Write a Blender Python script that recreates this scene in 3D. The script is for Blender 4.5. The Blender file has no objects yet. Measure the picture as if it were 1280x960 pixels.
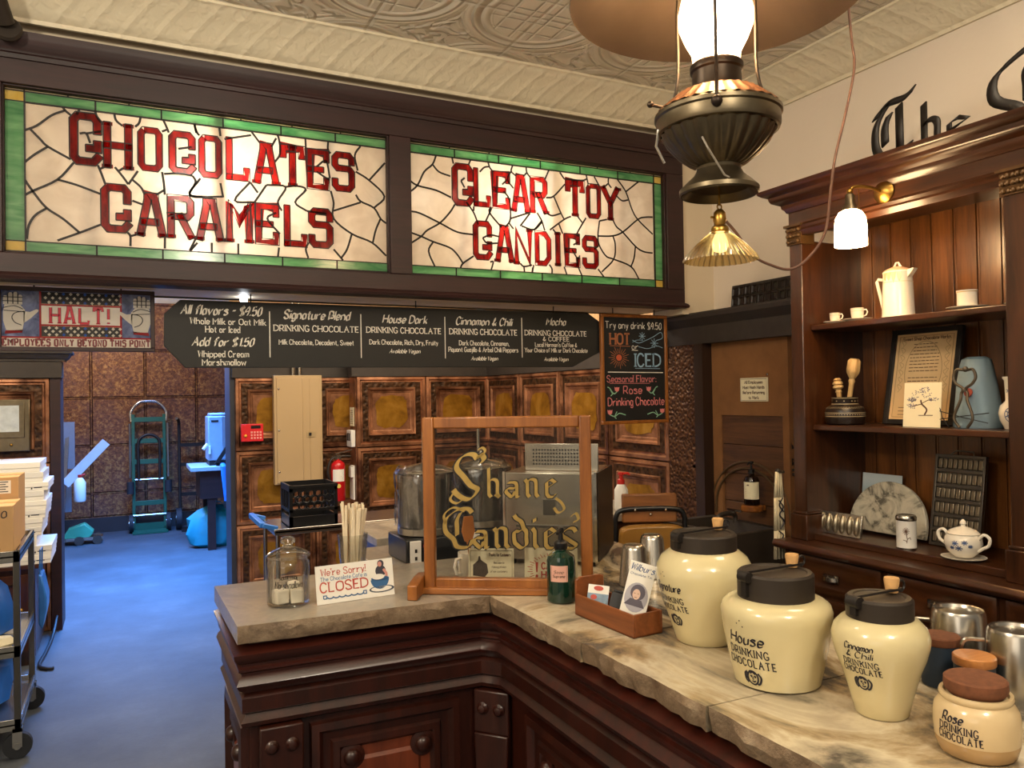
import bpy, bmesh, math, random
from math import sin, cos, pi, radians, atan2, hypot
from mathutils import Vector, Matrix
random.seed(7)
scene = bpy.context.scene
COL = scene.collection

# ------------------------------------------------------------------ camera, world, lights, exposure
yaw, pit, rol, FPX = radians(26.54), radians(0.74), radians(-0.96), 976.0
F = Vector((sin(yaw)*cos(pit), cos(yaw)*cos(pit), sin(pit)))
R0 = Vector((cos(yaw), -sin(yaw), 0)); U0 = R0.cross(F)
RV = R0*cos(rol) + U0*sin(rol); UV = U0*cos(rol) - R0*sin(rol)
cam = bpy.data.cameras.new('camera'); camo = bpy.data.objects.new('camera', cam); COL.objects.link(camo)
cam.sensor_width = 36; cam.lens = FPX*36/1280; cam.clip_start = .02
M = Matrix((RV, UV, -F)).transposed().to_4x4(); M.translation = (0, 0, 1.52); camo.matrix_world = M
scene.camera = camo
scene.view_settings.view_transform = 'Standard'; scene.view_settings.look = 'None'
scene.view_settings.gamma = 1; scene.view_settings.use_curve_mapping = False
scene.view_settings.exposure = 0.3
w = bpy.data.worlds.new('world'); scene.world = w; w.use_nodes = True
bgn = w.node_tree.nodes['Background']; bgn.inputs[0].default_value = (1, .86, .68, 1); bgn.inputs[1].default_value = .22

def lamp(name, kind, loc, power, color, size=.05, rot=None, size_y=None, spread=None):
    l = bpy.data.lights.new(name, kind); l.energy = power; l.color = color
    if kind == 'AREA':
        l.size = size
        if size_y: l.shape = 'RECTANGLE'; l.size_y = size_y
        if spread: l.spread = radians(spread)
    else: l.shadow_soft_size = size
    o = bpy.data.objects.new(name, l); COL.objects.link(o); o.location = loc
    if rot: o.rotation_euler = [radians(a) for a in rot]
    return o
WARM = (1, .72, .42)
# unseen soft fill added behind and above the visitor for the shop side
lamp('shop_overhead_fill', 'AREA', (.2, -.6, 2.9), 18, (1, .82, .60), 2.2, (18, -6, 0), 1.6)
lamp('shop_side_fill', 'AREA', (-2.0, -.8, 1.9), 10, (1, .88, .72), 1.6, (65, 0, -55), 1.2)  # added soft fill from the side, no window is modelled
lamp('cafe_ceiling_light', 'AREA', (1.6, 4.6, 2.72), 60, (1, .84, .62), 1.6, (0, 0, 0), 1.2)
lamp('left_back_fill', 'AREA', (-.7, 4.2, 2.72), 40, (1, .84, .62), .8, (0, 0, 0), .8)  # unseen area light, strengthened to light the HALT glass from behind
lamp('ceiling_fill', 'POINT', (-1.3, .9, 2.72), 80, (1, .89, .72), .12)  # this and the next two: unseen point lights added to brighten the ceiling
lamp('ceiling_fill', 'POINT', (.6, -.6, 2.72), 62, (1, .89, .72), .12)
lamp('ceiling_fill', 'POINT', (.35, 1.9, 2.74), 12, (1, .89, .72), .12)
lamp('right_aisle_light', 'AREA', (2.0, 1.2, 3.0), 10, (1, .8, .55), .5, (0, 0, 0), .5)
# daylight in the back room
lamp('back_room_daylight', 'AREA', (.2, 7.3, 2.85), 380, (.085, .33, 1), 1.2, (0, 0, 0), 2.4, 110)
lamp('back_room_lamp', 'POINT', (-.3, 8.8, 2.45), 50, (1, .74, .48), .15)
# bulbs in the light box behind the stained glass
for bx, bz, e in ((.40, 2.44, 20), (1.78, 2.42, 20)):
    lamp('sign_bulb', 'POINT', (bx, 3.47, bz), e, (1, .95, .88), .03)
for bx in (-.15, .2, .75, 1.4, 2.05, 2.4):
    lamp('sign_fill', 'AREA', (bx, 3.62, 2.37), .55, (1, .93, .84), .5, (-90, 0, 0), .5)  # added broad fill behind the panes, besides the two bulbs

# ------------------------------------------------------------------ node helpers
def srgb(h):
    if isinstance(h, str):
        h = h.lstrip('#'); c = [int(h[i:i+2], 16)/255 for i in (0, 2, 4)]
        return tuple(x/12.92 if x <= .04045 else ((x+.055)/1.055)**2.4 for x in c)
    return tuple(h[:3])
MATS = {}
class G:
    def __init__(s, name):
        s.m = bpy.data.materials.new(name); s.m.use_nodes = True; s.t = s.m.node_tree
        s.b = s.t.nodes['Principled BSDF']; s.out = s.t.nodes['Material Output']; s._c = None
        MATS[name] = s.m
    def n(s, typ, **k):
        nd = s.t.nodes.new(typ)
        for a, v in k.items(): setattr(nd, a, v)
        return nd
    def set(s, nd, i, v):
        if isinstance(v, bpy.types.NodeSocket): s.t.links.new(v, nd.inputs[i])
        elif v is not None:
            sk = nd.inputs[i]
            sk.default_value = (tuple(v)+(1,))[:4] if sk.type == 'RGBA' and not isinstance(v, (int, float)) else v
    def co(s, scale=(1, 1, 1), loc=(0, 0, 0), rot=(0, 0, 0)):
        if s._c is None: s._c = s.n('ShaderNodeTexCoord').outputs['Object']
        mp = s.n('ShaderNodeMapping'); s.set(mp, 0, s._c); mp.inputs[1].default_value = loc
        mp.inputs[2].default_value = rot; mp.inputs[3].default_value = scale
        return mp.outputs[0]
    def noise(s, vec, scale=5, detail=4, rough=.55, dist=0):
        nd = s.n('ShaderNodeTexNoise'); s.set(nd, 'Vector', vec); s.set(nd, 'Scale', scale); s.set(nd, 'Detail', detail)
        s.set(nd, 'Roughness', rough); s.set(nd, 'Distortion', dist); return nd.outputs[0]
    def voro(s, vec, scale=5, feat='F1'):
        nd = s.n('ShaderNodeTexVoronoi', feature=feat); s.set(nd, 'Vector', vec); s.set(nd, 'Scale', scale); return nd.outputs[0]
    def wave(s, vec, scale=5, dist=2, detail=2, typ='BANDS', d='X', ds=1.0):
        nd = s.n('ShaderNodeTexWave', wave_type=typ)
        if typ == 'BANDS': nd.bands_direction = d
        s.set(nd, 'Vector', vec); s.set(nd, 'Scale', scale); s.set(nd, 'Distortion', dist); s.set(nd, 'Detail', detail); s.set(nd, 'Detail Scale', ds)
        return nd.outputs[1]
    def ramp(s, f, stops):
        nd = s.n('ShaderNodeValToRGB'); cr = nd.color_ramp
        while len(cr.elements) < len(stops): cr.elements.new(.5)
        for e, (p, c) in zip(cr.elements, stops): e.position = p; e.color = (*srgb(c), 1)
        s.set(nd, 0, f); return nd.outputs[0]
    def vramp(s, f, a, b, lo=0., hi=1.):
        nd = s.n('ShaderNodeMapRange'); s.set(nd, 0, f); s.set(nd, 1, a); s.set(nd, 2, b); s.set(nd, 3, lo); s.set(nd, 4, hi); return nd.outputs[0]
    def m_(s, op, a, b=None, c=None):
        nd = s.n('ShaderNodeMath', operation=op); s.set(nd, 0, a)
        if b is not None: s.set(nd, 1, b)
        if c is not None: s.set(nd, 2, c)
        return nd.outputs[0]
    def mix(s, f, a, b, mode='MIX'):
        nd = s.n('ShaderNodeMix', data_type='RGBA', blend_type=mode); s.set(nd, 0, f); s.set(nd, 6, a); s.set(nd, 7, b); return nd.outputs[2]
    def sep(s, v):
        nd = s.n('ShaderNodeSeparateXYZ'); s.set(nd, 0, v); return nd.outputs
    def bump(s, h, strength=.3, dist=.01):
        nd = s.n('ShaderNodeBump'); s.set(nd, 'Height', h); s.set(nd, 'Strength', strength); s.set(nd, 'Distance', dist); s.set(s.b, 'Normal', nd.outputs[0])
    def fin(s, base=None, rough=.5, metal=0, coat=0, emit=None, estr=0, spec=None, trans=None, ior=None, alpha=None):
        if base is not None: s.set(s.b, 'Base Color', base)
        s.set(s.b, 'Roughness', rough); s.set(s.b, 'Metallic', metal)
        if coat: s.set(s.b, 'Coat Weight', coat); s.set(s.b, 'Coat Roughness', .12)
        if emit is not None: s.set(s.b, 'Emission Color', emit); s.set(s.b, 'Emission Strength', estr)
        if spec is not None: s.set(s.b, 'Specular IOR Level', spec)
        if trans is not None: s.set(s.b, 'Transmission Weight', trans)
        if ior is not None: s.set(s.b, 'IOR', ior)
        if alpha is not None: s.set(s.b, 'Alpha', alpha)
        return s.m

def flat(name, c, rough=.5, metal=0, var=.12, sc=14, **k):
    """plain colour with a faint procedural unevenness"""
    g = G(name); c = srgb(c)
    f = g.noise(g.co(), sc, 3)
    col = g.mix(f, tuple(x*(1-var) for x in c), tuple(min(1, x*(1+var)) for x in c))
    return g.fin(col, rough, metal, **k)
def wood(name, c1, c2, axis='Z', rough=.35, coat=.25, sc=1., bump=.15, c3=None):
    g = G(name); st = [16*sc]*3; st['XYZ'.index(axis)] = 1.3*sc
    v = g.co(tuple(st)); a = g.noise(v, 1.6, 6, .62, .6); b = g.noise(v, 9, 3, .6)
    f = g.m_('ADD', g.m_('MULTIPLY', a, .78), g.m_('MULTIPLY', b, .22))
    stops = [(.30, c1), (.68, c2)] + ([(.8, c3)] if c3 else [])
    col = g.ramp(f, stops); g.bump(f, bump, .003)
    return g.fin(col, rough, 0, coat)
# ------------------------------------------------------------------ materials
HUTCH = wood('hutch_wood', '#221209', '#4e2a13', 'Z', .32, .35)
HUTCHY = wood('hutch_wood_along', '#221209', '#4e2a13', 'Y', .32, .35)
BEAD = wood('beadboard_wood', '#3c210f', '#8a5426', 'Z', .30, .4, .8)
CTR = wood('counter_mahogany', '#1a0a06', '#3c170d', 'Z', .36, .12)
CTRX = wood('counter_mahogany_along', '#1d0b07', '#45190f', 'X', .34, .15)
CTRP = wood('counter_panel_mahogany', '#4a2012', '#783820', 'Z', .33, .3)
HEAD = wood('header_wood', '#1d0b09', '#331514', 'X', .5, .0)
OAK = wood('oak_frame_wood', '#6f3d15', '#a9682b', 'Z', .38, .25)
OAKX = wood('oak_frame_wood_along', '#6f3d15', '#a9682b', 'X', .38, .25)
PINE = wood('pine_wall_wood', '#b88a5c', '#d9b487', 'Z', .55, .05)
BOXW = wood('walnut_box_wood', '#5f3218', '#925228', 'Y', .4, .2)
CORKW = flat('cork', '#c79a62', .8, 0, .25, 60)
BROWNLID = flat('brown_cork_lid', '#6b3f25', .85, 0, .5, 90)
TINWOOD = wood('acacia_lid_wood', '#8a4a22', '#c98a4c', 'X', .4, .15)
BARRELW = wood('barrel_wood', '#3a2212', '#6e4727', 'Y', .6, 0)
CREAM = flat('cream_paint', '#d3c3a8', .55, 0, .05, 3)
g = G('wall_cream_plaster'); v = g.co(); n1 = g.noise(v, 30, 5); g.bump(n1, .25, .004)
WALLC = g.fin(g.mix(g.noise(v, 1.5, 3), srgb('#dccdb9'), srgb('#e6d9c8')), .7)
BLACK = flat('black_paint', '#17110e', .5)
BLKGL = flat('black_plastic', '#111113', .35)
IRON = flat('black_iron', '#332b24', .5, .3)
DARKFR = flat('dark_frieze', '#3a332e', .6, .2, .3, 20)
BRASS = flat('brass', '#a8823f', .32, 1, .25, 20)
DBRASS = flat('aged_brass', '#6f6450', .38, .95, .3, 25)
COPT = flat('copper_rim', '#c08a62', .4, .8, .2, 30)
STEEL = flat('steel', '#b9b4aa', .26, 1, .12, 10)
STEELD = flat('dark_steel', '#6e6a64', .35, 1, .2, 10)
CHROME = flat('chrome', '#d8d4cc', .12, 1, .05)
WHITE = flat('white_glaze', '#e8e0d0', .18, 0, .03, 5)
WHITEP = flat('white_plastic', '#d9d6cf', .45, 0, .04)
CARDW = flat('white_card', '#e6e2d8', .7, 0, .04)
CREAMP = flat('cream_paper', '#e9dfbd', .75, 0, .05)
PARCH = flat('parchment_paper', '#d9b887', .7, 0, .08, 6)
INK = flat('blue_black_ink', '#1c1c2a', .4)
INKB = flat('blue_ink', '#3b5280', .4)
INKBR = flat('brown_ink', '#5d4030', .6)
RED = flat('red_paint', '#b3221c', .4)
REDT = flat('red_lettering', '#b7483a', .6)
BLUET = flat('blue_lettering', '#5a7fa6', .6)
CHW = flat('white_chalk', '#efe9dc', .8)
CHO = flat('orange_chalk', '#a86a45', .85)
CHB = flat('blue_chalk', '#8fb0c8', .85)
CHP = flat('pink_chalk', '#d98080', .85)
CHG = flat('green_chalk', '#8fc0a0', .85)
SLATE = flat('blackboard', '#1f1e1c', .6, 0, .25, 6)
GOLDL = flat('gold_leaf', '#c9a860', .35, .75, .3, 40)
YLW = flat('mustard_vinyl', '#8f6526', .35, 0, .15, 8)
CARDB = flat('cardboard', '#c19a6b', .8, 0, .06, 9)
BLUEP = flat('blue_plastic', '#2f6fc0', .35)
BLUEBAG = flat('blue_bag', '#1f5fb8', .4, 0, .2, 8)
TEAL = flat('teal_bag', '#16808f', .5, 0, .25, 9)
GREENP = flat('green_paint', '#1f5a48', .4, .2)
RUBBER = flat('rubber', '#1d2026', .7)
PAPERB = flat('blue_wrapping_paper', '#7b93a3', .75, 0, .12, 12)
KHAKI = flat('khaki_paint', '#b59a72', .45, 0, .06, 3)
STRAWM = flat('paper_straws', '#e6d6b8', .7, 0, .1, 30)
MARSH = flat('marshmallow_sugar', '#f2e8d4', .9, 0, .04)
CARVED = flat('carved_dark_wood', '#1c110c', .35)
SPOONW = wood('pale_turned_wood', '#a9834e', '#dcbd86', 'Z', .5, .05)
NAVY = flat('navy_tin', '#22303f', .5)
PINKL = flat('pink_label', '#d9a594', .7)
SOAPY = flat('cream_towel', '#cfc3a4', .9, 0, .1, 40)
BURL = None
g = G('burlap_cloth'); v = g.co((1, 1, 1))
wv = g.m_('ADD', g.wave(v, 130, 1.5, 1, d='Y'), g.wave(v, 130, 1.5, 1, d='Z'))
g.bump(wv, .4, .002); BURL = g.fin(g.mix(g.vramp(g.m_('ADD', g.m_('MULTIPLY', wv, .3), g.noise(v, 7, 3)), .3, 1.1), srgb('#6b4526'), srgb('#93653a')), .95)
g = G('grey_marble'); v = g.co((1, 1, 1)); n1 = g.noise(v, 3.2, 8, .62, 1.2); n2 = g.noise(v, 60, 4, .6)
col = g.ramp(n1, [(.28, '#6f6862'), (.46, '#a29786'), (.60, '#928a7f'), (.78, '#b0a695')])
g.bump(n2, .02, .002); MARBLE = g.fin(g.mix(.07, col, n2, 'OVERLAY'), g.vramp(n2, .3, .7, .20, .27))
g = G('veined_tan_marble'); v = g.co((1.3, .7, 1), rot=(0, 0, .5)); n1 = g.noise(v, 2.1, 8, .6, 1.2); n2 = g.noise(g.co((1, 1, 1)), 70, 4)
col = g.ramp(n1, [(.30, '#37332f'), (.40, '#5b554c'), (.455, '#a99c84'), (.51, '#c6b89c'), (.56, '#a08c6b'), (.61, '#5c564d'), (.68, '#6d665c'), (.76, '#b3a488')])
g.bump(n2, .02, .002); MARBLE2 = g.fin(g.mix(.07, col, n2, 'OVERLAY'), g.vramp(n2, .3, .7, .18, .25))
g = G('broken_marble_edge'); v = g.co(); n1 = g.noise(v, 26, 7, .65); n0 = g.noise(v, 5, 4)
g.bump(n1, .8, .012); MEDGE = g.fin(g.mix(n0, g.ramp(n1, [(.3, '#4a4038'), (.55, '#8d7c66'), (.75, '#b3a58c')]), srgb('#7d6246')), .55)
g = G('white_veined_marble'); v = g.co(); n1 = g.noise(v, 9, 8, .6, 2.2)
DISC = g.fin(g.ramp(n1, [(.38, '#5f5a50'), (.47, '#b3ab97'), (.6, '#cbc3ae'), (.8, '#bdb49e')]), .3)
# pressed copper panels, brass centres, hammered copper sheets
g = G('copper_panel'); v = g.co(); n1 = g.noise(v, 6, 5, .6); n2 = g.noise(v, 45, 4)
g.bump(n2, .15, .004); COPPER = g.fin(g.mix(g.vramp(n1, .35, .65), srgb('#4e2c1b'), srgb('#b27c5a')), g.vramp(n2, .3, .7, .28, .48), .6)
g = G('embossed_copper'); v = g.co(); vv = g.voro(v, 34, 'SMOOTH_F1'); n1 = g.noise(v, 5, 4)
g.bump(vv, .9, .012); EMBOSS = g.fin(g.mix(vv, srgb('#1d120a'), srgb('#5e3d22')), .5, .6)
g = G('gold_centre'); v = g.co(); n1 = g.noise(v, 4.5, 5, .55, 1); n2 = g.noise(v, 24, 4)
GOLDC = g.fin(g.ramp(g.m_('ADD', g.m_('MULTIPLY', n1, .8), g.m_('MULTIPLY', n2, .2)), [(.3, '#6e4a18'), (.5, '#a87826'), (.7, '#c89a48')]), .34, .6)
g = G('hammered_copper'); v = g.co(); n1 = g.noise(v, 30, 8, .72, .6); n2 = g.noise(v, 3, 3)
g.bump(g.noise(v, 22, 6, .6), .5, .012)
HAMM = g.fin(g.mix(g.vramp(n2, .4, .65, 0, .4), g.ramp(n1, [(.36, '#4a2b1e'), (.5, '#7a4e33'), (.64, '#b08850')]), srgb('#5a4048')), .55, .25)
g = G('dark_hammered_copper'); v = g.co(); vv = g.voro(v, 60, 'SMOOTH_F1'); g.bump(vv, 1, .01)
HAMMD = g.fin(g.mix(vv, srgb('#2d1c12'), srgb('#6b452a')), .42, .6)
# pressed-tin ceiling: sheets with a fine square grid, rings and scrolls
def tin(name, sx, base, dark):
    g = G(name); xyz = g.sep(g.co()); T = .62
    u = g.m_('SUBTRACT', g.m_('FRACT', g.m_('DIVIDE', xyz[0], T)), .5); vv = g.m_('SUBTRACT', g.m_('FRACT', g.m_('DIVIDE', xyz[1], T)), .5)
    r = g.m_('SQRT', g.m_('ADD', g.m_('MULTIPLY', u, u), g.m_('MULTIPLY', vv, vv)))
    d = g.m_('ABSOLUTE', g.m_('SUBTRACT', r, .44)); ring = g.vramp(d, .05, 0); ring2 = g.m_('MULTIPLY', g.m_('ABSOLUTE', g.m_('SINE', g.m_('MULTIPLY', r, 48))), g.vramp(d, .13, .10))
    def line(c, k, wd):
        f = g.m_('ABSOLUTE', g.m_('SUBTRACT', g.m_('FRACT', g.m_('MULTIPLY', c, k)), .5)); return g.vramp(f, wd, 0)
    fine = g.m_('MULTIPLY', g.m_('MAXIMUM', line(u, 7, .10), line(vv, 7, .10)), g.vramp(r, .34, .31))
    scroll = g.m_('MULTIPLY', g.vramp(g.noise(g.co(), 11, 1.5, .4, 1.2), .44, .60), g.vramp(r, .50, .54))
    seam = g.m_('MAXIMUM', line(g.m_('ADD', u, .5), 1, .02), line(g.m_('ADD', vv, .5), 1, .02))
    h = g.m_('SUBTRACT', g.m_('ADD', g.m_('ADD', g.m_('MULTIPLY', ring, .9), g.m_('MULTIPLY', ring2, .5)), g.m_('MULTIPLY', scroll, 1.0)), g.m_('ADD', g.m_('MULTIPLY', fine, .45), g.m_('MULTIPLY', seam, .5)))
    g.bump(h, 1.0, .022)
    return g.fin(g.mix(g.noise(g.co(), 2, 3), srgb(base), srgb(dark)), .38)
TIN = tin('pressed_tin', 1, '#e8decb', '#ddd2bc')
g = G('pressed_tin_cove'); v = g.co((1, 1, 1)); x = g.sep(v)
fx = g.m_('ABSOLUTE', g.m_('SUBTRACT', g.m_('FRACT', g.m_('MULTIPLY', g.m_('ADD', x[0], x[1]), 9)), .5))
g.bump(g.m_('ADD', g.m_('MULTIPLY', g.vramp(g.noise(v, 34, 1, .4, .5), .42, .62), .5), g.vramp(fx, .3, .5)), .45, .006)
TINC = g.fin(srgb('#e0d3b6'), .5)
g = G('blue_painted_concrete'); v = g.co(); n1 = g.noise(v, 2.2, 6, .65); n2 = g.noise(v, 55, 3)
g.bump(n2, .15, .003)
FLOORM = g.fin(g.mix(g.m_('MULTIPLY', n2, .3), g.ramp(n1, [(.3, '#373b41'), (.55, '#464b52'), (.75, '#565b62')]), srgb('#2a2d32')), .62)
# lit things
MANTLE = G('lit_lamp_mantle').fin((1, 1, 1), .3, emit=srgb('#ffdcae'), estr=130)
g = G('frosted_lamp_globe'); a = g.n('ShaderNodeBsdfTranslucent'); a.inputs[0].default_value = (1, .86, .66, 1); t = g.n('ShaderNodeBsdfTransparent'); mx = g.n('ShaderNodeMixShader'); mx.inputs[0].default_value = .5
g.t.links.new(t.outputs[0], mx.inputs[1]); g.t.links.new(a.outputs[0], mx.inputs[2]); g.t.links.new(mx.outputs[0], g.out.inputs[0]); GLOBE = g.m
SHADEL = G('lit_sconce_shade').fin(srgb('#fff0d8'), .3, emit=srgb('#ffd49a'), estr=34)
BULB = G('lit_bulb').fin((1, 1, 1), .3, emit=(.9, .95, 1), estr=40)
PBULB = G('lit_pendant_bulb').fin((1, 1, 1), .3, emit=srgb('#fff0d0'), estr=6)
def glass(name, tint=(1, 1, 1), refl=.12, rough=.03, trans=.9):
    """clear sheet: see-through with a faint sheen"""
    g = G(name); t = g.n('ShaderNodeBsdfTransparent'); t.inputs[0].default_value = (*tint, 1)
    gl = g.n('ShaderNodeBsdfGlossy'); gl.inputs['Roughness'].default_value = rough
    fr = g.n('ShaderNodeFresnel'); fr.inputs[0].default_value = 1.45
    mx = g.n('ShaderNodeMixShader'); f = g.m_('MULTIPLY_ADD', fr.outputs[0], .55, refl*.12)
    g.set(mx, 0, f); g.t.links.new(t.outputs[0], mx.inputs[1]); g.t.links.new(gl.outputs[0], mx.inputs[2])
    g.t.links.new(mx.outputs[0], g.out.inputs[0]); return g.m
GLASS = glass('clear_glass', (.97, .97, .95)); GLASSL = glass('bright_clear_glass', (.97, .97, .96), 1.6, .08); GLASST = glass('thick_clear_glass', (.955, .96, .95), .25)
GREENG = None
g = G('green_bottle_glass'); GREENG = g.fin(srgb('#062a1e'), .08, 0, coat=.5)
PLASTIC = glass('clear_plastic_wrap', (.95, .95, .94), .9, .15)
def opal(name, c1, c2, sc=(4, 4, 4), tr=.75):
    """milky stained glass, lit from behind"""
    g = G(name); col = g.mix(g.vramp(g.noise(g.co(sc), 2.5, 4, .5, .8), .3, .7), srgb(c1), srgb(c2))
    a = g.n('ShaderNodeBsdfTranslucent'); g.set(a, 0, col); d = g.n('ShaderNodeBsdfDiffuse'); g.set(d, 0, col)
    m1 = g.n('ShaderNodeMixShader'); m1.inputs[0].default_value = 1-tr; g.t.links.new(a.outputs[0], m1.inputs[1]); g.t.links.new(d.outputs[0], m1.inputs[2])
    gl = g.n('ShaderNodeBsdfGlossy'); gl.inputs['Roughness'].default_value = .15
    m2 = g.n('ShaderNodeMixShader'); m2.inputs[0].default_value = .04; g.t.links.new(m1.outputs[0], m2.inputs[1]); g.t.links.new(gl.outputs[0], m2.inputs[2])
    g.t.links.new(m2.outputs[0], g.out.inputs[0]); return g.m
OPAL = opal('opal_white_glass', '#cfc6ba', '#e0d9ce'); OGREEN = opal('opal_green_glass', '#5f9a70', '#9cc89c', (3, 3, 12)); OYEL = opal('opal_yellow_glass', '#d8c060', '#ead890')
OWHITE = opal('opal_cream_glass', '#e6d8b0', '#f0e6c8'); OBLUE = opal('opal_blue_glass', '#39456a', '#8c96b4', (9, 9, 9)); OBLUE2 = opal('opal_bright_blue_glass', '#1f55c0', '#4f80d8')
ORED = opal('opal_red_glass', '#a01818', '#c83030')
g = G('red_cathedral_glass'); t = g.n('ShaderNodeBsdfTransparent')
g.set(t, 0, g.mix(g.vramp(g.noise(g.co((6, 6, 2)), 6, 4), .35, .65), (.12, .003, .006), (.40, .016, .012)))
gl = g.n('ShaderNodeBsdfGlossy'); gl.inputs['Roughness'].default_value = .12
mx = g.n('ShaderNodeMixShader'); mx.inputs[0].default_value = .02
g.t.links.new(t.outputs[0], mx.inputs[1]); g.t.links.new(gl.outputs[0], mx.inputs[2]); g.t.links.new(mx.outputs[0], g.out.inputs[0]); REDG = g.m
LEAD = flat('lead_came', '#1b1614', .5, .3)
g = G('cream_stoneware'); v = g.co(); n1 = g.noise(v, 40, 4); n2 = g.noise(v, 4, 2)
STONE = g.fin(g.mix(n2, srgb('#cbbc8b'), srgb('#d6caa2')), g.vramp(n1, .3, .7, .12, .22), 0, coat=.3)
g = G('oval_glass_shade'); RIBG = glass('ribbed_shade_glass', (.92, .80, .52), 1.2, .15)
# ------------------------------------------------------------------ mesh builder
class MB:
    def __init__(s): s.v = []; s.f = []; s.M = None
    def add(s, p):
        p = Vector(p); s.v.append(s.M @ p if s.M is not None else p); return len(s.v)-1
    def face(s, idx, m=0): s.f.append((tuple(idx), m))
    def poly(s, pts, m=0): s.face([s.add(p) for p in pts], m)
    def box(s, x0, x1, y0, y1, z0, z1, m=0):
        i = [s.add(p) for p in ((x0,y0,z0),(x1,y0,z0),(x1,y1,z0),(x0,y1,z0),(x0,y0,z1),(x1,y0,z1),(x1,y1,z1),(x0,y1,z1))]
        for q in ((0,3,2,1),(4,5,6,7),(0,1,5,4),(1,2,6,5),(2,3,7,6),(3,0,4,7)): s.face([i[k] for k in q], m)
        return s
    def bar(s, a, b, wx, wz, m=0, up=(0, 0, 1)):
        """square bar between two points"""
        a, b = Vector(a), Vector(b); d = (b-a).normalized(); u = Vector(up)
        if abs(d.dot(u)) > .98: u = Vector((0, 1, 0))
        x = d.cross(u).normalized()*wx/2; z = x.cross(d).normalized()*wz/2
        A = [s.add(a+p) for p in (-x-z, x-z, x+z, -x+z)]; B = [s.add(b+p) for p in (-x-z, x-z, x+z, -x+z)]
        s.face(A[::-1], m); s.face(B, m)
        for k in range(4): s.face([A[k], A[(k+1) % 4], B[(k+1) % 4], B[k]], m)
        return s
    def lathe(s, prof, seg=32, c=(0, 0, 0), m=0, a0=0, a1=2*pi, sy=1.0, flute=0, nfl=0):
        rows = []; full = abs(a1-a0-2*pi) < 1e-6; n = seg if full else seg+1
        for r, z in prof:
            if r < 1e-6: rows.append([s.add((c[0], c[1], c[2]+z))]); continue
            rw = []
            for k in range(n):
                t = a0+(a1-a0)*k/seg; rr = r*(1+flute*(1-abs(cos(t*nfl/2)))) if flute else r
                rw.append(s.add((c[0]+rr*cos(t), c[1]+sy*rr*sin(t), c[2]+z)))
            rows.append(rw)
        for A, B in zip(rows, rows[1:]):
            for k in range(seg):
                k2 = (k+1) % n
                if len(A) == 1 and len(B) == 1: break
                if len(A) == 1: s.face([A[0], B[k2], B[k]], m)
                elif len(B) == 1: s.face([A[k], A[k2], B[0]], m)
                else: s.face([A[k], A[k2], B[k2], B[k]], m)
        return s
    def tube(s, pts, r, seg=8, m=0, closed=False, caps=True):
        pts = [Vector(p) for p in pts]; n = len(pts); rows = []; px = None
        for i, p in enumerate(pts):
            a = pts[(i-1) % n] if closed or i else p; b = pts[(i+1) % n] if closed or i < n-1 else p
            d = (b-a).normalized()
            if px is None: px = d.orthogonal().normalized()
            px = (px-d*px.dot(d)).normalized(); py = d.cross(px)
            rr = r[i] if isinstance(r, (list, tuple)) else r
            rows.append([s.add(p+(px*cos(2*pi*k/seg)+py*sin(2*pi*k/seg))*rr) for k in range(seg)])
        for i in range(n if closed else n-1):
            A, B = rows[i], rows[(i+1) % n]
            for k in range(seg): s.face([A[k], A[(k+1) % seg], B[(k+1) % seg], B[k]], m)
        if caps and not closed: s.face(rows[0][::-1], m); s.face(rows[-1], m)
        return s
    def prism(s, poly, d0, d1, fn, m=0):
        """extrude a 2-D outline: fn(u, v, d) gives the point"""
        A = [s.add(fn(u, v, d0)) for u, v in poly]; B = [s.add(fn(u, v, d1)) for u, v in poly]; n = len(poly)
        s.face(A[::-1], m); s.face(B, m)
        for k in range(n): s.face([A[k], A[(k+1) % n], B[(k+1) % n], B[k]], m)
        return s
    def ball(s, c, r, seg=12, rings=8, m=0, sz=1.):
        return s.lathe([(r*sin(pi*k/rings) if 0 < k < rings else 0, -r*sz*cos(pi*k/rings)) for k in range(rings+1)], seg, c, m)
    def sweep(s, path, prof, m=0, closed=False, caps=True):
        """moulding: prof of (outward offset, z) along a plan path, outward = right of travel"""
        path = [Vector(p) for p in path]; n = len(path); rows = []
        for i, p in enumerate(path):
            d1 = (p-path[i-1]).normalized() if i or closed else None; d2 = (path[(i+1) % n]-p).normalized() if i < n-1 or closed else None
            d1 = d1 or d2; d2 = d2 or d1
            n1 = Vector((d1.y, -d1.x)); n2 = Vector((d2.y, -d2.x)); mt = (n1+n2); mt = mt/max(.2, mt.dot(n1))
            rows.append([s.add((p.x+mt.x*o, p.y+mt.y*o, z)) for o, z in prof])
        k = len(prof)
        for i in range(n if closed else n-1):
            A, B = rows[i], rows[(i+1) % n]
            for j in range(k-1): s.face([A[j], B[j], B[j+1], A[j+1]], m)
        if caps and not closed: s.face(rows[0], m); s.face(rows[-1][::-1], m)
        return s
    def rings(s, o, u, v, n, w, h, steps, m0=0):
        """stepped rectangular panel: steps of (inset, height, material of the band that ends here)"""
        o, u, v, n = Vector(o), Vector(u), Vector(v), Vector(n); prev = None
        for ins, ht, m in steps:
            q = [s.add(o+u*a+v*b+n*ht) for a, b in ((ins, ins), (w-ins, ins), (w-ins, h-ins), (ins, h-ins))]
            if prev:
                for k in range(4): s.face([prev[k], prev[(k+1) % 4], q[(k+1) % 4], q[k]], m)
            prev = q
        s.face(prev, steps[-1][2] if m0 is None else m0)
        return s
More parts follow.
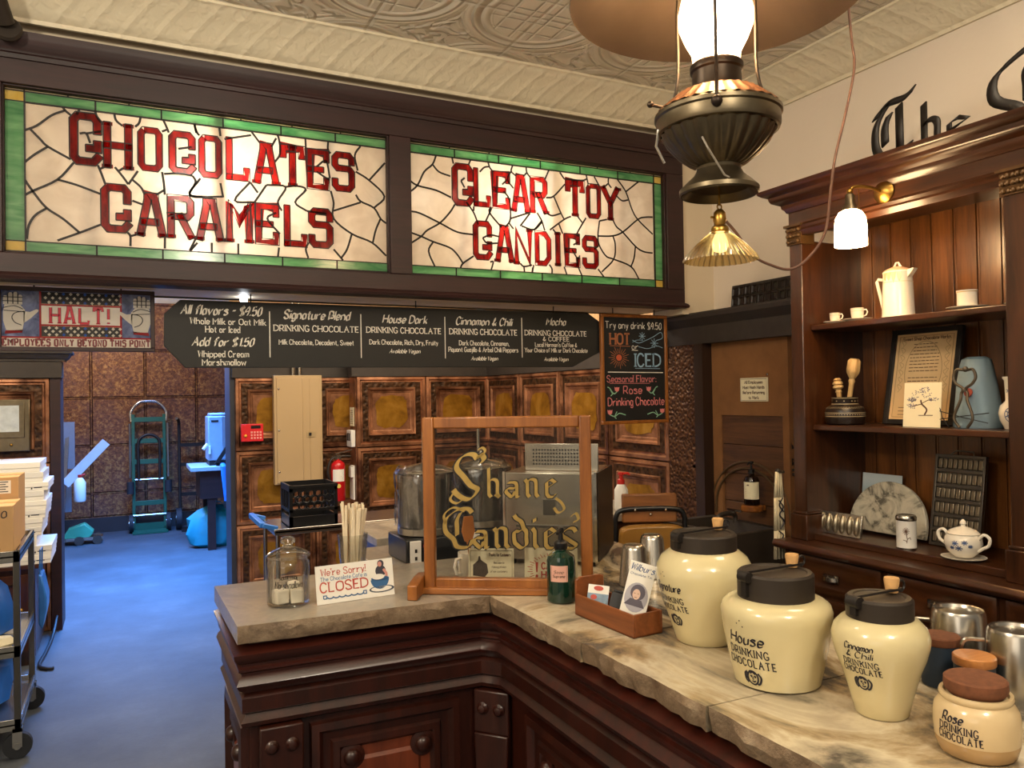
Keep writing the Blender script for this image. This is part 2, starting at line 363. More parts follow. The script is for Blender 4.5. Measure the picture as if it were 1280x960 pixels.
    def build(s, name, mats, parent=None, bev=0, loc=None, rot=None, sharp=38, recalc=True):
        me = bpy.data.meshes.new(name); me.from_pydata([tuple(p) for p in s.v], [], [f for f, _ in s.f])
        if not isinstance(mats, (list, tuple)): mats = [mats]
        for m in mats: me.materials.append(m)
        for p, (_, m) in zip(me.polygons, s.f): p.material_index = m
        if recalc:
            bm = bmesh.new(); bm.from_mesh(me); bmesh.ops.recalc_face_normals(bm, faces=bm.faces); bm.to_mesh(me); bm.free()
        me.shade_smooth(); me.set_sharp_from_angle(angle=radians(sharp)); me.update()
        o = bpy.data.objects.new(name, me); COL.objects.link(o)
        if parent is not None: o.parent = parent
        if loc: o.location = loc
        if rot: o.rotation_euler = rot
        if bev:
            b = o.modifiers.new('bevel', 'BEVEL'); b.width = bev; b.segments = 2; b.limit_method = 'ANGLE'; b.angle_limit = radians(50)
        return o
def tag(o, label, cat, group=None):
    o['label'] = label; o['category'] = cat
    if group: o['group'] = group
    return o
def thing(name, label, cat, loc=(0, 0, 0), rz=0, group=None):
    o = bpy.data.objects.new(name, None); COL.objects.link(o); o.location = loc; o.rotation_euler = (0, 0, rz); o.empty_display_size = .05
    return tag(o, label, cat, group)
def structure(o): o['kind'] = 'structure'; return o
def dup(root, loc, rz=None, label=None):
    def cp(o, par):
        c = o.copy(); COL.objects.link(c)
        if par: c.parent = par
        for ch in o.children: cp(ch, c)
        return c
    r = cp(root, None); r.location = loc
    if rz is not None: r.rotation_euler = (0, 0, rz)
    if label: r['label'] = label
    return r
def spline(pts, k=5, closed=False):
    """Catmull-Rom through points"""
    P = [Vector(p) for p in pts]; n = len(P); out = []
    for i in range(n if closed else n-1):
        p1, p2 = P[i], P[(i+1) % n]
        p0 = P[i-1] if i or closed else p1*2-p2; p3 = P[(i+2) % n] if i+2 < n or closed else p2*2-p1
        for j in range(k):
            t = j/k; out.append(.5*((2*p1)+(p2-p0)*t+(2*p0-5*p1+4*p2-p3)*t*t+(3*p1-p0-3*p2+p3)*t**3))
    if not closed: out.append(P[-1])
    return out
# ------------------------------------------------------------------ lettering: stroke glyphs on a 16-step grid, baseline 3, x-height 9, capital height 13
GL = {
'A': '034d83 1777', 'B': '0d03 ~0d3d6c6a4808 ~084878753503', 'C': '~7b5d2d0a06235375', 'D': '0d03 ~0d3d6c8a86643303', 'E': '6d0d0363 0858', 'F': '6d0d03 0858',
'G': '~7b5d2d0a06235374 747747', 'H': '0d03 8d83 0888', 'I': '0d03', 'J': '~5d5543230406', 'K': '0d03 7d07 3973', 'L': '0d0363', 'M': '030d479d93', 'N': '030d838d',
'O': '~4d1c0a06144374868a7c4d', 'P': '0d03 ~0d4d6c694707', 'Q': '~4d1c0a06144374868a7c4d 5682', 'R': '0d03 ~0d4d6c694707 3773', 'S': '~7b5d2d0b1948667453230 5'.replace(' ', ''),
'T': '0d8d 4d43', 'U': '~0d0614437486 868d', 'V': '0d438d', 'W': '0d234b738d', 'X': '0d83 8d03', 'Y': '0d488d 4843', 'Z': '0d8d0383',
'a': '~5839190705133355 5953', 'b': '0d03 ~0829496765432304', 'c': '~5839190705133354', 'd': '~5839190705133355 5d53', 'e': '~06565839190705133354', 'f': '~5c4d2b23 0949',
'g': '~5839190705133355 ~5955513001', 'h': '0d03 ~0729496763', 'i': '0903 0b0c', 'j': '~29221000 2b2c', 'k': '0d03 5905 2653', 'l': '0d03', 'm': '0903 ~0719394843 ~4759798883',
'n': '0903 ~0729496763', 'o': '~391907051343555739', 'p': '0900 ~0829496765432304', 'q': '~5839190705133355 5950', 'r': '0903 ~06284959', 's': '~583919082746543313 04'.replace(' ', ''),
't': '~2c253343 0949', 'u': '~0905133355 5953', 'v': '093369', 'w': '0923486389', 'x': '0953 5903', 'y': '0933 ~593310', 'z': '09590353',
'0': '~3d1b0805133355585b3d', '1': '1b3d33', '2': '~0b2d4d6b5803 0363', '3': '~0c2d4d5b4928 ~28486665432304', '4': '4d0666 4d43', '5': '5d1d08 ~083959665433 04'.replace('33 04', '3304'),
'6': '~5c3d1a061433546658390 7'.replace(' ', ''), '7': '0d6d23', '8': '~3d1c1a385654331304163858 5a5c3d'.replace(' ', ''), '9': '~583807092b3d5b5833',
'$': '~6b4d1c0a2856644303 05'.replace(' 05', '') + ' 3e32', '&': '~73262a3d4b3806143355 5577', '.': '0304', ',': '0411', '-': '0848', '!': '0d06 0304', "'": '0d0b', ':': '0304 0708', ' ': '',
}
def glyph(ch, table=None):
    st = []
    for t in (table or GL).get(ch, '').split():
        sm = t[0] == '~'; t = t.lstrip('~'); pts = [(int(t[i], 16), int(t[i+1], 16)) for i in range(0, len(t)-1, 2)]
        st.append((sm, pts))
    return st
def lay(s, table=None, space=2.6, shear=0, caps_small=False):
    """strokes of a line of text in units of the capital height, and its width"""
    x = 0; out = []
    for ch in s:
        if ch == ' ': x += 4.5; continue
        st = glyph(ch, table); wd = max([p[0] for _, q in st for p in q], default=3)
        for sm, q in st:
            pts = [((x+px+shear*(py-3))/10, (py-3)/10) for px, py in q]
            out.append((sm, [(p.x, p.y) for p in spline([(a, b, 0) for a, b in pts], 4)] if sm and len(pts) > 2 else pts, [(px, py) for px, py in q]))
        x += wd+space
    return out, max(.1, (x-space)/10)
def strip(mb, pts, nib, t, fn, m=0, miter=True):
    """flat pen stroke: half-width = broad nib vector plus an even thickness"""
    n = len(pts); A = []; B = []
    for i in range(n):
        a = pts[max(i-1, 0)]; b = pts[min(i+1, n-1)]; d = Vector((b[0]-a[0], b[1]-a[1]))
        d = d.normalized() if d.length > 1e-9 else Vector((1, 0)); nn = Vector((-d.y, d.x)); k = 1
        if miter and 0 < i < n-1:
            e = Vector((pts[i][0]-a[0], pts[i][1]-a[1]))
            if e.length > 1e-9: e.normalize(); k = 1/max(.5, abs(Vector((-e.y, e.x)).dot(nn)))
        h = nn*t*k
        if nib: h = h+Vector(nib)*(1 if Vector(nib).dot(nn) >= 0 else -1)
        A.append((pts[i][0]+h.x, pts[i][1]+h.y)); B.append((pts[i][0]-h.x, pts[i][1]-h.y))
    ia = [mb.add(fn(*p)) for p in A]; ib = [mb.add(fn(*p)) for p in B]
    for i in range(n-1): mb.face([ia[i], ib[i], ib[i+1], ia[i+1]], m)
def subdiv(pts, step):
    out = [pts[0]]
    for a, b in zip(pts, pts[1:]):
        k = max(1, int(hypot(b[0]-a[0], b[1]-a[1])/step))
        out += [(a[0]+(b[0]-a[0])*j/k, a[1]+(b[1]-a[1])*j/k) for j in range(1, k+1)]
    return out
def write(mb, s, cx, cz, width, height, fn=None, style='plain', wt=.055, m=0, table=None, shear=0, slope=0, arc=0, step=None, space=2.6):
    """write a line centred on (cx, cz), scaled to width and capital height; fn(u, v) maps to space"""
    st, W = lay(s, table, space, shear); sx = width/W; sz = height; fn = fn or (lambda u, v: (u, 0, v))
    def place(p):
        u = (p[0]-W/2)*sx; v = (p[1]-.5)*sz+slope*u+arc*u*u
        return (cx+u, cz+v)
    t = wt*sz
    for sm, pts, raw in st:
        q = [place(p) for p in pts]
        if step: q = subdiv(q, step)
        nib = (t*1.1*cos(.7), t*1.1*sin(.7)) if style in ('nib', 'script') else None
        strip(mb, q, nib, t*(.35 if nib else 1), fn, m)
        if style == 'serif' and not sm:
            for e in (0, -1):
                o = raw[1] if e == 0 else raw[-2]
                if raw[e][1] in (3, 9, 13) and abs(raw[e][0]-o[0]) <= 4 and raw[e][1] != o[1]:
                    p = q[e]; strip(mb, [(p[0]-.13*sx*1.3, p[1]), (p[0]+.13*sx*1.3, p[1])], None, t*.6, fn, m)
    return mb
LEAD_A = '-199 2639 -182 2615 -163 2599|-317 2520 -275 2544 -226 2590 -182 2615|-294 2528 -263 2495 -239 2471 -165 2432|-318 2399 -282 2436 -239 2471|-131 2637 -144 2604|-85 2638 -77 2608 -61 2584|-18 2639 -12 2603 11 2583|76 2636 69 2603 55 2586|151 2637 168 2598 175 2579|150 2580 168 2590|267 2633 278 2597 288 2583|-318 2346 -289 2300 -247 2243 -192 2205 -138 2157|-318 2279 -289 2300 -209 2351 -155 2421|-209 2351 -146 2337 -67 2311|-309 2121 -302 2171 -281 2211 -244 2241|-211 2122 -138 2157 -68 2193|-75 2421 -63 2389 -50 2350|-17 2420 10 2386 29 2358|29 2358 63 2414|-68 2407 -53 2416|43 2378 73 2351 86 2323|-3 2407 13 2420|149 2420 155 2375 158 2330|127 2327 159 2351|156 2413 212 2421 261 2417|261 2417 272 2391 250 2339 314 2338|24 2171 34 2157 34 2118|42 2296 79 2284|-100 2502 -113 2537 -135 2534|-113 2537 -61 2553|34 2157 61 2167|157 2166 156 2117|269 2163 247 2115|209 2519 259 2533|268 2634 277 2591|363 2634 368 2591|485 2632 522 2584|383 2581 488 2611|587 2636 600 2610 604 2549 583 2511|589 2612 569 2573|710 2632 712 2583|808 2631 806 2591 818 2576|950 2624 924 2580 936 2514|1061 2563 987 2477|927 2509 987 2477 1056 2412 1007 2356|926 2407 947 2380 1007 2356 1037 2311 1063 2292|827 2327 947 2375|816 2413 828 2360 827 2293 906 2233 996 2201 1061 2146|1037 2311 1014 2258 1000 2202|906 2233 884 2164 858 2124|825 2160 866 2114|718 2181 706 2152 716 2115|595 2152 590 2113|432 2157 432 2113|330 2153 330 2114|276 2149 251 2117|290 2410 250 2336 373 2344|366 2399 376 2341|482 2415 512 2374|482 2415 421 2333 496 2333|547 2410 496 2329|547 2410 625 2410 593 2346 608 2307|625 2410 673 2419 709 2406 664 2349 712 2316|712 2316 794 2311|813 2467 797 2540 755 2510|755 2490 812 2458|585 2297 549 2269 599 2209'
LEAD_B = '1165 2436 1212 2478 1246 2544 1287 2583 1306 2628|1287 2583 1319 2552 1375 2538|1166 2504 1212 2478 1303 2465 1377 2439|1384 2629 1391 2598|1479 2627 1467 2600|1562 2658 1576 2606 1596 2583|1525 2575 1549 2599 1576 2606|1701 2627 1692 2597 1716 2578|1774 2629 1778 2600 1798 2576|1757 2579 1778 2600|1692 2597 1671 2555 1703 2515|1642 2527 1671 2555|1167 2357 1221 2352 1319 2315 1405 2280 1489 2274|1169 2262 1227 2246 1285 2226 1366 2204 1403 2175 1432 2135|1172 2208 1227 2246 1256 2276 1319 2315 1369 2368 1396 2409|1285 2226 1262 2180 1294 2106|1417 2109 1432 2135 1487 2173|1453 2425 1490 2379 1513 2324|1491 2386 1491 2408|1552 2342 1585 2409 1572 2387 1635 2320|1650 2495 1677 2461 1684 2367 1655 2322|1684 2367 1791 2406|1675 2345 1699 2318|1791 2402 1736 2335|1744 2336 1810 2323 1857 2364|1572 2150 1588 2151 1575 2107|1733 2153 1753 2139 1798 2149|1753 2139 1756 2107|1807 2150 1798 2109|1535 2262 1558 2239 1617 2243|1535 2262 1574 2279 1618 2275|1428 2522 1446 2492|1428 2522 1447 2538|1901 2626 1877 2576|1963 2623 1988 2592|1883 2487 1926 2499 1992 2566|1926 2499 1963 2424 1984 2388|1886 2410 1916 2401 1963 2416|1901 2329 1984 2388 2024 2407|1831 2408 1856 2370 1872 2323|1856 2370 1813 2322|1953 2363 1974 2316|1918 2334 1935 2317|2117 2629 2129 2580|1988 2592 2089 2595 2121 2606|2166 2623 2197 2576|2253 2632 2252 2597 2270 2576|2252 2597 2219 2571|2304 2628 2359 2565 2395 2478 2432 2426 2527 2355|2359 2565 2446 2630|2297 2540 2334 2516 2372 2523|2529 2447 2480 2442 2432 2426 2335 2352 2269 2327 2182 2320|2276 2409 2298 2376 2335 2352 2414 2283 2466 2259 2524 2255|2414 2283 2403 2219 2383 2175|2193 2398 2182 2320 2190 2271 2230 2220 2276 2207 2383 2175 2434 2110|2193 2398 2239 2410|2112 2407 2057 2322 2075 2312|2063 2410 2089 2382|2274 2327 2287 2282 2276 2207 2201 2137|2179 2151 2219 2107|2062 2152 2084 2108|1979 2151 1996 2107|1894 2157 1909 2136 1908 2106|1801 2137 1796 2104|2065 2281 2034 2264|2025 2241 2059 2197 2072 2214|2059 2197 2054 2159|2181 2267 2158 2250'
# ------------------------------------------------------------------ room shell
def sbox(name, b, m, bev=0): return structure(MB().box(*b).build(name, m, bev=bev))
sbox('floor', (-3.2, 3.4, -2.2, 11.2, -.06, 0), FLOORM)
sbox('ceiling', (-3.2, 3.1, -.9, 3.75, 3.06, 3.12), TIN)
sbox('wall_right', (2.92, 3.02, -.9, 3.60, 0, 3.06), WALLC)
prof = [(0, 2.91), (.012, 2.91), (.015, 2.925), (.03, 2.935), (.045, 2.955), (.075, 2.985), (.10, 3.01), (.125, 3.025), (.14, 3.045), (.155, 3.05), (.155, 3.062)]
structure(MB().sweep([(-3.2, 3.34), (2.92, 3.34), (2.92, -.9)], prof).build('trim_1', TINC))
sbox('wall_stub', (2.70, 2.92, 3.34, 3.60, 1.935, 3.06), CREAM)
# header beam over the opening: the box that carries the stained glass and its bulbs
m = MB(); m.box(-.9, 2.70, 3.40, 3.76, 2.83, 3.06); m.box(-.9, 2.70, 3.40, 3.76, 1.97, 2.0); m.box(-.9, 2.70, 3.70, 3.76, 1.97, 3.06); m.box(-.9, -.5, 3.34, 3.76, 1.97, 3.06); m.box(2.68, 2.70, 3.4, 3.76, 1.97, 3.06)
structure(m.build('trim_2', [CREAM]))
# cafe walls of pressed copper panels
STEPS = [(0, 0, 0), (.006, .022, 0), (.026, .027, 0), (.036, .010, 0), (.044, .012, 0), (.048, .018, 0), (.092, .020, 1), (.098, .032, 0), (.110, .028, 0), (.118, .014, 0), (.130, .012, 0), (.137, .006, 0)]
def tile(m, o, u, n, w_, h_, gold=True):
    v = Vector((0, 0, 1)); k = min(w_, h_)/.58; st = [(a*k, b, c) for a, b, c in STEPS]
    m.rings(o, u, v, n, w_, h_, st, 0)
    if gold:
        o, u, n = Vector(o), Vector(u), Vector(n); c = o+u*w_/2+v*h_/2+n*.0085; rx, rz = w_/2-.158*k, h_/2-.152*k; pts = []
        for i in range(28):
            t = 2*pi*i/28; e = .55; rr = random.uniform(.92, 1.04)
            pts.append(c+u*(rx*rr*math.copysign(abs(cos(t))**e, cos(t)))+v*(rz*rr*math.copysign(abs(sin(t))**e, sin(t))))
        m.poly(pts, 2)
def copper_wall(name, p0, u, n, length, cols, rows=(1.68, 1.115, .55, -.01), back=.06):
    m = MB(); u, n = Vector(u), Vector(n); p0 = Vector(p0); w_ = length/cols
    b = p0-n*back; e = p0+u*length
    x = sorted((b.x, e.x)); y = sorted((b.y, e.y)); m.box(x[0], x[1], y[0], y[1], 0, 1.68, 0)
    for r0, r1 in zip(rows, rows[1:]):
        for c in range(cols): tile(m, p0+u*(w_*c)+Vector((0, 0, max(r1, 0)))+n*.001, u, n, w_, r0-max(r1, 0))
    return structure(m.build(name, [COPPER, EMBOSS, GOLDC], recalc=False))
copper_wall('wall_back', (1.66, 6.1, 0), (1, 0, 0), (0, -1, 0), 1.16, 2)
copper_wall('wall_back_left', (.77, 6.3, 0), (1, 0, 0), (0, -1, 0), 1.20, 2)
copper_wall('wall_side', (2.82, 6.1, 0), (0, -1, 0), (-1, 0, 0), 2.5, 4)
m = MB(); m.box(1.655, 1.72, 6.1, 6.36, 0, 1.68); structure(m.build('wall_return', COPPER))
m = MB(); m.box(.75, 1.66, 6.27, 6.40, 1.68, 1.80); m.box(1.62, 2.86, 6.07, 6.2, 1.68, 1.80); m.box(2.79, 2.9, 3.6, 6.1, 1.68, 1.80)
m.box(.74, 1.68, 6.25, 6.4, 1.80, 1.83); m.box(1.6, 2.8, 6.05, 6.2, 1.80, 1.83); m.box(2.77, 2.9, 3.6, 6.1, 1.80, 1.83)
structure(m.build('trim_3', DARKFR))
m = MB()
for k in range(26):
    x = .75+k*.0815; m.box(x, x+.078, 6.42, 6.44, 1.80, 2.78)
for k in range(34):
    y = 3.62+k*.0815; m.box(2.92, 2.94, y, y+.078, 1.80, 2.78)
structure(m.build('wall_slats', PINE))
sbox('wall_jamb', (.735, .775, 6.30, 6.62, 0, 1.86), flat('blue_grey_paint', '#2a2c36', .5))
sbox('ceiling_cafe', (-3.2, 3.1, 3.76, 6.46, 2.78, 2.84), flat('cafe_ceiling_paint', '#8f8577', .7))
sbox('wall_left', (-3.2, -3.1, -.9, 11, 0, 3.06), WALLC)
# left piece of copper wall with its dark cornice
copper_wall('wall_back_far_left', (-1.62, 6.05, 0), (1, 0, 0), (0, -1, 0), 1.19, 2)
sbox('wall_end_post', (-.43, -.37, 6.02, 6.32, 0, 1.68), HEAD)
m = MB(); m.box(-1.7, -.36, 6.0, 6.2, 1.68, 1.79)
m.sweep([(-1.7, 5.99), (-.34, 5.99), (-.34, 6.2)], [(0, 1.79), (0.0, 1.80), (.015, 1.81), (.03, 1.835), (.045, 1.84), (.045, 1.855), (0, 1.857), (-.2, 1.857)])
structure(m.build('trim_4', DARKFR))
# column of hammered copper, dark jamb, cornice along the right wall up to the hutch
sbox('column', (2.80, 2.93, 3.37, 3.61, 0, 1.80), HAMMD)
m = MB(); m.box(2.795, 2.92, 3.30, 3.37, 0, 1.80); m.box(2.80, 2.92, 3.36, 3.40, 1.1, 1.115)
structure(m.build('trim_5', flat('dark_jamb_wood', '#2a1a12', .45)))
m = MB(); m.sweep([(2.795, 3.64), (2.795, 2.44)], [(-.12, 1.775), (0, 1.775), (.004, 1.80), (0, 1.87), (.012, 1.88), (.03, 1.895), (.05, 1.91), (.055, 1.93), (.05, 1.94), (-.125, 1.942)])
structure(m.build('trim_6', DARKFR))
sbox('wall_panel_burlap', (2.86, 2.92, 2.76, 3.30, 1.39, 1.775), BURL)
m = MB(); m.box(2.86, 2.92, 3.235, 3.30, .55, 1.39); m.box(2.86, 2.92, 2.76, 2.80, .55, 1.39); structure(m.build('wall_panel_burlap_sides', BURL))
m = MB()
for k in range(5): m.box(2.875, 2.92, 2.80, 3.235, .64+k*.15, .788+k*.15)
structure(m.build('wall_panel_boards', BARRELW, bev=.004))
# back room
m = MB(); m.box(-2.6, 2.6, 10.25, 10.35, 0, 2.68)
for i in range(10):
    for j in range(5):
        x0 = -2.58+i*.566+.001; z0 = .18 if j == 0 else .455+(j-1)*.553; z1 = .455+j*.553-.012
        m.rings((x0, 10.25, z0), (1, 0, 0), (0, 0, 1), (0, -1, 0), .554, z1-z0, [(0, 0, 1), (.007, .0, 1), (.011, .006, 0)])
structure(m.build('wall_back_room', [HAMM, LEAD], recalc=False))
sbox('baseboard_back', (-2.6, 2.6, 10.22, 10.25, 0, .17), flat('dark_baseboard', '#2c2a2c', .6))
sbox('ceiling_back_room', (-3.1, 3.1, 6.46, 10.4, 2.92, 2.98), flat('white_ceiling_paint', '#c8c8c8', .7))
sbox('wall_back_room_upper', (-2.6, 2.6, 10.3, 10.36, 2.68, 2.92), flat('white_wall_paint', '#c4c6c8', .7))
sbox('wall_back_room_left', (-2.7, -2.6, 6.4, 10.36, 0, 2.92), flat('white_wall_paint_b', '#c4c6c8', .7))
sbox('wall_back_room_right', (2.6, 2.7, 6.5, 10.36, 0, 2.92), flat('white_wall_paint_c', '#c4c6c8', .7))
m = MB(); m.box(-3.1, -1.6, 6.0, 6.1, 0, 2.78); m.box(-1.62, -.40, 6.2, 6.32, 1.68, 1.86); structure(m.build('wall_cafe_left', WALLC))
m = MB(); m.box(-1.0, 1.2, 7.6, 7.75, 2.62, 2.92); m.box(-1.0, 1.2, 7.58, 7.6, 2.60, 2.66); structure(m.build('beam', flat('white_beam_paint', '#c9ccd2', .6)))

# ------------------------------------------------------------------ stained glass transom
tr = thing('stained_glass_sign', 'long dark-framed stained glass sign in two panels lettered CHOCOLATES CARAMELS and CLEAR TOY CANDIES', 'sign', (0, 3.36, 0))
m = MB()
zb0, zb1, zt0, zt1, yf = 1.965, 2.062, 2.677, 2.83, -.045
m.box(-.5, 2.70, yf, .05, zb0, zb1); m.box(-.5, 2.70, yf, .05, zt0, zt1); m.box(-.5, -.379, yf, .05, zb1, zt0); m.box(1.068, 1.168, yf, .05, zb1, zt0); m.box(2.59, 2.70, yf, .05, zb1, zt0)
for x0, x1 in ((-.379, 1.068), (1.168, 2.59)):   # inner bead
    for b in ((x0, x1, -.03, .0, zb1-.008, zb1+.006), (x0, x1, -.03, .0, zt0-.006, zt0+.008), (x0-.008, x0+.006, -.03, 0, zb1, zt0), (x1-.006, x1+.008, -.03, 0, zb1, zt0)): m.box(*b)
m.build('frame', HEAD, tr, bev=.003)
m = MB(); m.sweep([(-.5, yf), (2.70, yf), (2.70, .04)], [(0, 2.765), (.006, 2.767), (.01, 2.782), (.005, 2.79), (.008, 2.80), (.016, 2.808), (.018, 2.82), (.026, 2.83), (.028, 2.845), (.03, 2.86), (0, 2.865)])
m.build('crown_moulding', HEAD, tr)
m = MB(); m.sweep([(-.5, yf), (2.70, yf), (2.70, .04)], [(0, 1.965), (.014, 1.965), (.018, 1.975), (.012, 1.985), (0, 1.992)]); m.build('bottom_bead', HEAD, tr)
BLK = {'C': '6a6c5d1d0c04135364 676646', 'H': '0d03 6d63 0868', 'O': '1d5d6c6453130 40c1d'.replace(' ', ''), 'L': '0d03 036365', 'A': '03 0'.replace('03 0', '032c2d4d4c63 1646'), 'T': '0b0d6d6b 3d33',
       'E': '6b6d0d036365 0848', 'S': '6b6c5d1d0c0a1959686453130405', 'R': '030d5d6c69580808 3863', 'M': '030d386d63', 'N': '030d636d', 'D': '030d4d6b654303', 'Y': '0d386d 3833', 'I': '0d03', 'P': '030d5d6c695808', '!': '0d06 0403', 'B': '030d5d6c69580858676453 03'.replace('6453 03', '645303')}
A_SIGN = [('C', -.115, 2.515, .108, .2006), ('H', -.006, 2.502, .100, .178), ('O', .107, 2.503, .088, .172), ('C', .223, 2.503, .098, .172), ('O', .328, 2.501, .088, .172), ('L', .434, 2.503, .092, .175), ('A', .547, 2.499, .100, .173), ('T', .654, 2.502, .106, .175), ('E', .762, 2.498, .096, .174), ('S', .871, 2.5, .100, .172),
          ('C', -.014, 2.26, .105, .187), ('A', .109, 2.246, .103, .172), ('R', .215, 2.247, .098, .173), ('A', .324, 2.245, .102, .172), ('M', .437, 2.248, .105, .175), ('E', .548, 2.245, .096, .172), ('L', .664, 2.246, .096, .174), ('S', .770, 2.246, .105, .171)]
B_SIGN = [('C', 1.434, 2.503, .108, .199), ('L', 1.534, 2.5, .088, .182), ('E', 1.635, 2.498, .094, .180), ('A', 1.739, 2.494, .098, .182), ('R', 1.839, 2.495, .096, .180), ('T', 2.047, 2.5, .114, .182), ('O', 2.156, 2.495, .088, .176), ('Y', 2.259, 2.493, .110, .174),
          ('C', 1.532, 2.249, .098, .184), ('A', 1.648, 2.241, .098, .176), ('N', 1.748, 2.235, .098, .175), ('D', 1.858, 2.233, .090, .170), ('I', 1.942, 2.236, .03, .168), ('E', 2.026, 2.234, .088, .168), ('S', 2.132, 2.233, .096, .168)]
def block(mg, ml, ch, cx, cz, wd, ht, fn, k=.115, y=0):
    """slab letter of red glass edged with lead"""
    st = glyph(ch, BLK); t = wd*k*1.15 if ch != 'I' else .013; ww = max(wd-2*t, .001); hh = ht-2*t
    for _, pts in st:
        xs = 6.
        q = [(cx+(px/xs-.5)*ww if ch != 'I' else cx, cz+((py-3)/10-.5)*hh) for px, py in pts]
        # square the open ends out by half a stroke
        a, b = Vector(q[0]), Vector(q[1]); q0 = a-(b-a).normalized()*t; a2, b2 = Vector(q[-1]), Vector(q[-2]); q1 = a2-(b2-a2).normalized()*t
        if pts[0] != pts[-1]: q = [tuple(q0)]+q[1:-1]+[tuple(q1)] if len(q) > 2 else [tuple(q0), tuple(q1)]
        strip(ml, q, None, t+.0035, lambda u, v: fn(u, v, .0008), 0); strip(mg, q, None, t, lambda u, v: fn(u, v, .0), 0)
        for e in (0, -1):   # slab feet
            if pts[e][1] in (3, 13) and pts[1 if e == 0 else -2][1] != pts[e][1] and ch in 'HATRMNYI':
                p = q[e]; dz = .010 if pts[e][1] == 3 else -.010
                s_ = [(p[0]-t*1.45, p[1]+dz*.7), (p[0]+t*1.45, p[1]+dz*.7)]
                strip(ml, [(s_[0][0]-.003, s_[0][1]), (s_[1][0]+.003, s_[1][1])], None, .0105, lambda u, v: fn(u, v, .0008)); strip(mg, s_, None, .0075, lambda u, v: fn(u, v, 0))
def sign_panel(x0, x1, z0, z1, letters, leads, left):
    pane = MB(); pane.box(x0+(.066 if left else 0), x1-(0 if left else .052), .004, .009, z0+.050, z1-.050); p = pane.build('glass_panel', OPAL, tr)
    mg, ml = MB(), MB()
    for ch, cx, cz, wd, ht in letters: block(mg, ml, ch, cx, cz, wd, ht, lambda u, v, d: (u, -.0035-d*0-(0 if d else .0), v))
    # red filter sits clear in front of the lead outline so both read
    for i, p_ in enumerate(mg.v): p_.y = -.0060
    for i, p_ in enumerate(ml.v): p_.y = -.0030
    # the outline only shows past the red: hollow it by keeping strips narrow
    mg.build('lettering', REDG, p, recalc=False)
    lead = MB()
    for ln in leads.split('|'):
        n = [int(a)/1000 for a in ln.split()]; q = spline([(n[i], 0, n[i+1]) for i in range(0, len(n), 2)], 4) if len(n) > 4 else [Vector((n[0], 0, n[1])), Vector((n[2], 0, n[3]))]
        strip(lead, [(a.x, a.z) for a in q], None, .0043, lambda u, v: (u, -.002, v))
    # outline of the letters as thin lead lines
    outline(lead, letters)
    # border came
    bx = .021; zi0, zi1 = z0+.052, z1-.052; xl = x0+(.068 if left else .0); xr = x1-(0 if left else .054)
    def run(name, mat_, a, b, zlo, zhi, n):
        mb = MB()
        for k in range(n): mb.box(a+(b-a)*k/n+.002, a+(b-a)*(k+1)/n-.002, -.004, .0035, zlo, zhi)
        mb.build(name, mat_, p)
    run('green_border', OGREEN, xl, xr, z0+.014, zi0-.003, 6); run('green_border', OGREEN, xl, xr, zi1+.003, z1-.014, 6)
    run('cream_border', OWHITE, x0, x1, z0, z0+.009, 7); run('cream_border', OWHITE, x0, x1, z1-.009, z1, 7)
    a, b = (x0+.002, xl-.002) if left else (xr+.002, x1-.002)
    run('green_side', OGREEN, a, b, zi0, zi1, 1); run('yellow_corner', OYEL, a, b, z0+.014, zi0-.003, 1); run('yellow_corner', OYEL, a, b, zi1+.003, z1-.014, 1)
    for b in ((x0, x1, z0+.009, z0+.014), (x0, x1, z1-.014, z1-.009), (x0, x1, zi0-.004, zi0), (x0, x1, zi1, zi1+.004), (xl-.004, xl+.001, z0, z1), (xr-.001, xr+.004, z0, z1)): lead.box(b[0], b[1], -.0055, .0035, b[2], b[3])
    for k in range(1, 6):
        x = xl+(xr-xl)*k/6; lead.box(x-.003, x+.003, -.0055, .0035, z0+.009, zi0); lead.box(x-.003, x+.003, -.0055, .0035, zi1, z1-.009)
    for k in range(1, 7):
        x = x0+(x1-x0)*k/7; lead.box(x-.003, x+.003, -.0055, .0035, z0, z0+.012); lead.box(x-.003, x+.003, -.0055, .0035, z1-.012, z1)
    lead.build('lead', LEAD, p)
    for fr in (.20, .52, .82):
        m = MB(); x = x0+(x1-x0)*fr; m.box(x-.014, x+.014, .032, .042, z0-.01, z1+.01); m.build('support_batten', OAK, p)
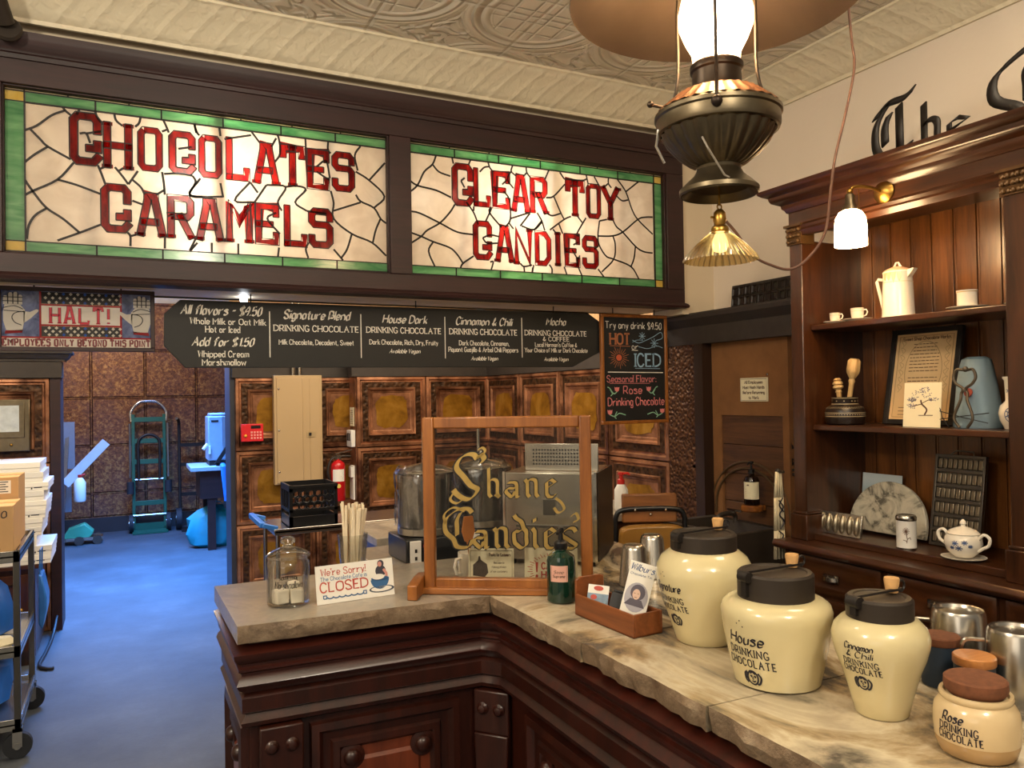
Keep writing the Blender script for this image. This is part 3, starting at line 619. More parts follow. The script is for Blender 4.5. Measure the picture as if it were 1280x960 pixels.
def outline(mb, letters):
    for ch, cx, cz, wd, ht in letters:
        t = wd*.132 if ch != 'I' else .013; ww = max(wd-2*t, .001); hh = ht-2*t
        for _, pts in glyph(ch, BLK):
            q = [(cx+(px/6.-.5)*ww if ch != 'I' else cx, cz+((py-3)/10-.5)*hh) for px, py in pts]
            cl = pts[0] == pts[-1]
            if not cl:
                a, b = Vector(q[0]), Vector(q[1]); a2, b2 = Vector(q[-1]), Vector(q[-2])
                q[0] = tuple(a-(b-a).normalized()*t); q[-1] = tuple(a2-(b2-a2).normalized()*t)
            n = len(q)
            for sd in (1, -1):
                off = []
                for i in range(n):
                    a = q[i-1] if i else (q[-2] if cl else q[0]); b = q[i+1] if i < n-1 else (q[1] if cl else q[-1])
                    d1 = Vector((q[i][0]-a[0], q[i][1]-a[1])); d2 = Vector((b[0]-q[i][0], b[1]-q[i][1]))
                    d1 = d1.normalized() if d1.length > 1e-9 else d2.normalized(); d2 = d2.normalized() if d2.length > 1e-9 else d1
                    n1, n2 = Vector((-d1.y, d1.x)), Vector((-d2.y, d2.x)); mt = (n1+n2); mt = mt/max(.5, mt.dot(n1))
                    off.append((q[i][0]+mt.x*t*sd, q[i][1]+mt.y*t*sd))
                strip(mb, off, None, .0022, lambda u, v: (u, -.0068, v))
            if not cl:
                for e, o in ((0, 1), (-1, -2)):
                    d = Vector((q[o][0]-q[e][0], q[o][1]-q[e][1])).normalized(); nn = Vector((-d.y, d.x))*t
                    strip(mb, [(q[e][0]+nn.x, q[e][1]+nn.y), (q[e][0]-nn.x, q[e][1]-nn.y)], None, .0022, lambda u, v: (u, -.0068, v))
sign_panel(-.379, 1.068, 2.062, 2.677, A_SIGN, LEAD_A, True)
sign_panel(1.168, 2.59, 2.062, 2.677, B_SIGN, LEAD_B, False)
# ------------------------------------------------------------------ marble-topped serving counter
ct = thing('serving_counter', 'dark carved mahogany shop counter turning a corner under the marble top', 'counter', (0, 0, 0))
path = [(.275, 2.44), (.275, 2.02), (.885, 1.99), (.935, 1.93), (.935, .05)]
core = MB()
core.prism([(.275, 2.44), (.275, 2.02), (.885, 1.99), (.935, 1.93), (.935, .05), (1.42, .05), (1.42, 2.44)], 0, .925, lambda u, v, d: (u, v, d)); core.build('body', CTR, ct)
def moul(prof, name, mat_): MB().sweep(path, prof).build(name, mat_, ct)
moul([(0, .80), (.012, .80), (.03, .815), (.036, .826), (.03, .838), (.022, .846), (.022, .852), (.03, .858), (.03, .864), (.022, .868), (.022, .874), (.032, .88), (.04, .892), (.042, .902), (.03, .906), (.012, .910), (.0, .915)], 'cornice_moulding', CTRX)
moul([(0, .715), (.01, .715), (.022, .722), (.026, .733), (.018, .742), (.012, .75), (.022, .756), (.022, .79), (.012, .80), (0, .805)], 'frieze_moulding', CTR)
moul([(0, .0), (.03, .0), (.03, .12), (.02, .135), (.01, .15), (0, .155)], 'plinth', CTR)
def cpanel(o, u, n, w_, h_, name='panel'):
    m = MB(); m.rings(o, u, (0, 0, 1), n, w_, h_, [(0, 0, 0), (.004, .018, 0), (.022, .022, 0), (.034, .006, 0), (.052, .004, 0), (.058, .012, 0), (.074, .014, 0), (.084, .003, 0), (.11, .003, 1), (.118, .010, 1)], 1)
    o, u, n = Vector(o), Vector(u), Vector(n)
    pn = m.build(name, [CTR, CTRP], ct)
    for a, b in ((.105, .105), (w_-.105, .105), (.105, h_-.105), (w_-.105, h_-.105)):
        c = o+u*a+Vector((0, 0, b))
        k = MB(); k.M = Matrix.Translation(c)@n.to_track_quat('Z', 'Y').to_matrix().to_4x4()
        k.lathe([(.034, .004), (.034, .010), (.022, .013), (.020, .020), (.015, .026), (.006, .029), (0, .030)], 20); k.build('corner_boss', CTR, pn)
def bracket(c, u, n):
    """carved pilaster: two bosses over a fluted, stepped strip"""
    c, u, n = Vector(c), Vector(u), Vector(n); Z = Vector((0, 0, 1))
    m = MB(); m.M = Matrix(((u.x, n.x, 0, c.x), (u.y, n.y, 0, c.y), (0, 0, 1, 0), (0, 0, 0, 1)))
    m.box(-.052, .052, 0, .035, .60, .715); m.prism([(-.05, .60), (.05, .60), (.047, .50), (.035, .47), (-.035, .47), (-.047, .50)], 0, .04, lambda a, b, d: (a, d, b)); m.box(-.042, .042, 0, .024, .16, .47)
    br = m.build('bracket', CTR, ct, bev=.004)
    for dx in (-.024, .024):
        k = MB(); k.M = m.M @ Matrix.Translation((dx, .035, .668)) @ Matrix.Rotation(-pi/2, 4, 'X'); k.lathe([(.016, 0), (.017, .004), (.012, .008), (.010, .013), (0, .017)], 16); k.build('boss', CTR, br)
        k = MB(); k.M = m.M
        for j in range(11): k.box(dx-.010, dx+.010, .024, .033, .19+j*.024, .206+j*.024)
        k.build('ladder_carving', CTRP, br)
cpanel((.415, 2.013, .20), (1, -.05, 0), (-.05, -1, 0), .40, .50)
bracket((.345, 2.016, 0), (1, -.05, 0), (-.05, -1, 0)); bracket((.912, 1.957, 0), (.65, -.76, 0), (-.76, -.65, 0))
for y in (1.80, 1.24, .68): cpanel((.935, y, .20), (0, -1, 0), (-1, 0, 0), .46, .50)
bracket((.935, 1.29, 0), (0, -1, 0), (-1, 0, 0)); bracket((.935, .72, 0), (0, -1, 0), (-1, 0, 0))
cpanel((.275, 2.40, .20), (0, -1, 0), (-1, 0, 0), .34, .50)
# marble top in slabs, the customer edge rough and broken
tp = thing('marble_countertop', 'thick worn marble top in slabs with a rough broken front edge on the mahogany counter', 'countertop', (0, 0, 0))
def slab(outline, rough, mats, name='slab', z0=.925, z1=.97, amp=.012):
    m = MB(); pts = []; n = len(outline)
    for i in range(n):
        a, b = Vector(outline[i]), Vector(outline[(i+1) % n]); k = max(1, int((b-a).length/.02)) if i in rough else 1
        d = (b-a).normalized(); nn = Vector((d.y, -d.x))
        for j in range(k): pts.append((a+(b-a)*j/k, nn, i in rough, 0 < j))
    T, Mi, B = [], [], []; ph = random.random()*9
    for p, nn, r, inner in pts:
        q = (random.uniform(-1, .4)*.35+sin(p.x*38+p.y*31+ph)*.35+sin(p.y*90+p.x*77)*.2)*amp if r else 0
        t = p+nn*(q*.25 if inner else 0); T.append(m.add((t.x, t.y, z1)))
        t = p+nn*(.004+q if r else .0); Mi.append(m.add((t.x, t.y, z1-.012-(random.random()*.01 if r else .0))))
        t = p+nn*(q*.8-.004 if r else 0); B.append(m.add((t.x, t.y, z0)))
    k = len(pts); m.face(T, 0); m.face(B[::-1], 0)
    for i in range(k):
        j = (i+1) % k; mt = 1 if pts[i][2] else 0
        m.face([T[i], Mi[i], Mi[j], T[j]], mt); m.face([Mi[i], B[i], B[j], Mi[j]], mt)
    return m.build(name, mats, tp, sharp=28)
# outlines run clockwise seen from above so the outward side is to the right
slab([(.237, 2.455), (1.62, 2.455), (1.62, 2.40), (.892, 1.945), (.243, 1.992)][::-1], {0}, [MARBLE, MEDGE], amp=.006)
slab([(.893, 1.943), (1.62, 2.397), (1.62, 1.80), (1.47, 1.66), (1.47, 1.470), (.900, 1.486)][::-1], {5}, [MARBLE2, MEDGE])
slab([(.900, 1.482), (1.47, 1.466), (1.47, 1.062), (.905, 1.078)][::-1], {3}, [MARBLE2, MEDGE], amp=.02)
slab([(.908, 1.074), (1.47, 1.058), (1.47, .03), (.90, .03)][::-1], {3}, [MARBLE2, MEDGE], amp=.014)

# ------------------------------------------------------------------ hutch along the right wall
hu = thing('display_hutch', 'tall dark wood back-bar hutch with beadboard, shelves and drawers along the cream wall', 'hutch', (0, 0, 0))
YL, YR = 2.42, -.30
m = MB(); m.box(2.47, 2.915, YR, YL, 0, .86); m.build('base_cabinet', HUTCH, hu)
m = MB(); m.box(2.44, 2.915, YR, YL+.03, .862, .895); m.sweep([(2.44, YL+.03), (2.44, YR)], [(0, .862), (.006, .866), (.014, .878), (.010, .890), (0, .897)]); m.build('worktop', HUTCHY, hu, bev=.003)
m = MB(); m.box(2.56, 2.915, YR, YL-.02, .895, .922); m.build('ledge', HUTCHY, hu, bev=.003)
m = MB()
k = 0; y = YL-.03
while y > YR+.05:
    m.box(2.886, 2.90, max(y-.088, YR), y, .92, 2.30); m.box(2.884, 2.886, y-.010, y-.004, .92, 2.30); y -= .092
m.build('beadboard', BEAD, hu, bev=.003)
def post(y0, y1):
    m = MB(); m.box(2.53, 2.90, y0, y1, .895, 2.14) if y1 > 2.4 else m.box(2.53, 2.62, y0, y1, .895, 2.14)
    if y1 <= 2.4: m.box(2.62, 2.89, (y0+y1)/2-.012, (y0+y1)/2+.012, .92, 2.14)
    p = m.build('post', HUTCH, hu, bev=.004)
    m = MB(); m.box(2.515, 2.62, y0-.012, y1+.012, .895, 1.0); m.box(2.522, 2.61, y0-.005, y1+.005, 1.0, 1.012); m.build('post_base', HUTCH, p, bev=.004)
    m = MB(); m.box(2.522, 2.60, y0-.006, y1+.006, 2.125, 2.20)
    for j in range(5):
        for q in range(3):
            m.ball((2.518+random.uniform(-.004, .004), y0+(y1-y0)*(j+.5)/5, 2.138+q*.024), .009, 8, 6)
    for j in range(3):
        for q in range(3): m.ball((2.54+.02*j, y1+.008, 2.138+q*.024), .009, 8, 6)
    m.box(2.512, 2.61, y0-.014, y1+.014, 2.20, 2.21); m.build('carved_capital', flat('carved_wood_gilt', '#5a3f20', .4, .3, .5, 40) if 'carved_wood_gilt' not in MATS else MATS['carved_wood_gilt'], p)
post(2.355, 2.42); post(1.445, 1.525)
m = MB(); m.box(2.53, 2.90, YR, 2.42, 2.21, 2.285); m.sweep([(2.53, 2.42), (2.53, YR)], [(0, 2.16), (.004, 2.17), (.01, 2.18), (.004, 2.19), (.012, 2.20), (0, 2.212)]); m.box(2.53, 2.56, YR, 2.42, 2.16, 2.21); m.build('frieze', HUTCHY, hu)
cor = [(0, 2.262), (.006, 2.264), (.012, 2.276), (.02, 2.284), (.022, 2.296), (.034, 2.302), (.05, 2.31), (.056, 2.322), (.058, 2.332), (.075, 2.34), (.088, 2.35), (.092, 2.362), (0, 2.365), (-.36, 2.365)]
m = MB(); m.sweep([(2.89, 2.42), (2.53, 2.42), (2.53, YR)], [(a, b) for a, b in cor]); m.box(2.53, 2.9, YR, 2.42, 2.285, 2.36); m.build('cornice', HUTCHY, hu)
def shelf(z): m = MB(); m.box(2.575, 2.886, YR, 2.355, z-.024, z); m.build('shelf', HUTCHY, hu, bev=.004)
shelf(1.787); shelf(1.372)
dr = 2.39; z = .70
for j, (y0, y1) in enumerate(((1.95, 2.385), (1.53, 1.92), (1.11, 1.50), (.69, 1.08), (.27, .66))):
    for z0, z1 in ((.715, .852), (.53, .695), (.30, .51)):
        m = MB(); m.rings((2.468, y1, z0), (0, -1, 0), (0, 0, 1), (-1, 0, 0), y1-y0, z1-z0, [(0, 0, 0), (0, .014, 0), (.008, .018, 0), (.022, .018, 0), (.03, .012, 0)]); d = m.build('drawer', HUTCHY, hu)
        if z0 > .6:
            m = MB(); cy = (y0+y1)/2; m.M = Matrix.Translation((2.45, cy, (z0+z1)/2)); m.box(-.004, .004, -.036, .036, -.014, .016)
            m.lathe([(.0, .016), (.012, .016), (.022, .008), (.024, -.006), (.02, -.010), (0, -.010)], 12, (-.004, 0, 0), 0, pi/2, 3*pi/2, sy=1.4); m.build('bin_pull', STEEL, d)
# black letters standing on the cornice
GOTH = {'T': '~0b1c3d6d8e ~3d1b0906142343 63 ~3b2926 5c54 ~436475 6'.replace('43 63', '4363').replace('475 6', '4756'), 'h': '1d1423 ~1829495856 54634 4'.replace('56 54', '5654').replace('634 4', '6344'), 'e': '39181423 4354'.replace('1423 43', '142343') + ' 395816',
        'C': '~7c6d4d2c0a0725336375 ~4c3a3836 6c54'.replace(' 6c54', ''), 'a': '~1828485753 5363 ~5746160514334 5'.replace('334 5', '3345'), 'n': '0918142 3'.replace('142 3', '1423')+' ~1829495854 5463', 'd': '~4928080514335456 ~5658493b1c0d', 'i': '0918142 3'.replace('142 3', '1423')+' 1b1c', 's': '~685939180726456453331304',
        'S': '~7c6d4d2c1a38567553331405 ~7c8d9c8b', }
def gothic(mb, s, cx, cz, width, height, fn, wt=.07, m=0, depth=None, nibk=1.0, thin=.3, spc=2.4):
    st, W = lay(s, GOTH, spc); sx = width/W; t = wt*height
    for sm, pts, raw in st:
        q = [(cx+(p[0]-W/2)*sx, cz+(p[1]-.5)*height) for p in pts]
        strip(mb, q, (t*nibk*cos(.62), t*nibk*sin(.62)), t*thin, fn, m, miter=False)
def solid(o, th):
    md = o.modifiers.new('solidify', 'SOLIDIFY'); md.thickness = th; md.offset = 0; return o
lt = thing('cornice_lettering', 'black blackletter word The standing on the hutch cornice against the cream wall', 'lettering', (2.60, 1.86, 2.366))
m = MB(); m.box(-.02, .02, -.20, .20, 0, .014); m.build('base_strip', BLACK, lt)
for ch, v, w_, h_ in (('T', -.10, .165, .215), ('h', .045, .075, .165), ('e', .14, .085, .125)):
    m = MB(); gothic(m, ch, v, .012+h_/2, w_, h_, lambda a, b: (0, -a, b), .055, nibk=1.15)
    solid(m.build('letter', BLACK, lt, recalc=False), .008)
lt = thing('cornice_letter', 'large black blackletter capital C standing on the hutch cornice at the picture edge', 'lettering', (2.60, 1.44, 2.366))
m = MB(); m.box(-.02, .02, -.22, .17, 0, .014); m.build('base_strip', BLACK, lt)
m = MB(); gothic(m, 'C', -.02, .125, .25, .235, lambda a, b: (0, -a, b), .055, nibk=1.2); solid(m.build('letter', BLACK, lt, recalc=False), .008)
# ------------------------------------------------------------------ stoneware crocks on the counter
ZC = .971
def prof_r(prof, z):
    for (r0, z0), (r1, z1) in zip(prof, prof[1:]):
        if z0 <= z <= z1 and z1 > z0: return r0+(r1-r0)*(z-z0)/(z1-z0)
    return prof[-1][0]
def wrap(prof, th0, off=.0009):
    """lettering fired on the curved side: u runs round the pot, v up it"""
    def fn(u, v):
        r = prof_r(prof, v)+off; t = th0+u/max(r, .02); return (r*cos(t), r*sin(t), v)
    return fn
def face_mark(m, u, v, s, fn):
    """small sketched curly-haired face"""
    def c(pts, t=.05, cl=False): strip(m, [(u+a.x*s, v+a.y*s) for a in spline([(x, y, 0) for x, y in pts], 5, cl)], None, t*s, fn)
    c([(-.30, .35), (-.42, 0), (-.25, -.38), (.10, -.46), (.34, -.2), (.36, .2), (.15, .46), (-.15, .48), (-.30, .35)], .06)
    c([(-.40, .40), (-.62, .2), (-.60, -.2), (-.40, -.40)], .08); c([(-.42, .32), (-.52, 0), (-.36, -.30)], .05)
    c([(.42, .40), (.62, .1), (.50, -.30), (.30, -.45)], .07); c([(-.20, .30), (0, .42), (.22, .28)], .06)
    for x in (-.12, .17): c([(x-.08, .10), (x, .16), (x+.08, .10)], .04); c([(x-.05, .06), (x+.05, .06)], .05)
    c([(.03, .08), (-.04, -.08), (.05, -.10)], .035); c([(-.10, -.22), (.04, -.27), (.18, -.20)], .05)
def crock(name, label, x, y, prof, lines, th0, lidr, lidh, mark=None, dots=None, pin=(-.8, .9), handle=True):
    """bulging glazed crock with a clamped black wooden lid"""
    t = thing('stoneware_crock', label, 'crock', (x, y, ZC), 0, 'drinking chocolate crocks on the counter')
    b = MB(); b.lathe([(0, 0)]+prof+[(prof[-1][0]-.008, prof[-1][1]+.001), (0, prof[-1][1]-.004)], 48); body = b.build('body', STONE, t)
    m = MB(); fn = wrap(prof, th0)
    for s, u, v, wd, ht, st in lines: write(m, s, u, v, wd, ht, fn, st, .078 if st != 'script' else .075, shear=.25 if st == 'script' else 0, step=.006, space=2.6 if st == 'script' else 4.2)
    if mark: face_mark(m, *mark, fn)
    for u, v in dots or []: strip(m, [(u-.0012, v), (u+.0012, v)], None, .0012, fn)
    m.build('lettering', INK, body, recalc=False)
    zt = prof[-1][1]; m = MB()
    m.lathe([(lidr-.004, zt-.002), (lidr, zt), (lidr, zt+lidh-.004), (lidr-.004, zt+lidh), (lidr-.012, zt+lidh), (lidr-.014, zt+lidh-.002), (0, zt+lidh-.002)], 40); lid = m.build('lid', IRON, t)
    if handle:
        a = pin[0]; dx, dy = cos(a), sin(a); zl = zt+lidh
        m = MB(); m.bar((-dx*lidr*1.02, -dy*lidr*1.02, zl+.004), (dx*lidr*1.0, dy*lidr*1.0, zl+.006), .006, .004); m.build('clamp_bar', BLACK, lid)
        m = MB(); m.tube([(-dx*lidr*1.04-dy*.012, -dy*lidr*1.04+dx*.012, zl-.004), (-dx*lidr*1.04+dy*.012, -dy*lidr*1.04-dx*.012, zl-.004)], .010, 12); m.box(-.006-dx*lidr*1.02, .006-dx*lidr*1.02, -.006-dy*lidr*1.02, .006-dy*lidr*1.02, zt+.008, zl); m.build('hinge', BLACK, lid)
        m = MB(); q = .72; m.lathe([(.010, zl), (.013, zl+.022), (.012, zl+.025), (0, zl+.025)], 16, (dx*lidr*q-dy*.008, dy*lidr*q+dx*.008, 0)); m.build('cork', CORKW, lid)
        m = MB(); m.tube([(dx*lidr*.94+.009*cos(j*pi/6), dy*lidr*.94, zl+.012+.009*sin(j*pi/6)) for j in range(12)], .0024, 6, closed=True); m.tube([(dx*lidr*.94, dy*lidr*.94, zl+.001), (dx*lidr*.94, dy*lidr*.94, zl+.005)], .003); m.build('clamp_ring', BLACK, lid)
    return t
SIG = [(.074, 0), (.079, .004), (.084, .02), (.100, .06), (.117, .10), (.126, .13), (.129, .152), (.126, .170), (.114, .188), (.096, .200), (.088, .204)]
SIG = [(r*.815, z*.98) for r, z in SIG]
crock('signature', 'largest cream crock lettered Signature, beside the small wooden card box', 1.150, 1.366, SIG, [('Signature', .010, .128, .074, .017, 'script'), ('DRINKING', .010, .101, .076, .012, 'serif'), ('CHOCOLATE', .010, .083, .086, .012, 'serif')], radians(174), .072, .036, (.012, .055, .024), [(-.008, .152), (.0, .158), (.006, .150)], (radians(3), 0))
HOU = [(.084, 0), (.090, .003), (.097, .03), (.107, .075), (.113, .105), (.116, .125), (.117, .138), (.112, .150), (.100, .158), (.088, .161)]
HOU = [(r*.87, z*.98) for r, z in HOU]
crock('house', 'squat cream crock lettered House, between the two taller crocks', 1.106, 1.110, HOU, [('House', .008, .096, .070, .020, 'script'), ('DRINKING', .010, .071, .082, .0135, 'serif'), ('CHOCOLATE', .012, .051, .098, .0135, 'serif')], radians(185), .070, .048, (.015, .024, .026), [(-.005, .122), (.002, .128), (.008, .118)], (radians(-2), 0))
CHI = [(.050, 0), (.054, .003), (.062, .03), (.078, .075), (.090, .10), (.097, .122), (.098, .135), (.092, .150), (.078, .162), (.066, .166)]
CHI = [(r*.79, z*.98) for r, z in CHI]
crock('chili', 'slim cream crock lettered Cinnamon and Chili, in front of two steel canisters', 1.146, .914, CHI, [('Cinnamon', .0, .126, .048, .0105, 'script'), ('& Chili', .0, .113, .044, .0105, 'script'), ('DRINKING', .0, .098, .060, .010, 'serif'), ('CHOCOLATE', .0, .085, .066, .010, 'serif')], radians(192), .0535, .034, (.0, .063, .022), None, (radians(-4), 0))
# small rose crock with its cork
t = thing('stoneware_crock', 'small tan crock lettered Rose with a brown cork lid at the counter end', 'crock', (1.146, .749, ZC), 0, 'drinking chocolate crocks on the counter')
ROSE = [(r*.72, z*.95) for r, z in [(.066, 0), (.073, .004), (.079, .02), (.0815, .045), (.081, .060), (.078, .072), (.070, .081), (.066, .084), (.069, .087), (.070, .091), (.068, .095)]]
TANG = flat('tan_glaze', '#c9ad80', .2, 0, .08, 9); g = G('two_tone_glaze'); zz = g.sep(g.co())[2]
g.fin(g.mix(g.m_('GREATER_THAN', zz, .024), srgb('#b08f62'), srgb('#ccb48a')), .18, 0, coat=.3)
m = MB(); m.lathe([(0, 0)]+ROSE+[(.044, .090), (.042, .084), (0, .084)], 44); body = m.build('body', MATS['two_tone_glaze'], t)
m = MB(); fn = wrap(ROSE, radians(184)); write(m, 'Rose', -.004, .062, .030, .013, fn, 'script', .075, shear=.2, step=.006)
write(m, 'DRINKING', .004, .047, .056, .0105, fn, 'serif', .075, step=.006, space=4.2); write(m, 'CHOCOLATE', .006, .034, .064, .0105, fn, 'serif', .075, step=.006, space=4.2); m.build('lettering', INK, body, recalc=False)
m = MB(); m.lathe([(.036, .086), (.042, .093), (.0435, .098), (.043, .109), (.040, .1115), (0, .112)], 36); m.build('cork_lid', BROWNLID, t)

# ------------------------------------------------------------------ left part of the counter
# lidded glass jar of marshmallows
t = thing('glass_jar', 'lidded clear glass jar of white marshmallow blocks at the counter corner', 'jar', (.392, 2.14, ZC))
JAR = [(.048, 0), (.0545, .004), (.0555, .012), (.0555, .105), (.054, .112), (.050, .118), (.050, .124)]
m = MB(); m.lathe([(0, 0)]+JAR+[(.047, .124), (.047, .117), (.0515, .108), (.0515, .012), (.045, .007), (0, .007)], 44); b = m.build('body', GLASST, t)
m = MB(); m.lathe([(.054, .1245), (.0565, .127), (.056, .133), (.046, .141), (.030, .148), (.016, .152), (.012, .155), (.013, .158), (.019, .163), (.0195, .172), (.012, .179), (0, .181)], 40); m.lathe([(.0545, .1245), (.0575, .1265), (.0575, .1325), (.0545, .134)], 40); m.build('lid', GLASSL, t)
m = MB(); fn = wrap(JAR, radians(255)); write(m, 'Marshmallows', .006, .062, .074, .018, fn, 'script', .04, shear=.2, step=.006); write(m, 'HOUSE-MADE', .006, .082, .046, .008, fn, 'plain', .075, step=.005, arc=-9); m.build('lettering', BLACK, b, recalc=False)
for (x, y, r_, s_, z_) in ((-.023, -.012, .3, .034, 0), (.018, -.022, -.1, .034, 0), (.018, .018, .2, .030, 0), (-.018, .027, .1, .026, 0), (.012, -.008, .4, .024, .0365)):
    m = MB(); m.M = Matrix.Translation((x, y, .0075+z_))@Matrix.Rotation(r_, 4, 'Z'); m.box(-s_/2, s_/2, -s_/2, s_/2, 0, s_*1.05 if z_ == 0 else s_*.7)
    o = tag(m.build('marshmallow_block', MARSH, None, bev=.003, loc=(.392, 2.14, ZC)), 'white marshmallow block inside the lidded glass jar', 'marshmallow', 'marshmallow blocks in the jar')
# CLOSED sign card
t = thing('closed_sign', 'white sign card reading CLOSED leaning on the counter beside the glass jar', 'sign', (.563, 2.087, ZC), .045)
tilt = Matrix.Rotation(-.20, 4, 'X')
m = MB(); m.M = tilt; m.box(-.108, .108, 0, .0025, 0, .100); m.build('card', CARDW, t)
def on(u, v): return tilt @ Vector((u, -.0006, v))
m = MB(); write(m, "We're Sorry!", -.032, .082, .122, .0165, on, 'serif', .065); write(m, 'CLOSED', -.032, .043, .130, .024, on, 'serif', .075); m.build('red_lettering', REDT, t, recalc=False)
m = MB(); write(m, 'The Chocolate Cafe is', -.032, .0645, .128, .0095, on, 'serif', .075)
m.build('blue_lettering', BLUET, t, recalc=False)
m = MB()
def oval(m, fn, cx, cz, rx, rz, k=20, a0=0, a1=2*pi): m.poly([fn(cx+rx*cos(a0+(a1-a0)*j/k), cz+rz*sin(a0+(a1-a0)*j/k)) for j in range(k if a1-a0 > 6.2 else k+1)])
def on2(u, v): return tilt @ Vector((u, -.0010, v))
def on3(u, v): return tilt @ Vector((u, -.0014, v))
m = MB()
for j in range(6): strip(m, [(-.080+j*.0165+.0082*(1-cos(pi*i/8)), .0175-.0045*sin(pi*i/8)) for i in range(9)], None, .0016, on)
for x in (-.086, .024): strip(m, [(x-.004, .0135), (x+.004, .0135), (x+.004, .0215), (x-.004, .0215), (x-.004, .0135)], None, .0013, on)
oval(m, on2, .068, .048, .0265, .028, 24, pi, 2*pi); oval(m, on2, .068, .048, .0265, .006); m.build('blue_teacup_picture', flat('cup_blue', '#33608f', .6), t, recalc=False)
m = MB(); oval(m, on, .072, .020, .036, .0095); m.build('saucer_rim_picture', flat('saucer_ink', '#3c4656', .6), t, recalc=False)
m = MB(); oval(m, on2, .071, .0205, .030, .0070); oval(m, on3, .064, .053, .018, .0075); strip(m, [(.050, .060), (.043, .064), (.039, .056), (.043, .046)], None, .0012, on3); m.build('white_cup_detail', CARDW, t, recalc=False)
m = MB(); oval(m, on2, .072, .068, .015, .016); oval(m, on2, .073, .0875, .0095, .010); m.build('dark_figure_picture', flat('figure_ink', '#33333f', .6), t, recalc=False)
m = MB(); oval(m, on3, .0705, .0865, .0058, .0072); strip(m, [(.080, .072), (.088, .060), (.088, .052)], None, .0035, on3); m.build('pink_figure_picture', flat('figure_pink', '#c98d80', .6), t, recalc=False)
# tumbler of paper-wrapped straws
t = thing('straw_tumbler', 'clear fluted tumbler holding straws, behind the CLOSED sign', 'tumbler', (.61, 2.30, ZC))
m = MB(); m.lathe([(0, 0), (.030, 0), (.032, .004), (.043, .142), (.0415, .142), (.031, .008), (0, .008)], 36, flute=.06, nfl=16); m.build('glass', GLASST, t)
for k in range(34):
    a = random.uniform(0, 2*pi); r0 = .022*math.sqrt(random.random()); r1 = .043*math.sqrt(random.random()); b_ = a+random.uniform(-.5, .5); h_ = random.uniform(.210, .238)
    m = MB(); m.tube([(r0*cos(a), r0*sin(a), .009), (r1*cos(b_), r1*sin(b_), h_)], .0042, 6)
    tag(m.build('paper_straw', STRAWM, None, loc=(.61, 2.30, ZC)), 'cream paper-wrapped straw standing in the tumbler behind the CLOSED sign', 'straw', 'paper-wrapped straws in the tumbler')
# oak-framed glass screen across the inner corner
t = thing('counter_screen', 'oak-framed glass counter screen with gilt blackletter name across the counter corner', 'screen', (.949, 1.944, ZC), radians(-33))
W2, H2 = .234, .488
m = MB(); m.box(-W2, -W2+.032, -.013, .013, .0, H2); m.box(W2-.032, W2, -.013, .013, .0, H2); m.box(-W2+.032, W2-.032, -.013, .013, H2-.032, H2); m.box(-W2+.032, W2-.032, -.013, .013, .012, .042); m.build('frame', OAK, t, bev=.004)
m = MB(); m.box(-W2-.004, W2+.004, -.028, .028, 0, .018); m.build('bottom_rail', OAKX, t, bev=.003)
for sx in (-1, 1):
    m = MB(); m.prism([(-.095, 0), (.06, 0), (.06, .03), (.03, .048), (-.03, .048), (-.095, .040)], -.014, .014, lambda a, b, d, sx=sx: (sx*(W2+.014)+d, a, b)); m.build('foot', OAK, t, bev=.003)
m = MB(); m.box(-W2+.030, W2-.030, -.002, .002, .040, H2-.030); pane = m.build('glass_pane', glass('screen_glass', (.93, .93, .91), .04), t)
def gilt(s, cx, cz, w_, h_, spc=2.2):
    a, b = MB(), MB()
    gothic(b, s, cx, cz, w_, h_, lambda u, v: (u, -.0030, v), .050, nibk=1.35, thin=.75, spc=spc); gothic(a, s, cx, cz, w_, h_, lambda u, v: (u, -.0036, v), .050, nibk=1.10, thin=.22, spc=spc)
    b.build('letter_outline', BLACK, pane, recalc=False); a.build('gilt_lettering', GOLDL, pane, recalc=False)
gilt('S', -.105, .322, .088, .122); gilt('hane', .040, .305, .190, .080, 3)
gilt('C', -.135, .180, .075, .105); gilt('andies', .048, .170, .282, .090, 2.6)
for q in ([(-.072, .375), (-.058, .392), (-.066, .402), (-.078, .396)], [(-.15, .275), (-.158, .258), (-.140, .248), (-.118, .262)], [(.135, .262), (.150, .250), (.158, .232), (.142, .222), (.130, .236)], [(-.172, .190), (-.176, .216), (-.150, .236), (-.118, .226)], [(.176, .212), (.190, .220), (.196, .204), (.182, .196)]):
    fl = MB(); strip(fl, [(p.x, p.y) for p in spline([(a, b, 0) for a, b in q], 6)], (.0022, .0016), .0014, lambda u, v: (u, -.0036, v)); fl.build('gilt_flourish', GOLDL, pane, recalc=False)
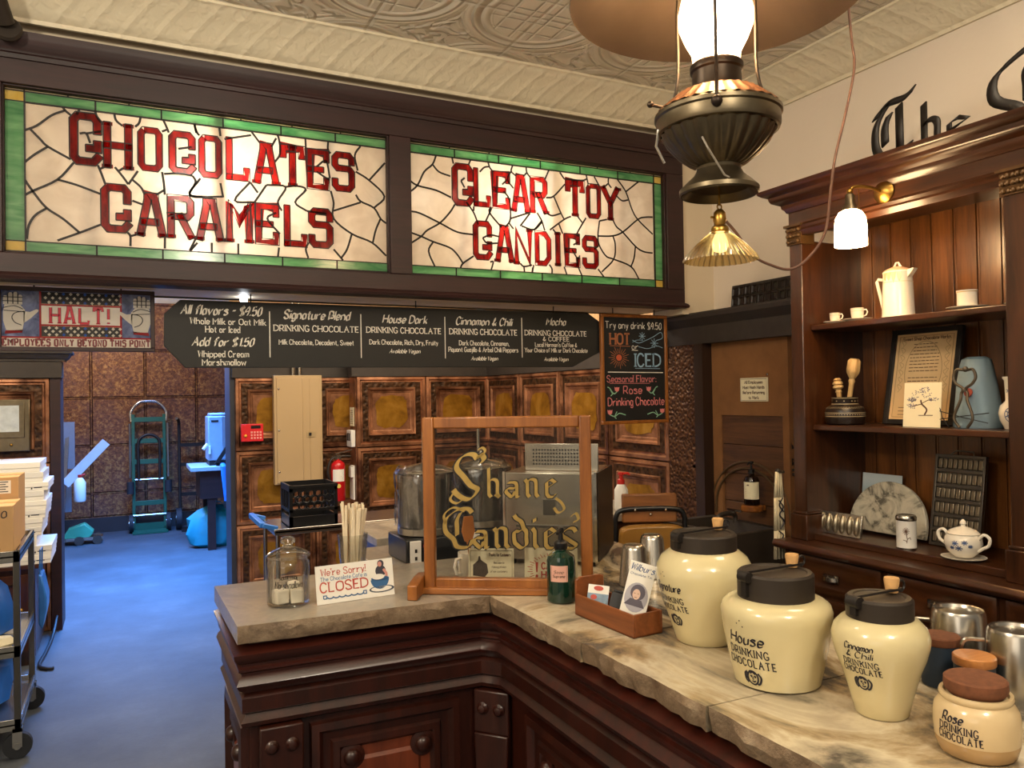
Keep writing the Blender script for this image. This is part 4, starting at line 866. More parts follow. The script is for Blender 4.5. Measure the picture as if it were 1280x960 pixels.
# cards leaning behind the pane
def card(name, label, lx, ly, wd, ht, mt, rz, ex, tl=-.14):
    base = Matrix.Translation((.940, 1.950, 0))@Matrix.Rotation(radians(-33), 4, 'Z'); p = base @ Vector((lx, ly, 0))
    t = thing(name, label, 'card', (p.x, p.y, ZC), radians(-33)+rz); tm = Matrix.Rotation(tl, 4, 'X')
    m = MB(); m.M = tm; m.box(-wd/2, wd/2, 0, .002, 0, ht); m.build('card', mt, t)
    ex(t, lambda u, v: tm @ Vector((u, -.0005, v))); return t
def ex1(t, fn):
    m = MB(); b = .004; w_, h_ = .064, .107
    strip(m, [(-w_+b, b), (w_-b, b), (w_-b, h_-b), (-w_+b, h_-b), (-w_+b, b)], None, .0006, fn)
    write(m, 'Thanks for Customers', .024, .092, .062, .008, fn, 'serif', .09)
    for j, wd in enumerate((.030, .040, .048)): write(m, ('Back soon to', 'Making drinks', 'of our customers')[j], .022, .070-.012*j, wd, .006, fn, 'script', .06, shear=.2)
    write(m, 'Thank you', .026, .026, .03, .006, fn, 'script', .06, shear=.2); m.build('lettering', INKBR, t, recalc=False)
    m = MB(); m.poly([fn(*p) for p in ((-.052, .034), (-.018, .030), (-.008, .042), (-.012, .066), (-.030, .078), (-.032, .088), (-.036, .088), (-.038, .076), (-.052, .064))]); m.build('building_engraving', flat('engraving_ink', '#54483e', .8, 0, .5, 250), t, recalc=False)
card('thanks_card', 'pale yellow printed card with a building engraving, behind the glass screen', -.045, .055, .130, .110, CREAMP, .02, ex1)
def ex2(t, fn):
    m = MB()
    for j in range(40):
        a = 2*pi*j/40; r0, r1 = .050, .058+.006*(j % 2); strip(m, [(r0*1.05*cos(a), .052+r0*.72*sin(a)), (r1*1.05*cos(a), .052+r1*.72*sin(a))], None, .0009, fn)
    write(m, 'CASH', -.0, .062, .052, .016, fn, 'serif', .11); write(m, 'HERE', -.0, .038, .052, .016, fn, 'serif', .11)
    for s in (-1, 1): m.poly([fn(s*.040-.004, .072), fn(s*.040+.004, .072), fn(s*.040+.0018, .044), fn(s*.040-.0018, .044)]); oval(m, fn, s*.040, .034, .004, .004)
    m.build('red_printing', flat('red_printing_ink', '#b8402f', .7), t, recalc=False)
card('payment_card', 'cream card with red sunburst printing, behind the green bottle', .125, .055, .150, .112, CREAMP, -.04, ex2)
# green pump bottle
t = thing('pump_bottle', 'dark green glass pump bottle with a pink label in front of the oak screen', 'bottle', (1.035, 1.80, ZC))
m = MB(); m.lathe([(0, 0), (.034, 0), (.038, .004), (.038, .108), (.035, .120), (.022, .130), (.016, .134), (.016, .146), (0, .146)], 36); b = m.build('body', GREENG, t)
m = MB(); m.lathe([(.0175, .138), (.0185, .140), (.0185, .154), (.013, .160), (.007, .162), (.006, .180), (0, .180)], 24); m.lathe([(.009, .180), (.010, .184), (.009, .194), (0, .196)], 18); m.tube([(0, 0, .190), (-.018, -.020, .190), (-.026, -.030, .184)], .0045, 8); m.build('pump', BLKGL, t)
m = MB(); PB = [(.038, 0), (.038, .12)]; fn = wrap(PB, radians(231), .0008)
n = 10
for j in range(n): m.poly([fn(-.024+.048*j/n, .058), fn(-.024+.048*(j+1)/n, .058), fn(-.024+.048*(j+1)/n, .100), fn(-.024+.048*j/n, .100)])
lb = m.build('label', PINKL, b); m = MB(); fn = wrap(PB, radians(231), .0012); write(m, 'Soap', 0, .084, .026, .007, fn, 'script', .08, step=.005); write(m, 'Supreme', 0, .073, .032, .007, fn, 'script', .08, step=.005); strip(m, [(-.021, .061), (.021, .061), (.021, .097), (-.021, .097), (-.021, .061)], None, .0004, fn); m.build('lettering', INKBR, lb, recalc=False)
# wooden card box
t = thing('card_box', 'open walnut box with a high back board holding printed cards', 'box', (1.048, 1.560, ZC), radians(3))
m = MB(); m.box(-.042, .042, -.115, .115, 0, .006); m.box(-.042, -.036, -.115, .115, 0, .052); m.box(.036, .042, -.115, .115, 0, .052); m.box(-.036, .036, -.115, -.109, 0, .052); m.build('tray', BOXW, t, bev=.0015)
m = MB(); m.prism([(-.042, 0), (.042, 0), (.042, .085), (.030, .092), (-.030, .092), (-.042, .085)], .109, .116, lambda a, b, d: (a, d, b)); m.build('back_board', BOXW, t, bev=.0015)
def leaf(name, label, x, y, wd, ht, ax, rz, mat_, ex=None, rx=-.5, z=.007):
    o = thing(name, label, 'card', (x, y, ZC+z), rz, None); tm = Matrix.Rotation(rx, 4, 'X')@Matrix.Rotation(ax, 4, 'Y')
    m = MB(); m.M = tm; m.box(-wd/2, wd/2, 0, .0014, 0, ht); m.build('card', mat_, o)
    if ex: ex(o, lambda u, v: tm @ Vector((u, -.0006, v)))
def ex3(o, fn):
    m = MB(); write(m, 'Wilburs', 0, .128, .054, .015, fn, 'script', .06, shear=.25); write(m, 'Chocolate Tin', 0, .112, .05, .005, fn, 'plain', .07); m.build('lettering', INKB, o, recalc=False)
    m = MB(); oval(m, fn, .0, .060, .027, .034); m.build('portrait_ground', flat('portrait_grey', '#a7a4ac', .8), o, recalc=False)
    f2 = lambda u, v: fn(u, v)+Vector((-.0003, -.0005, .0002))
    m = MB(); oval(m, f2, .002, .072, .017, .018); m.poly([f2(-.024, .040), f2(.024, .040), f2(.014, .056), f2(-.012, .056)]); m.build('portrait_hair', flat('portrait_ink', '#5a5560', .8), o, recalc=False)
    f3 = lambda u, v: fn(u, v)+Vector((-.0006, -.0010, .0004))
    m = MB(); oval(m, f3, .0, .067, .009, .012); m.build('portrait_face', flat('portrait_pink', '#d8b8a4', .8), o, recalc=False)
    f4 = lambda u, v: fn(u, v)+Vector((-.0008, -.0014, .0005)); m = MB()
    for s in (-1, 1): strip(m, [(s*.004-.0018, .069), (s*.004+.0018, .069)], None, .0006, f4)
    strip(m, [(-.003, .060), (.003, .060)], None, .0006, f4); m.build('portrait_features', INKBR, o, recalc=False)
leaf('portrait_leaflet', 'tall white leaflet with an oval portrait leaning out of the walnut box', 1.040, 1.497, .060, .140, .24, radians(-42), CARDW, ex3, -.20, .017)
def ex4(o, fn):
    m = MB(); m.poly([fn(-.026, .02), fn(.026, .02), fn(.026, .045), fn(-.026, .045)]); m.build('picture', flat('card_picture', '#7f95a8', .7, 0, .5, 90), o, recalc=False)
    m = MB(); oval(m, lambda u, v: fn(u, v)+Vector((0, -.0004, 0)), 0, .058, .012, .006); oval(m, lambda u, v: fn(u, v)+Vector((0, -.0004, 0)), -.01, .036, .008, .006); m.build('red_motif', REDT, o, recalc=False)
leaf('picture_card', 'small card with a blue picture at the back of the walnut box', 1.034, 1.63, .052, .066, .08, radians(-40), CARDW, ex4, -.40, .011)
m = MB(); m.box(-.024, .024, -.012, .012, 0, .052); m.box(-.020, .020, -.009, .009, .052, .058)
tag(m.build('black_carton', flat('black_card', '#1c1b1d', .35), None, bev=.002, loc=(1.047, 1.560, ZC+.018), rot=(-.35, .25, radians(-40))), 'small black carton standing between the cards in the walnut box', 'carton')
# steel tumblers upside down behind the box
def shaker(x, y, label, h_=.118, r0=.043, r1=.034, grp='upturned steel cups'):
    m = MB(); m.lathe([(r0-.002, .0), (r0+.001, .001), (r0+.001, .004), (r0, .006), (r1, h_-.012), (r1-.004, h_-.003), (r1-.008, h_), (r1-.012, h_-.002), (0, h_-.003)], 36)
    return tag(m.build('steel_cup', STEEL, None, loc=(x, y, ZC)), label, 'cup', grp)
shaker(1.300, 1.845, 'upturned steel cup nearer the green bottle, behind the walnut box', .115)
shaker(1.405, 1.90, 'upturned steel cup partly hidden by the largest cream crock', .125)
# canisters and tins beside the rose crock
def canister(x, y, label, r=.052, h_=.125):
    t = thing('steel_canister', label, 'canister', (x, y, ZC), 0, 'steel canisters behind the rose crock')
    m = MB(); m.lathe([(r, 0), (r+.001, .003), (r-.006, h_-.006), (r-.009, h_), (r-.013, h_-.001), (r-.015, h_-.006), (0, h_-.005)], 36); m.build('body', STEEL, t)
    m = MB(); m.tube([(p.x, p.y, p.z) for p in spline([(-r*.5, r*.8, h_*.78), (-r*.95, r*1.25, h_*.74), (-r*.95, r*1.25, h_*.35), (-r*.5, r*.8, h_*.22)], 5)], .004, 6); m.build('handle', STEEL, t)
canister(1.425, .962, 'steel canister right behind the Cinnamon and Chili crock'); canister(1.395, .835, 'steel canister standing furthest along the counter end')
def tin(x, y, lidm, label, h_=.085):
    t = thing('navy_tin', label, 'tin', (x, y, ZC), 0, 'navy tins with wooden lids')
    m = MB(); m.lathe([(0, 0), (.030, 0), (.032, .002), (.032, h_), (0, h_)], 32); m.build('body', NAVY, t)
    m = MB(); m.lathe([(.033, h_+.0005), (.034, h_+.002), (.034, h_+.014), (.032, h_+.016), (0, h_+.016)], 32); m.build('lid', lidm, t)
tin(1.350, .948, BROWNLID, 'navy tin with a reddish brown lid, nearest the Cinnamon crock', .075); tin(1.317, .862, TINWOOD, 'navy tin with a pale acacia lid behind the rose crock', .068)
m = MB(); m.lathe([(0, 0), (.03, 0), (.06, .008), (.061, .010), (.03, .004), (0, .003)], 32); tag(m.build('white_saucer', WHITE, None, loc=(1.30, 1.045, ZC)), 'white saucer behind the House and Cinnamon crocks', 'saucer')
# ------------------------------------------------------------------ things on the hutch
def cup(x, y, z, label, s=1., handle=(1, -.3), grp='cups and saucers on the upper hutch shelf'):
    t = thing('teacup', label, 'cup', (x, y, z+.0075), 0, grp)
    m = MB(); m.lathe([(0, 0), (.016*s, 0), (.018*s, .003), (.026*s, .012*s), (.0285*s, .03*s), (.030*s, .054*s), (.0285*s, .054*s), (.026*s, .03*s), (.02*s, .008), (0, .007)], 28); b = m.build('body', WHITE, t)
    h = Vector((*handle, 0)).normalized(); r = .029*s
    m = MB(); m.tube([tuple(h*(r+d)+Vector((0, 0, z_))) for d, z_ in ((-.002, .044*s), (.012*s, .046*s), (.018*s, .034*s), (.012*s, .020*s), (-.003, .014*s))], .0028, 8); m.build('handle', WHITE, t)
    m = MB(); fn = wrap([(.0265*s, .012*s), (.0285*s, .03*s), (.030*s, .054*s)], pi); n = 40
    for zz in (.050*s, .040*s): strip(m, [(r*(2*pi*j/n-pi), zz) for j in range(n+1)], None, .0006, fn)
    m.build('gilt_bands', GOLDL, b, recalc=False); return t
def saucer(x, y, z, label, r=.062):
    m = MB(); m.lathe([(0, 0), (r*.5, 0), (r*.55, .002), (r, .010), (r*1.01, .0115), (r*.55, .005), (0, .0045)], 32)
    return tag(m.build('saucer', WHITE, None, loc=(x, y, z)), label, 'saucer', 'cups and saucers on the upper hutch shelf')
S1, S2, S3 = 1.788, 1.373, .923
saucer(2.655, 2.30, S1, 'white saucer under the smaller cup at the far end of the top shelf', .046); cup(2.655, 2.30, S1, 'small white cup at the far end of the top hutch shelf', .72, (.3, -1))
saucer(2.65, 2.185, S1, 'white saucer under the cup beside the tall pitcher', .056); cup(2.65, 2.185, S1, 'white teacup with gilt bands just left of the tall white pitcher', .86, (.3, -1))
# tall chocolate pot
t = thing('pitcher', 'tall white chocolate pot with a peach lid and angular handle on the top hutch shelf', 'pitcher', (2.67, 2.015, S1), 0)
PI_ = [(.058, 0), (.060, .003), (.058, .012), (.055, .10), (.051, .165), (.053, .175), (.050, .178)]
m = MB(); m.lathe([(0, 0)]+PI_+[(0, .178)], 36); b = m.build('body', WHITE, t)
m = MB(); m.lathe([(.050, .178), (.048, .182), (.034, .190), (.014, .197), (0, .199)], 32); lid = m.build('lid', flat('peach_glaze', '#d9a888', .25), t)
m = MB(); m.tube([(0, .016, .193), (0, .004, .212), (0, -.004, .212), (0, -.016, .193)], .0042, 8); m.build('lid_loop', WHITE, lid)
m = MB(); m.tube([(0, .050, .150), (0, .085, .158), (0, .092, .150), (0, .060, .02)], .0062, 8); m.build('handle', WHITE, t)
m = MB(); m.prism([(-.052, .150), (-.078, .180), (-.074, .182), (-.05, .178)], -.012, .012, lambda a, b_, d: (d, a, b_)); m.build('spout', WHITE, t)
m = MB(); fn = wrap(PI_, radians(195))
for u in (-.03, -.012, .006, .026): m.poly([fn(u-.010, .172), fn(u+.010, .172), fn(u+.007, .150), fn(u, .138-.01*(u > 0)), fn(u-.007, .150)])
m.build('peach_decoration', MATS['peach_glaze'], b, recalc=False)
m = MB(); n = 40; fn = wrap(PI_, pi, .0006); strip(m, [(.054*(2*pi*j/n-pi), .135) for j in range(n+1)], None, .0008, fn); m.build('gilt_band', GOLDL, b, recalc=False)
saucer(2.66, 1.735, S1, 'white saucer under the straight-sided cup near the hutch post', .066)
t = thing('tall_cup', 'straight-sided white cup with a gilt rim, right of the pitcher on the top shelf', 'cup', (2.66, 1.735, S1+.0075))
TC = [(.030, 0), (.032, .002), (.032, .050), (.034, .062)]
m = MB(); m.lathe([(0, 0)]+TC+[(.031, .062), (.029, .01), (0, .006)], 32); b = m.build('body', WHITE, t)
m = MB(); fn = wrap(TC, pi, .0006); strip(m, [(.033*(2*pi*j/40-pi), .056) for j in range(41)], None, .0012, fn); m.build('gilt_band', GOLDL, b, recalc=False)
saucer(2.70, 1.575, S1, 'white saucer at the right end of the top shelf, half hidden by the hutch post', .05)
# carved jar with turned whisks
t = thing('carved_jar', 'dark carved wooden jar with pale incised bands on the middle hutch shelf', 'jar', (2.665, 2.268, S2))
CJ = [(r*.97, z) for r, z in [(.070, 0), (.076, .004), (.080, .02), (.080, .05), (.074, .068), (.056, .080), (.052, .084), (.052, .108), (.054, .112)]]
m = MB(); m.lathe([(0, 0)]+CJ+[(.047, .112), (.045, .07), (0, .06)], 40); b = m.build('body', CARVED, t)
m = MB(); fn = wrap(CJ, pi, .0007)
for zz in (.048, .0335, .084, .108): strip(m, [(.078*(2*pi*j/60-pi), zz) for j in range(61)], None, .0009, fn)
for j in range(48):
    u = .078*(2*pi*j/48-pi); strip(m, [(u, .041), (u+.004, .041)], None, .0012, fn); strip(m, [(u, .066), (u+.003, .072)], None, .0012, fn)
    if j % 3 == 0: strip(m, [(u, .096), (u+.005, .096)], None, .0014, fn)
m.build('incised_bands', flat('bone_incision', '#c9b792', .7), b, recalc=False)
def whisk(y, tip, lean, label, kind):
    t = thing('chocolate_whisk', label, 'whisk', (2.665, y, S2+.066), 0, 'turned wooden whisks in the carved jar')
    d = Vector((-.02, lean, 1)).normalized(); M_ = d.to_track_quat('Z', 'Y').to_matrix().to_4x4()
    m = MB(); m.M = M_; m.lathe([(0, 0), (.009, 0), (.010, tip*.5), (.0135, tip*.55), (.010, tip*.60), (.012, tip*.62)], 20); m.build('shaft', SPOONW, t)
    m = MB(); m.M = M_
    if kind: m.lathe([(.012, tip*.62), (.022, tip*.72), (.024, tip*.78), (.023, tip*.95), (.015, tip), (0, tip)], 24, flute=.25, nfl=8)
    else: m.lathe([(.012, tip*.62), (.021, tip*.68), (.021, tip*.74), (.014, tip*.77), (.021, tip*.80), (.019, tip*.87), (.012, tip*.90), (.017, tip*.94), (.010, tip), (0, tip)], 20)
    m.build('carved_head', SPOONW, t)
whisk(2.290, .125, .10, 'short turned whisk with a ringed head in the carved jar', 0); whisk(2.252, .205, -.20, 'long wooden whisk with a fluted head leaning in the carved jar', 1)
# leaning frame
def leaning(name, label, cat, x, y, z, lean=.12):
    t = thing(name, label, cat, (x, y, z)); tm = Matrix.Rotation(lean, 4, 'Y'); return t, tm
t, tm = leaning('framed_certificate', 'black-framed printed certificate leaning on the middle hutch shelf', 'picture frame', 2.755, 2.005, S2, .20)
def hb(m, tm, x0, x1, y0, y1, z0, z1): m.M = tm; m.box(x0, x1, y0, y1, z0, z1); m.M = None
w_, h_ = .150, .385
m = MB()
for b in ((-w_, -w_+.022, 0, h_), (w_-.022, w_, 0, h_), (-w_+.022, w_-.022, 0, .020), (-w_+.022, w_-.022, h_-.020, h_)): hb(m, tm, -.014, .004, b[0], b[1], b[2], b[3])
m.build('frame', BLACK, t, bev=.002)
m = MB(); hb(m, tm, -.006, -.004, -w_+.02, w_-.02, .018, h_-.018); p = m.build('parchment', PARCH, t)
fn = lambda u, v: tm @ Vector((-.0068, -u, v)); fnb = lambda u, v: tm @ Vector((-.0072, -u, v))
m = MB(); write(m, 'Sweet Shop Chocolate Works', 0, .345, .20, .012, fn, 'serif', .09)
for j in range(18):
    if j in (9, 15): continue
    v = .322-.0135*j; k = .062 if 2 < j < 12 else .05; u = -k
    while u < k:
        q = min(k, u+random.uniform(.008, .022)); strip(m, [(u, v), (q, v)], None, .0014, fn); u = q+.003
for j in range(3):
    strip(m, [(-.09, .068-.014*j), (.09, .068-.014*j)], None, .0012, fn)
m.build('printing', INKBR, p, recalc=False)
m = MB(); strip(m, [(.078*cos(2*pi*j/48), .215+.118*sin(2*pi*j/48)) for j in range(49)], None, .0012, fnb)
strip(m, [(-.114, .03), (.114, .03), (.114, .355), (-.114, .355), (-.114, .03)], None, .0012, fnb)
for s in (-1, 1):
    for j in range(7): strip(m, [(a.x, a.y) for a in spline([(s*.10, .13+.03*j, 0), (s*.085, .15+.03*j, 0), (s*.105, .16+.03*j, 0), (s*.095, .14+.03*j, 0)], 4)], None, .0008, fnb)
m.build('oval_border', flat('certificate_border_ink', '#a3855c', .8), p, recalc=False)
t, tm = leaning('tree_card', 'cream card with a drawing of a bent tree on the middle hutch shelf', 'card', 2.635, 1.905, S2, .10)
m = MB(); hb(m, tm, -.001, .001, -.075, .075, 0, .165); c = m.build('card', CREAMP, t)
fn = lambda u, v: tm @ Vector((-.0018, -u, v)); m = MB()
strip(m, [(a.x, a.y) for a in spline([(.012, .045, 0), (.020, .065, 0), (.0, .085, 0), (-.005, .10, 0)], 5)], None, .003, fn); strip(m, [(0, .085), (-.025, .080), (-.04, .075)], None, .0016, fn); strip(m, [(0, .088), (.025, .10), (.045, .10)], None, .0014, fn); strip(m, [(-.012, .043), (.045, .044)], None, .0012, fn); m.build('trunk_drawing', INKBR, c, recalc=False)
m = MB()
for k in range(150):
    cx, cz, sx, sz = random.choice(((0, .122, .045, .018), (-.042, .100, .020, .010), (-.040, .076, .022, .010), (.045, .102, .022, .010), (.012, .138, .025, .010)))
    a = random.uniform(0, 2*pi); rr = math.sqrt(random.random()); u, v = cx+sx*rr*cos(a)*.9, cz+sz*rr*sin(a)*.9; b = random.uniform(0, pi); strip(m, [(u, v), (u+.006*cos(b), v+.004*sin(b))], None, .0011, fn)
m.build('foliage_drawing', flat('grey_pencil', '#7a7484', .8), c, recalc=False)
# blue sugarloaf with iron nippers
t = thing('sugar_loaf', 'cone of sugar wrapped in grey-blue paper tied with string on the middle shelf', 'sugar loaf', (2.72, 1.745, S2))
m = MB(); SL = [(.082, 0), (.084, .004), (.078, .06), (.066, .15), (.054, .225), (.048, .243), (.030, .252)]; m.lathe([(0, 0)]+SL+[(0, .250)], 28)
for i, v in enumerate(m.v):
    a = atan2(v.y, v.x); k = 1+.05*sin(5*a+v.z*20)+.02*sin(11*a-v.z*50); v.x *= k*.85; v.y *= k; 
b = m.build('wrapped_loaf', PAPERB, t)
m = MB()
for (p, q) in (((-.082, .088, .030), (-.072, -.085, .055)), ((-.082, .088, .06), (-.070, -.08, .02)), ((-.085, .05, .0), (-.076, .092, .075))): m.tube([p, ((p[0]+q[0])/2-.012, (p[1]+q[1])/2, (p[2]+q[2])/2), q], .0016, 6)
m.build('string', BLACK, t)
m = MB(); m.lathe([(0, 0), (.016, .001), (.015, .004), (0, .006)], 16); m.build('red_seal', flat('red_seal', '#8a3a2c', .5), b, loc=(-.068, -.012, .125), rot=(0, -pi/2+.2, 0))
t = thing('sugar_nippers', 'black iron sugar nippers standing against the blue paper cone', 'tongs', (2.622, 1.728, S2))
m = MB()
for s in (-1, 1):
    m.tube([(p.x, p.y, p.z) for p in spline([(.01, s*.006, .205), (.004, s*.030, .205), (.002, s*.040, .180), (0, s*.030, .158), (0, s*.008, .143), (0, -s*.010, .125), (-.004, -s*.012, .10), (-.008, -s*.030, .055), (-.010, -s*.032, .030), (-.010, -s*.014, .004)], 6)], .005, 8)
m.lathe([(0, 0), (.010, 0), (.010, .008), (0, .010)], 14, (0, 0, .13)); m.ball((.008, 0, .207), .010); m.build('nippers', flat('old_iron', '#5c5348', .45, .7), t)
# white bottle vase
t = thing('white_vase', 'white porcelain chocolate vase with a blue patterned belly next to the hutch post', 'vase', (2.70, 1.600, S2))
VA = [(.034, 0), (.036, .006), (.048, .03), (.052, .055), (.046, .08), (.032, .094), (.030, .10), (.033, .165), (.038, .172), (.038, .178)]
m = MB(); m.lathe([(0, 0)]+VA+[(.033, .178), (.028, .17), (0, .16)], 36); b = m.build('body', WHITE, t)
m = MB(); fn = wrap(VA, radians(200)); write(m, 'CIOCCOLATA', .004, .130, .062, .010, fn, 'plain', .07, step=.006)
for r_ in (.026, .016, .007): strip(m, [(.0+r_*cos(2*pi*j/32), .05+r_*sin(2*pi*j/32)) for j in range(33)], None, .0012, fn)
for j in range(8): strip(m, [(.008*cos(j*pi/4), .05+.008*sin(j*pi/4)), (.024*cos(j*pi/4+.3), .05+.024*sin(j*pi/4+.3))], None, .0016, fn)
m.build('blue_pattern', INKB, b, recalc=False)
# lower ledge
t, tm = leaning('postcard', 'seaside photo postcard leaning behind the marble disc', 'postcard', 2.84, 2.255, S3, .10)
m = MB(); hb(m, tm, 0, .002, -.095, .095, .075, .235); hb(m, tm, .002, .006, -.02, .02, 0, .09); g = G('postcard_print'); z_ = g.sep(g.co())[2]
g.fin(g.ramp(g.m_('ADD', g.vramp(z_, .07, .235), g.m_('MULTIPLY', g.noise(g.co(), 14, 4), .25)), [(.3, '#5a5f66'), (.55, '#8f9fa3'), (.75, '#a9bcc4'), (.95, '#c3cdd0')]), .5); m.build('card', MATS['postcard_print'], t)
t, tm = leaning('marble_disc', 'round white veined marble slab leaning upright on the hutch ledge', 'marble slab', 2.735, 2.150, S3, .20)
m = MB(); R_ = .176; m.M = tm
m.prism([(R_*sin(2*pi*j/64), R_-R_*cos(2*pi*j/64)-.13) for j in range(64) if R_-R_*cos(2*pi*j/64) > .13], 0, .018, lambda a, b, d: (d, -a, b)); m.build('slab', DISC, t, bev=.003)
t, tm = leaning('chocolate_mould', 'low silver chocolate mould with six rounded hollows in front of the marble disc', 'mould', 2.605, 2.265, S3, .18)
m = MB(); hb(m, tm, 0, .012, -.105, .105, 0, .092); p = m.build('tray', STEEL, t, bev=.002)
for j in range(6):
    m = MB(); m.M = tm @ Matrix.Translation((0, -.086+.0345*j, .046)) @ Matrix.Diagonal((.45, .42, 1.15, 1)); m.ball((0, 0, 0), .034, 16, 10); m.build('hollow', flat('worn_tin', '#a89c86', .3, .9, .2, 30) if 'worn_tin' not in MATS else MATS['worn_tin'], p)
t = thing('shaker_tin', 'white shaker tin with a steel lid and printed flower on the hutch ledge', 'tin', (2.60, 1.950, S3))
ST = [(.034, 0), (.034, .105)]
m = MB(); m.lathe([(0, .003), (.035, .003), (.034, .006), (.034, .105), (0, .105)], 36); b = m.build('body', WHITEP, t)
m = MB(); m.lathe([(.0355, 0), (.0355, .006), (.034, .006)], 36); m.build('steel_base', STEEL, t)
m = MB(); m.lathe([(.035, .105), (.036, .107), (.036, .118), (.032, .124), (.028, .122), (0, .124)], 36); m.build('steel_lid', STEEL, t)
m = MB(); fn = wrap(ST, radians(215))
for j in range(12): a = 2*pi*j/12; strip(m, [(.003*cos(a), .068+.003*sin(a)), (.012*cos(a), .068+.014*sin(a))], None, .0009, fn)
strip(m, [(0, .066), (.004, .04), (.002, .025)], None, .0012, fn); strip(m, [(.004, .04), (.014, .046), (.016, .038)], None, .0012, fn); strip(m, [(.003, .032), (-.010, .036)], None, .0012, fn); oval(m, fn, 0, .068, .004, .004, 10); m.build('flower_print', INKBR, b, recalc=False)
t, tm = leaning('bar_mould', 'tall dark metal chocolate bar mould of six ribbed rows standing on the ledge', 'mould', 2.745, 1.862, S3, .16)
w_, h_ = .098, .345
m = MB()
for b in ((-w_, -w_+.010, 0, h_), (w_-.010, w_, 0, h_)): hb(m, tm, -.008, .006, b[0], b[1], b[2], b[3])
for j in range(7): hb(m, tm, -.008, .006, -w_+.01, w_-.01, j*.0555, j*.0555+.012)
hb(m, tm, .006, .008, -w_, w_, 0, h_); fr = m.build('frame', STEELD, t, bev=.0015)
for j in range(6):
    m = MB()
    for k in range(9): hb(m, tm, -.004, .006, -w_+.013+k*.0195, -w_+.029+k*.0195, .0155+j*.0555, .0515+j*.0555)
    m.build('ribbed_row', flat('mould_tin', '#8b7f6c', .4, .85) if 'mould_tin' not in MATS else MATS['mould_tin'], fr, bev=.002)
m = MB(); m.M = tm; m.tube([(0, -.05, h_-.002), (0, -.045, h_+.014), (0, .02, h_+.016), (0, .045, h_-.002)], .003, 6); m.build('wire_loop', STEELD, t)
t = thing('sugar_bowl', 'white lidded sugar bowl with blue flowers and two handles at the ledge end', 'sugar bowl', (2.60, 1.730, S3+.0095))
SB = [(.030, 0), (.034, .004), (.052, .022), (.060, .045), (.057, .066), (.050, .078)]
m = MB(); m.lathe([(0, 0)]+SB+[(0, .078)], 36); b = m.build('body', WHITE, t)
m = MB(); m.lathe([(.050, .0785), (.052, .081), (.040, .092), (.018, .101), (.008, .104), (.007, .108), (.011, .114), (.008, .122), (.003, .128), (0, .129)], 32); m.build('lid', WHITE, t)
for s in (-1, 1):
    m = MB(); m.tube([(p.x, p.y, p.z) for p in spline([(0, s*.050, .062), (0, s*.072, .084), (0, s*.092, .074), (0, s*.088, .050), (0, s*.066, .036), (0, s*.052, .026)], 5)], .0055, 8); m.build('handle', WHITE, t)
m = MB(); fn = wrap(SB, radians(205))
for (u, v, s) in ((-.018, .052, .011), (.012, .056, .010), (-.006, .036, .012), (-.028, .036, .008), (.030, .044, .008)):
    for j in range(7): a = 2*pi*j/7; strip(m, [(u, v), (u+s*cos(a), v+s*sin(a)*.8)], None, .0016, fn)
m.build('blue_flowers', INKB, b, recalc=False)
m = MB(); m.lathe([(0, 0), (.045, 0), (.05, .003), (.070, .008), (.071, .0095), (.05, .006), (0, .005)], 36); tag(m.build('saucer', WHITE, None, loc=(2.60, 1.730, S3)), 'white saucer under the blue flowered sugar bowl', 'saucer')
# carved mould board on the cornice left of the hutch
t, tm = leaning('carved_mould_board', 'dark carved board of small square hollows standing on the cornice by the hutch', 'mould board', 2.86, 2.905, 1.943, .10)
m = MB(); hb(m, tm, 0, .016, -.30, .24, 0, .125); b = m.build('board', CARVED, t, bev=.002)
for r_ in range(2):
    m = MB(); m.M = tm
    for k in range(11): m.rings((-.0006, .232-k*.047, .012+r_*.053), (0, -1, 0), (0, 0, 1), (-1, 0, 0), .042, .048, [(0, 0, 0), (0, .006, 0), (.005, .007, 0), (.009, .001, 0), (.016, .004, 0)])
    m.build('carved_row', CARVED, b)
# wall sconce on the hutch frieze
t = thing('wall_sconce', 'brass wall sconce with a lit white glass shade on the hutch frieze', 'sconce', (2.527, 1.955, 2.245))
m = MB(); m.M = Matrix.Rotation(-pi/2, 4, 'Y'); m.lathe([(.042, 0), (.042, .004), (.030, .016), (.012, .022), (0, .024)], 28); m.build('wall_plate', BRASS, t)
m = MB(); m.tube([(p.x, p.y, p.z) for p in spline([(-.02, 0, 0), (-.07, .01, .012), (-.125, .03, .012), (-.14, .034, -.01)], 6)], .0065, 10); m.ball((-.14, .034, -.005), .012); m.build('arm', BRASS, t)
m = MB(); m.lathe([(.007, -.01), (.016, -.018), (.018, -.05), (.026, -.062), (.028, -.074), (.022, -.076)], 24, (-.14, .034, 0)); m.build('socket', DBRASS, t)
m = MB(); m.lathe([(.022, -.072), (.040, -.082), (.052, -.105), (.056, -.14), (.056, -.205), (.054, -.205), (.052, -.14)], 32, (-.14, .034, 0)); m.build('glass_shade', SHADEL, t)
m = MB(); m.tube([(-.11, .02, .002), (-.11, .02, -.12)], .0013, 5); m.ball((-.11, .02, -.122), .004); m.build('pull_chain', BRASS, t)
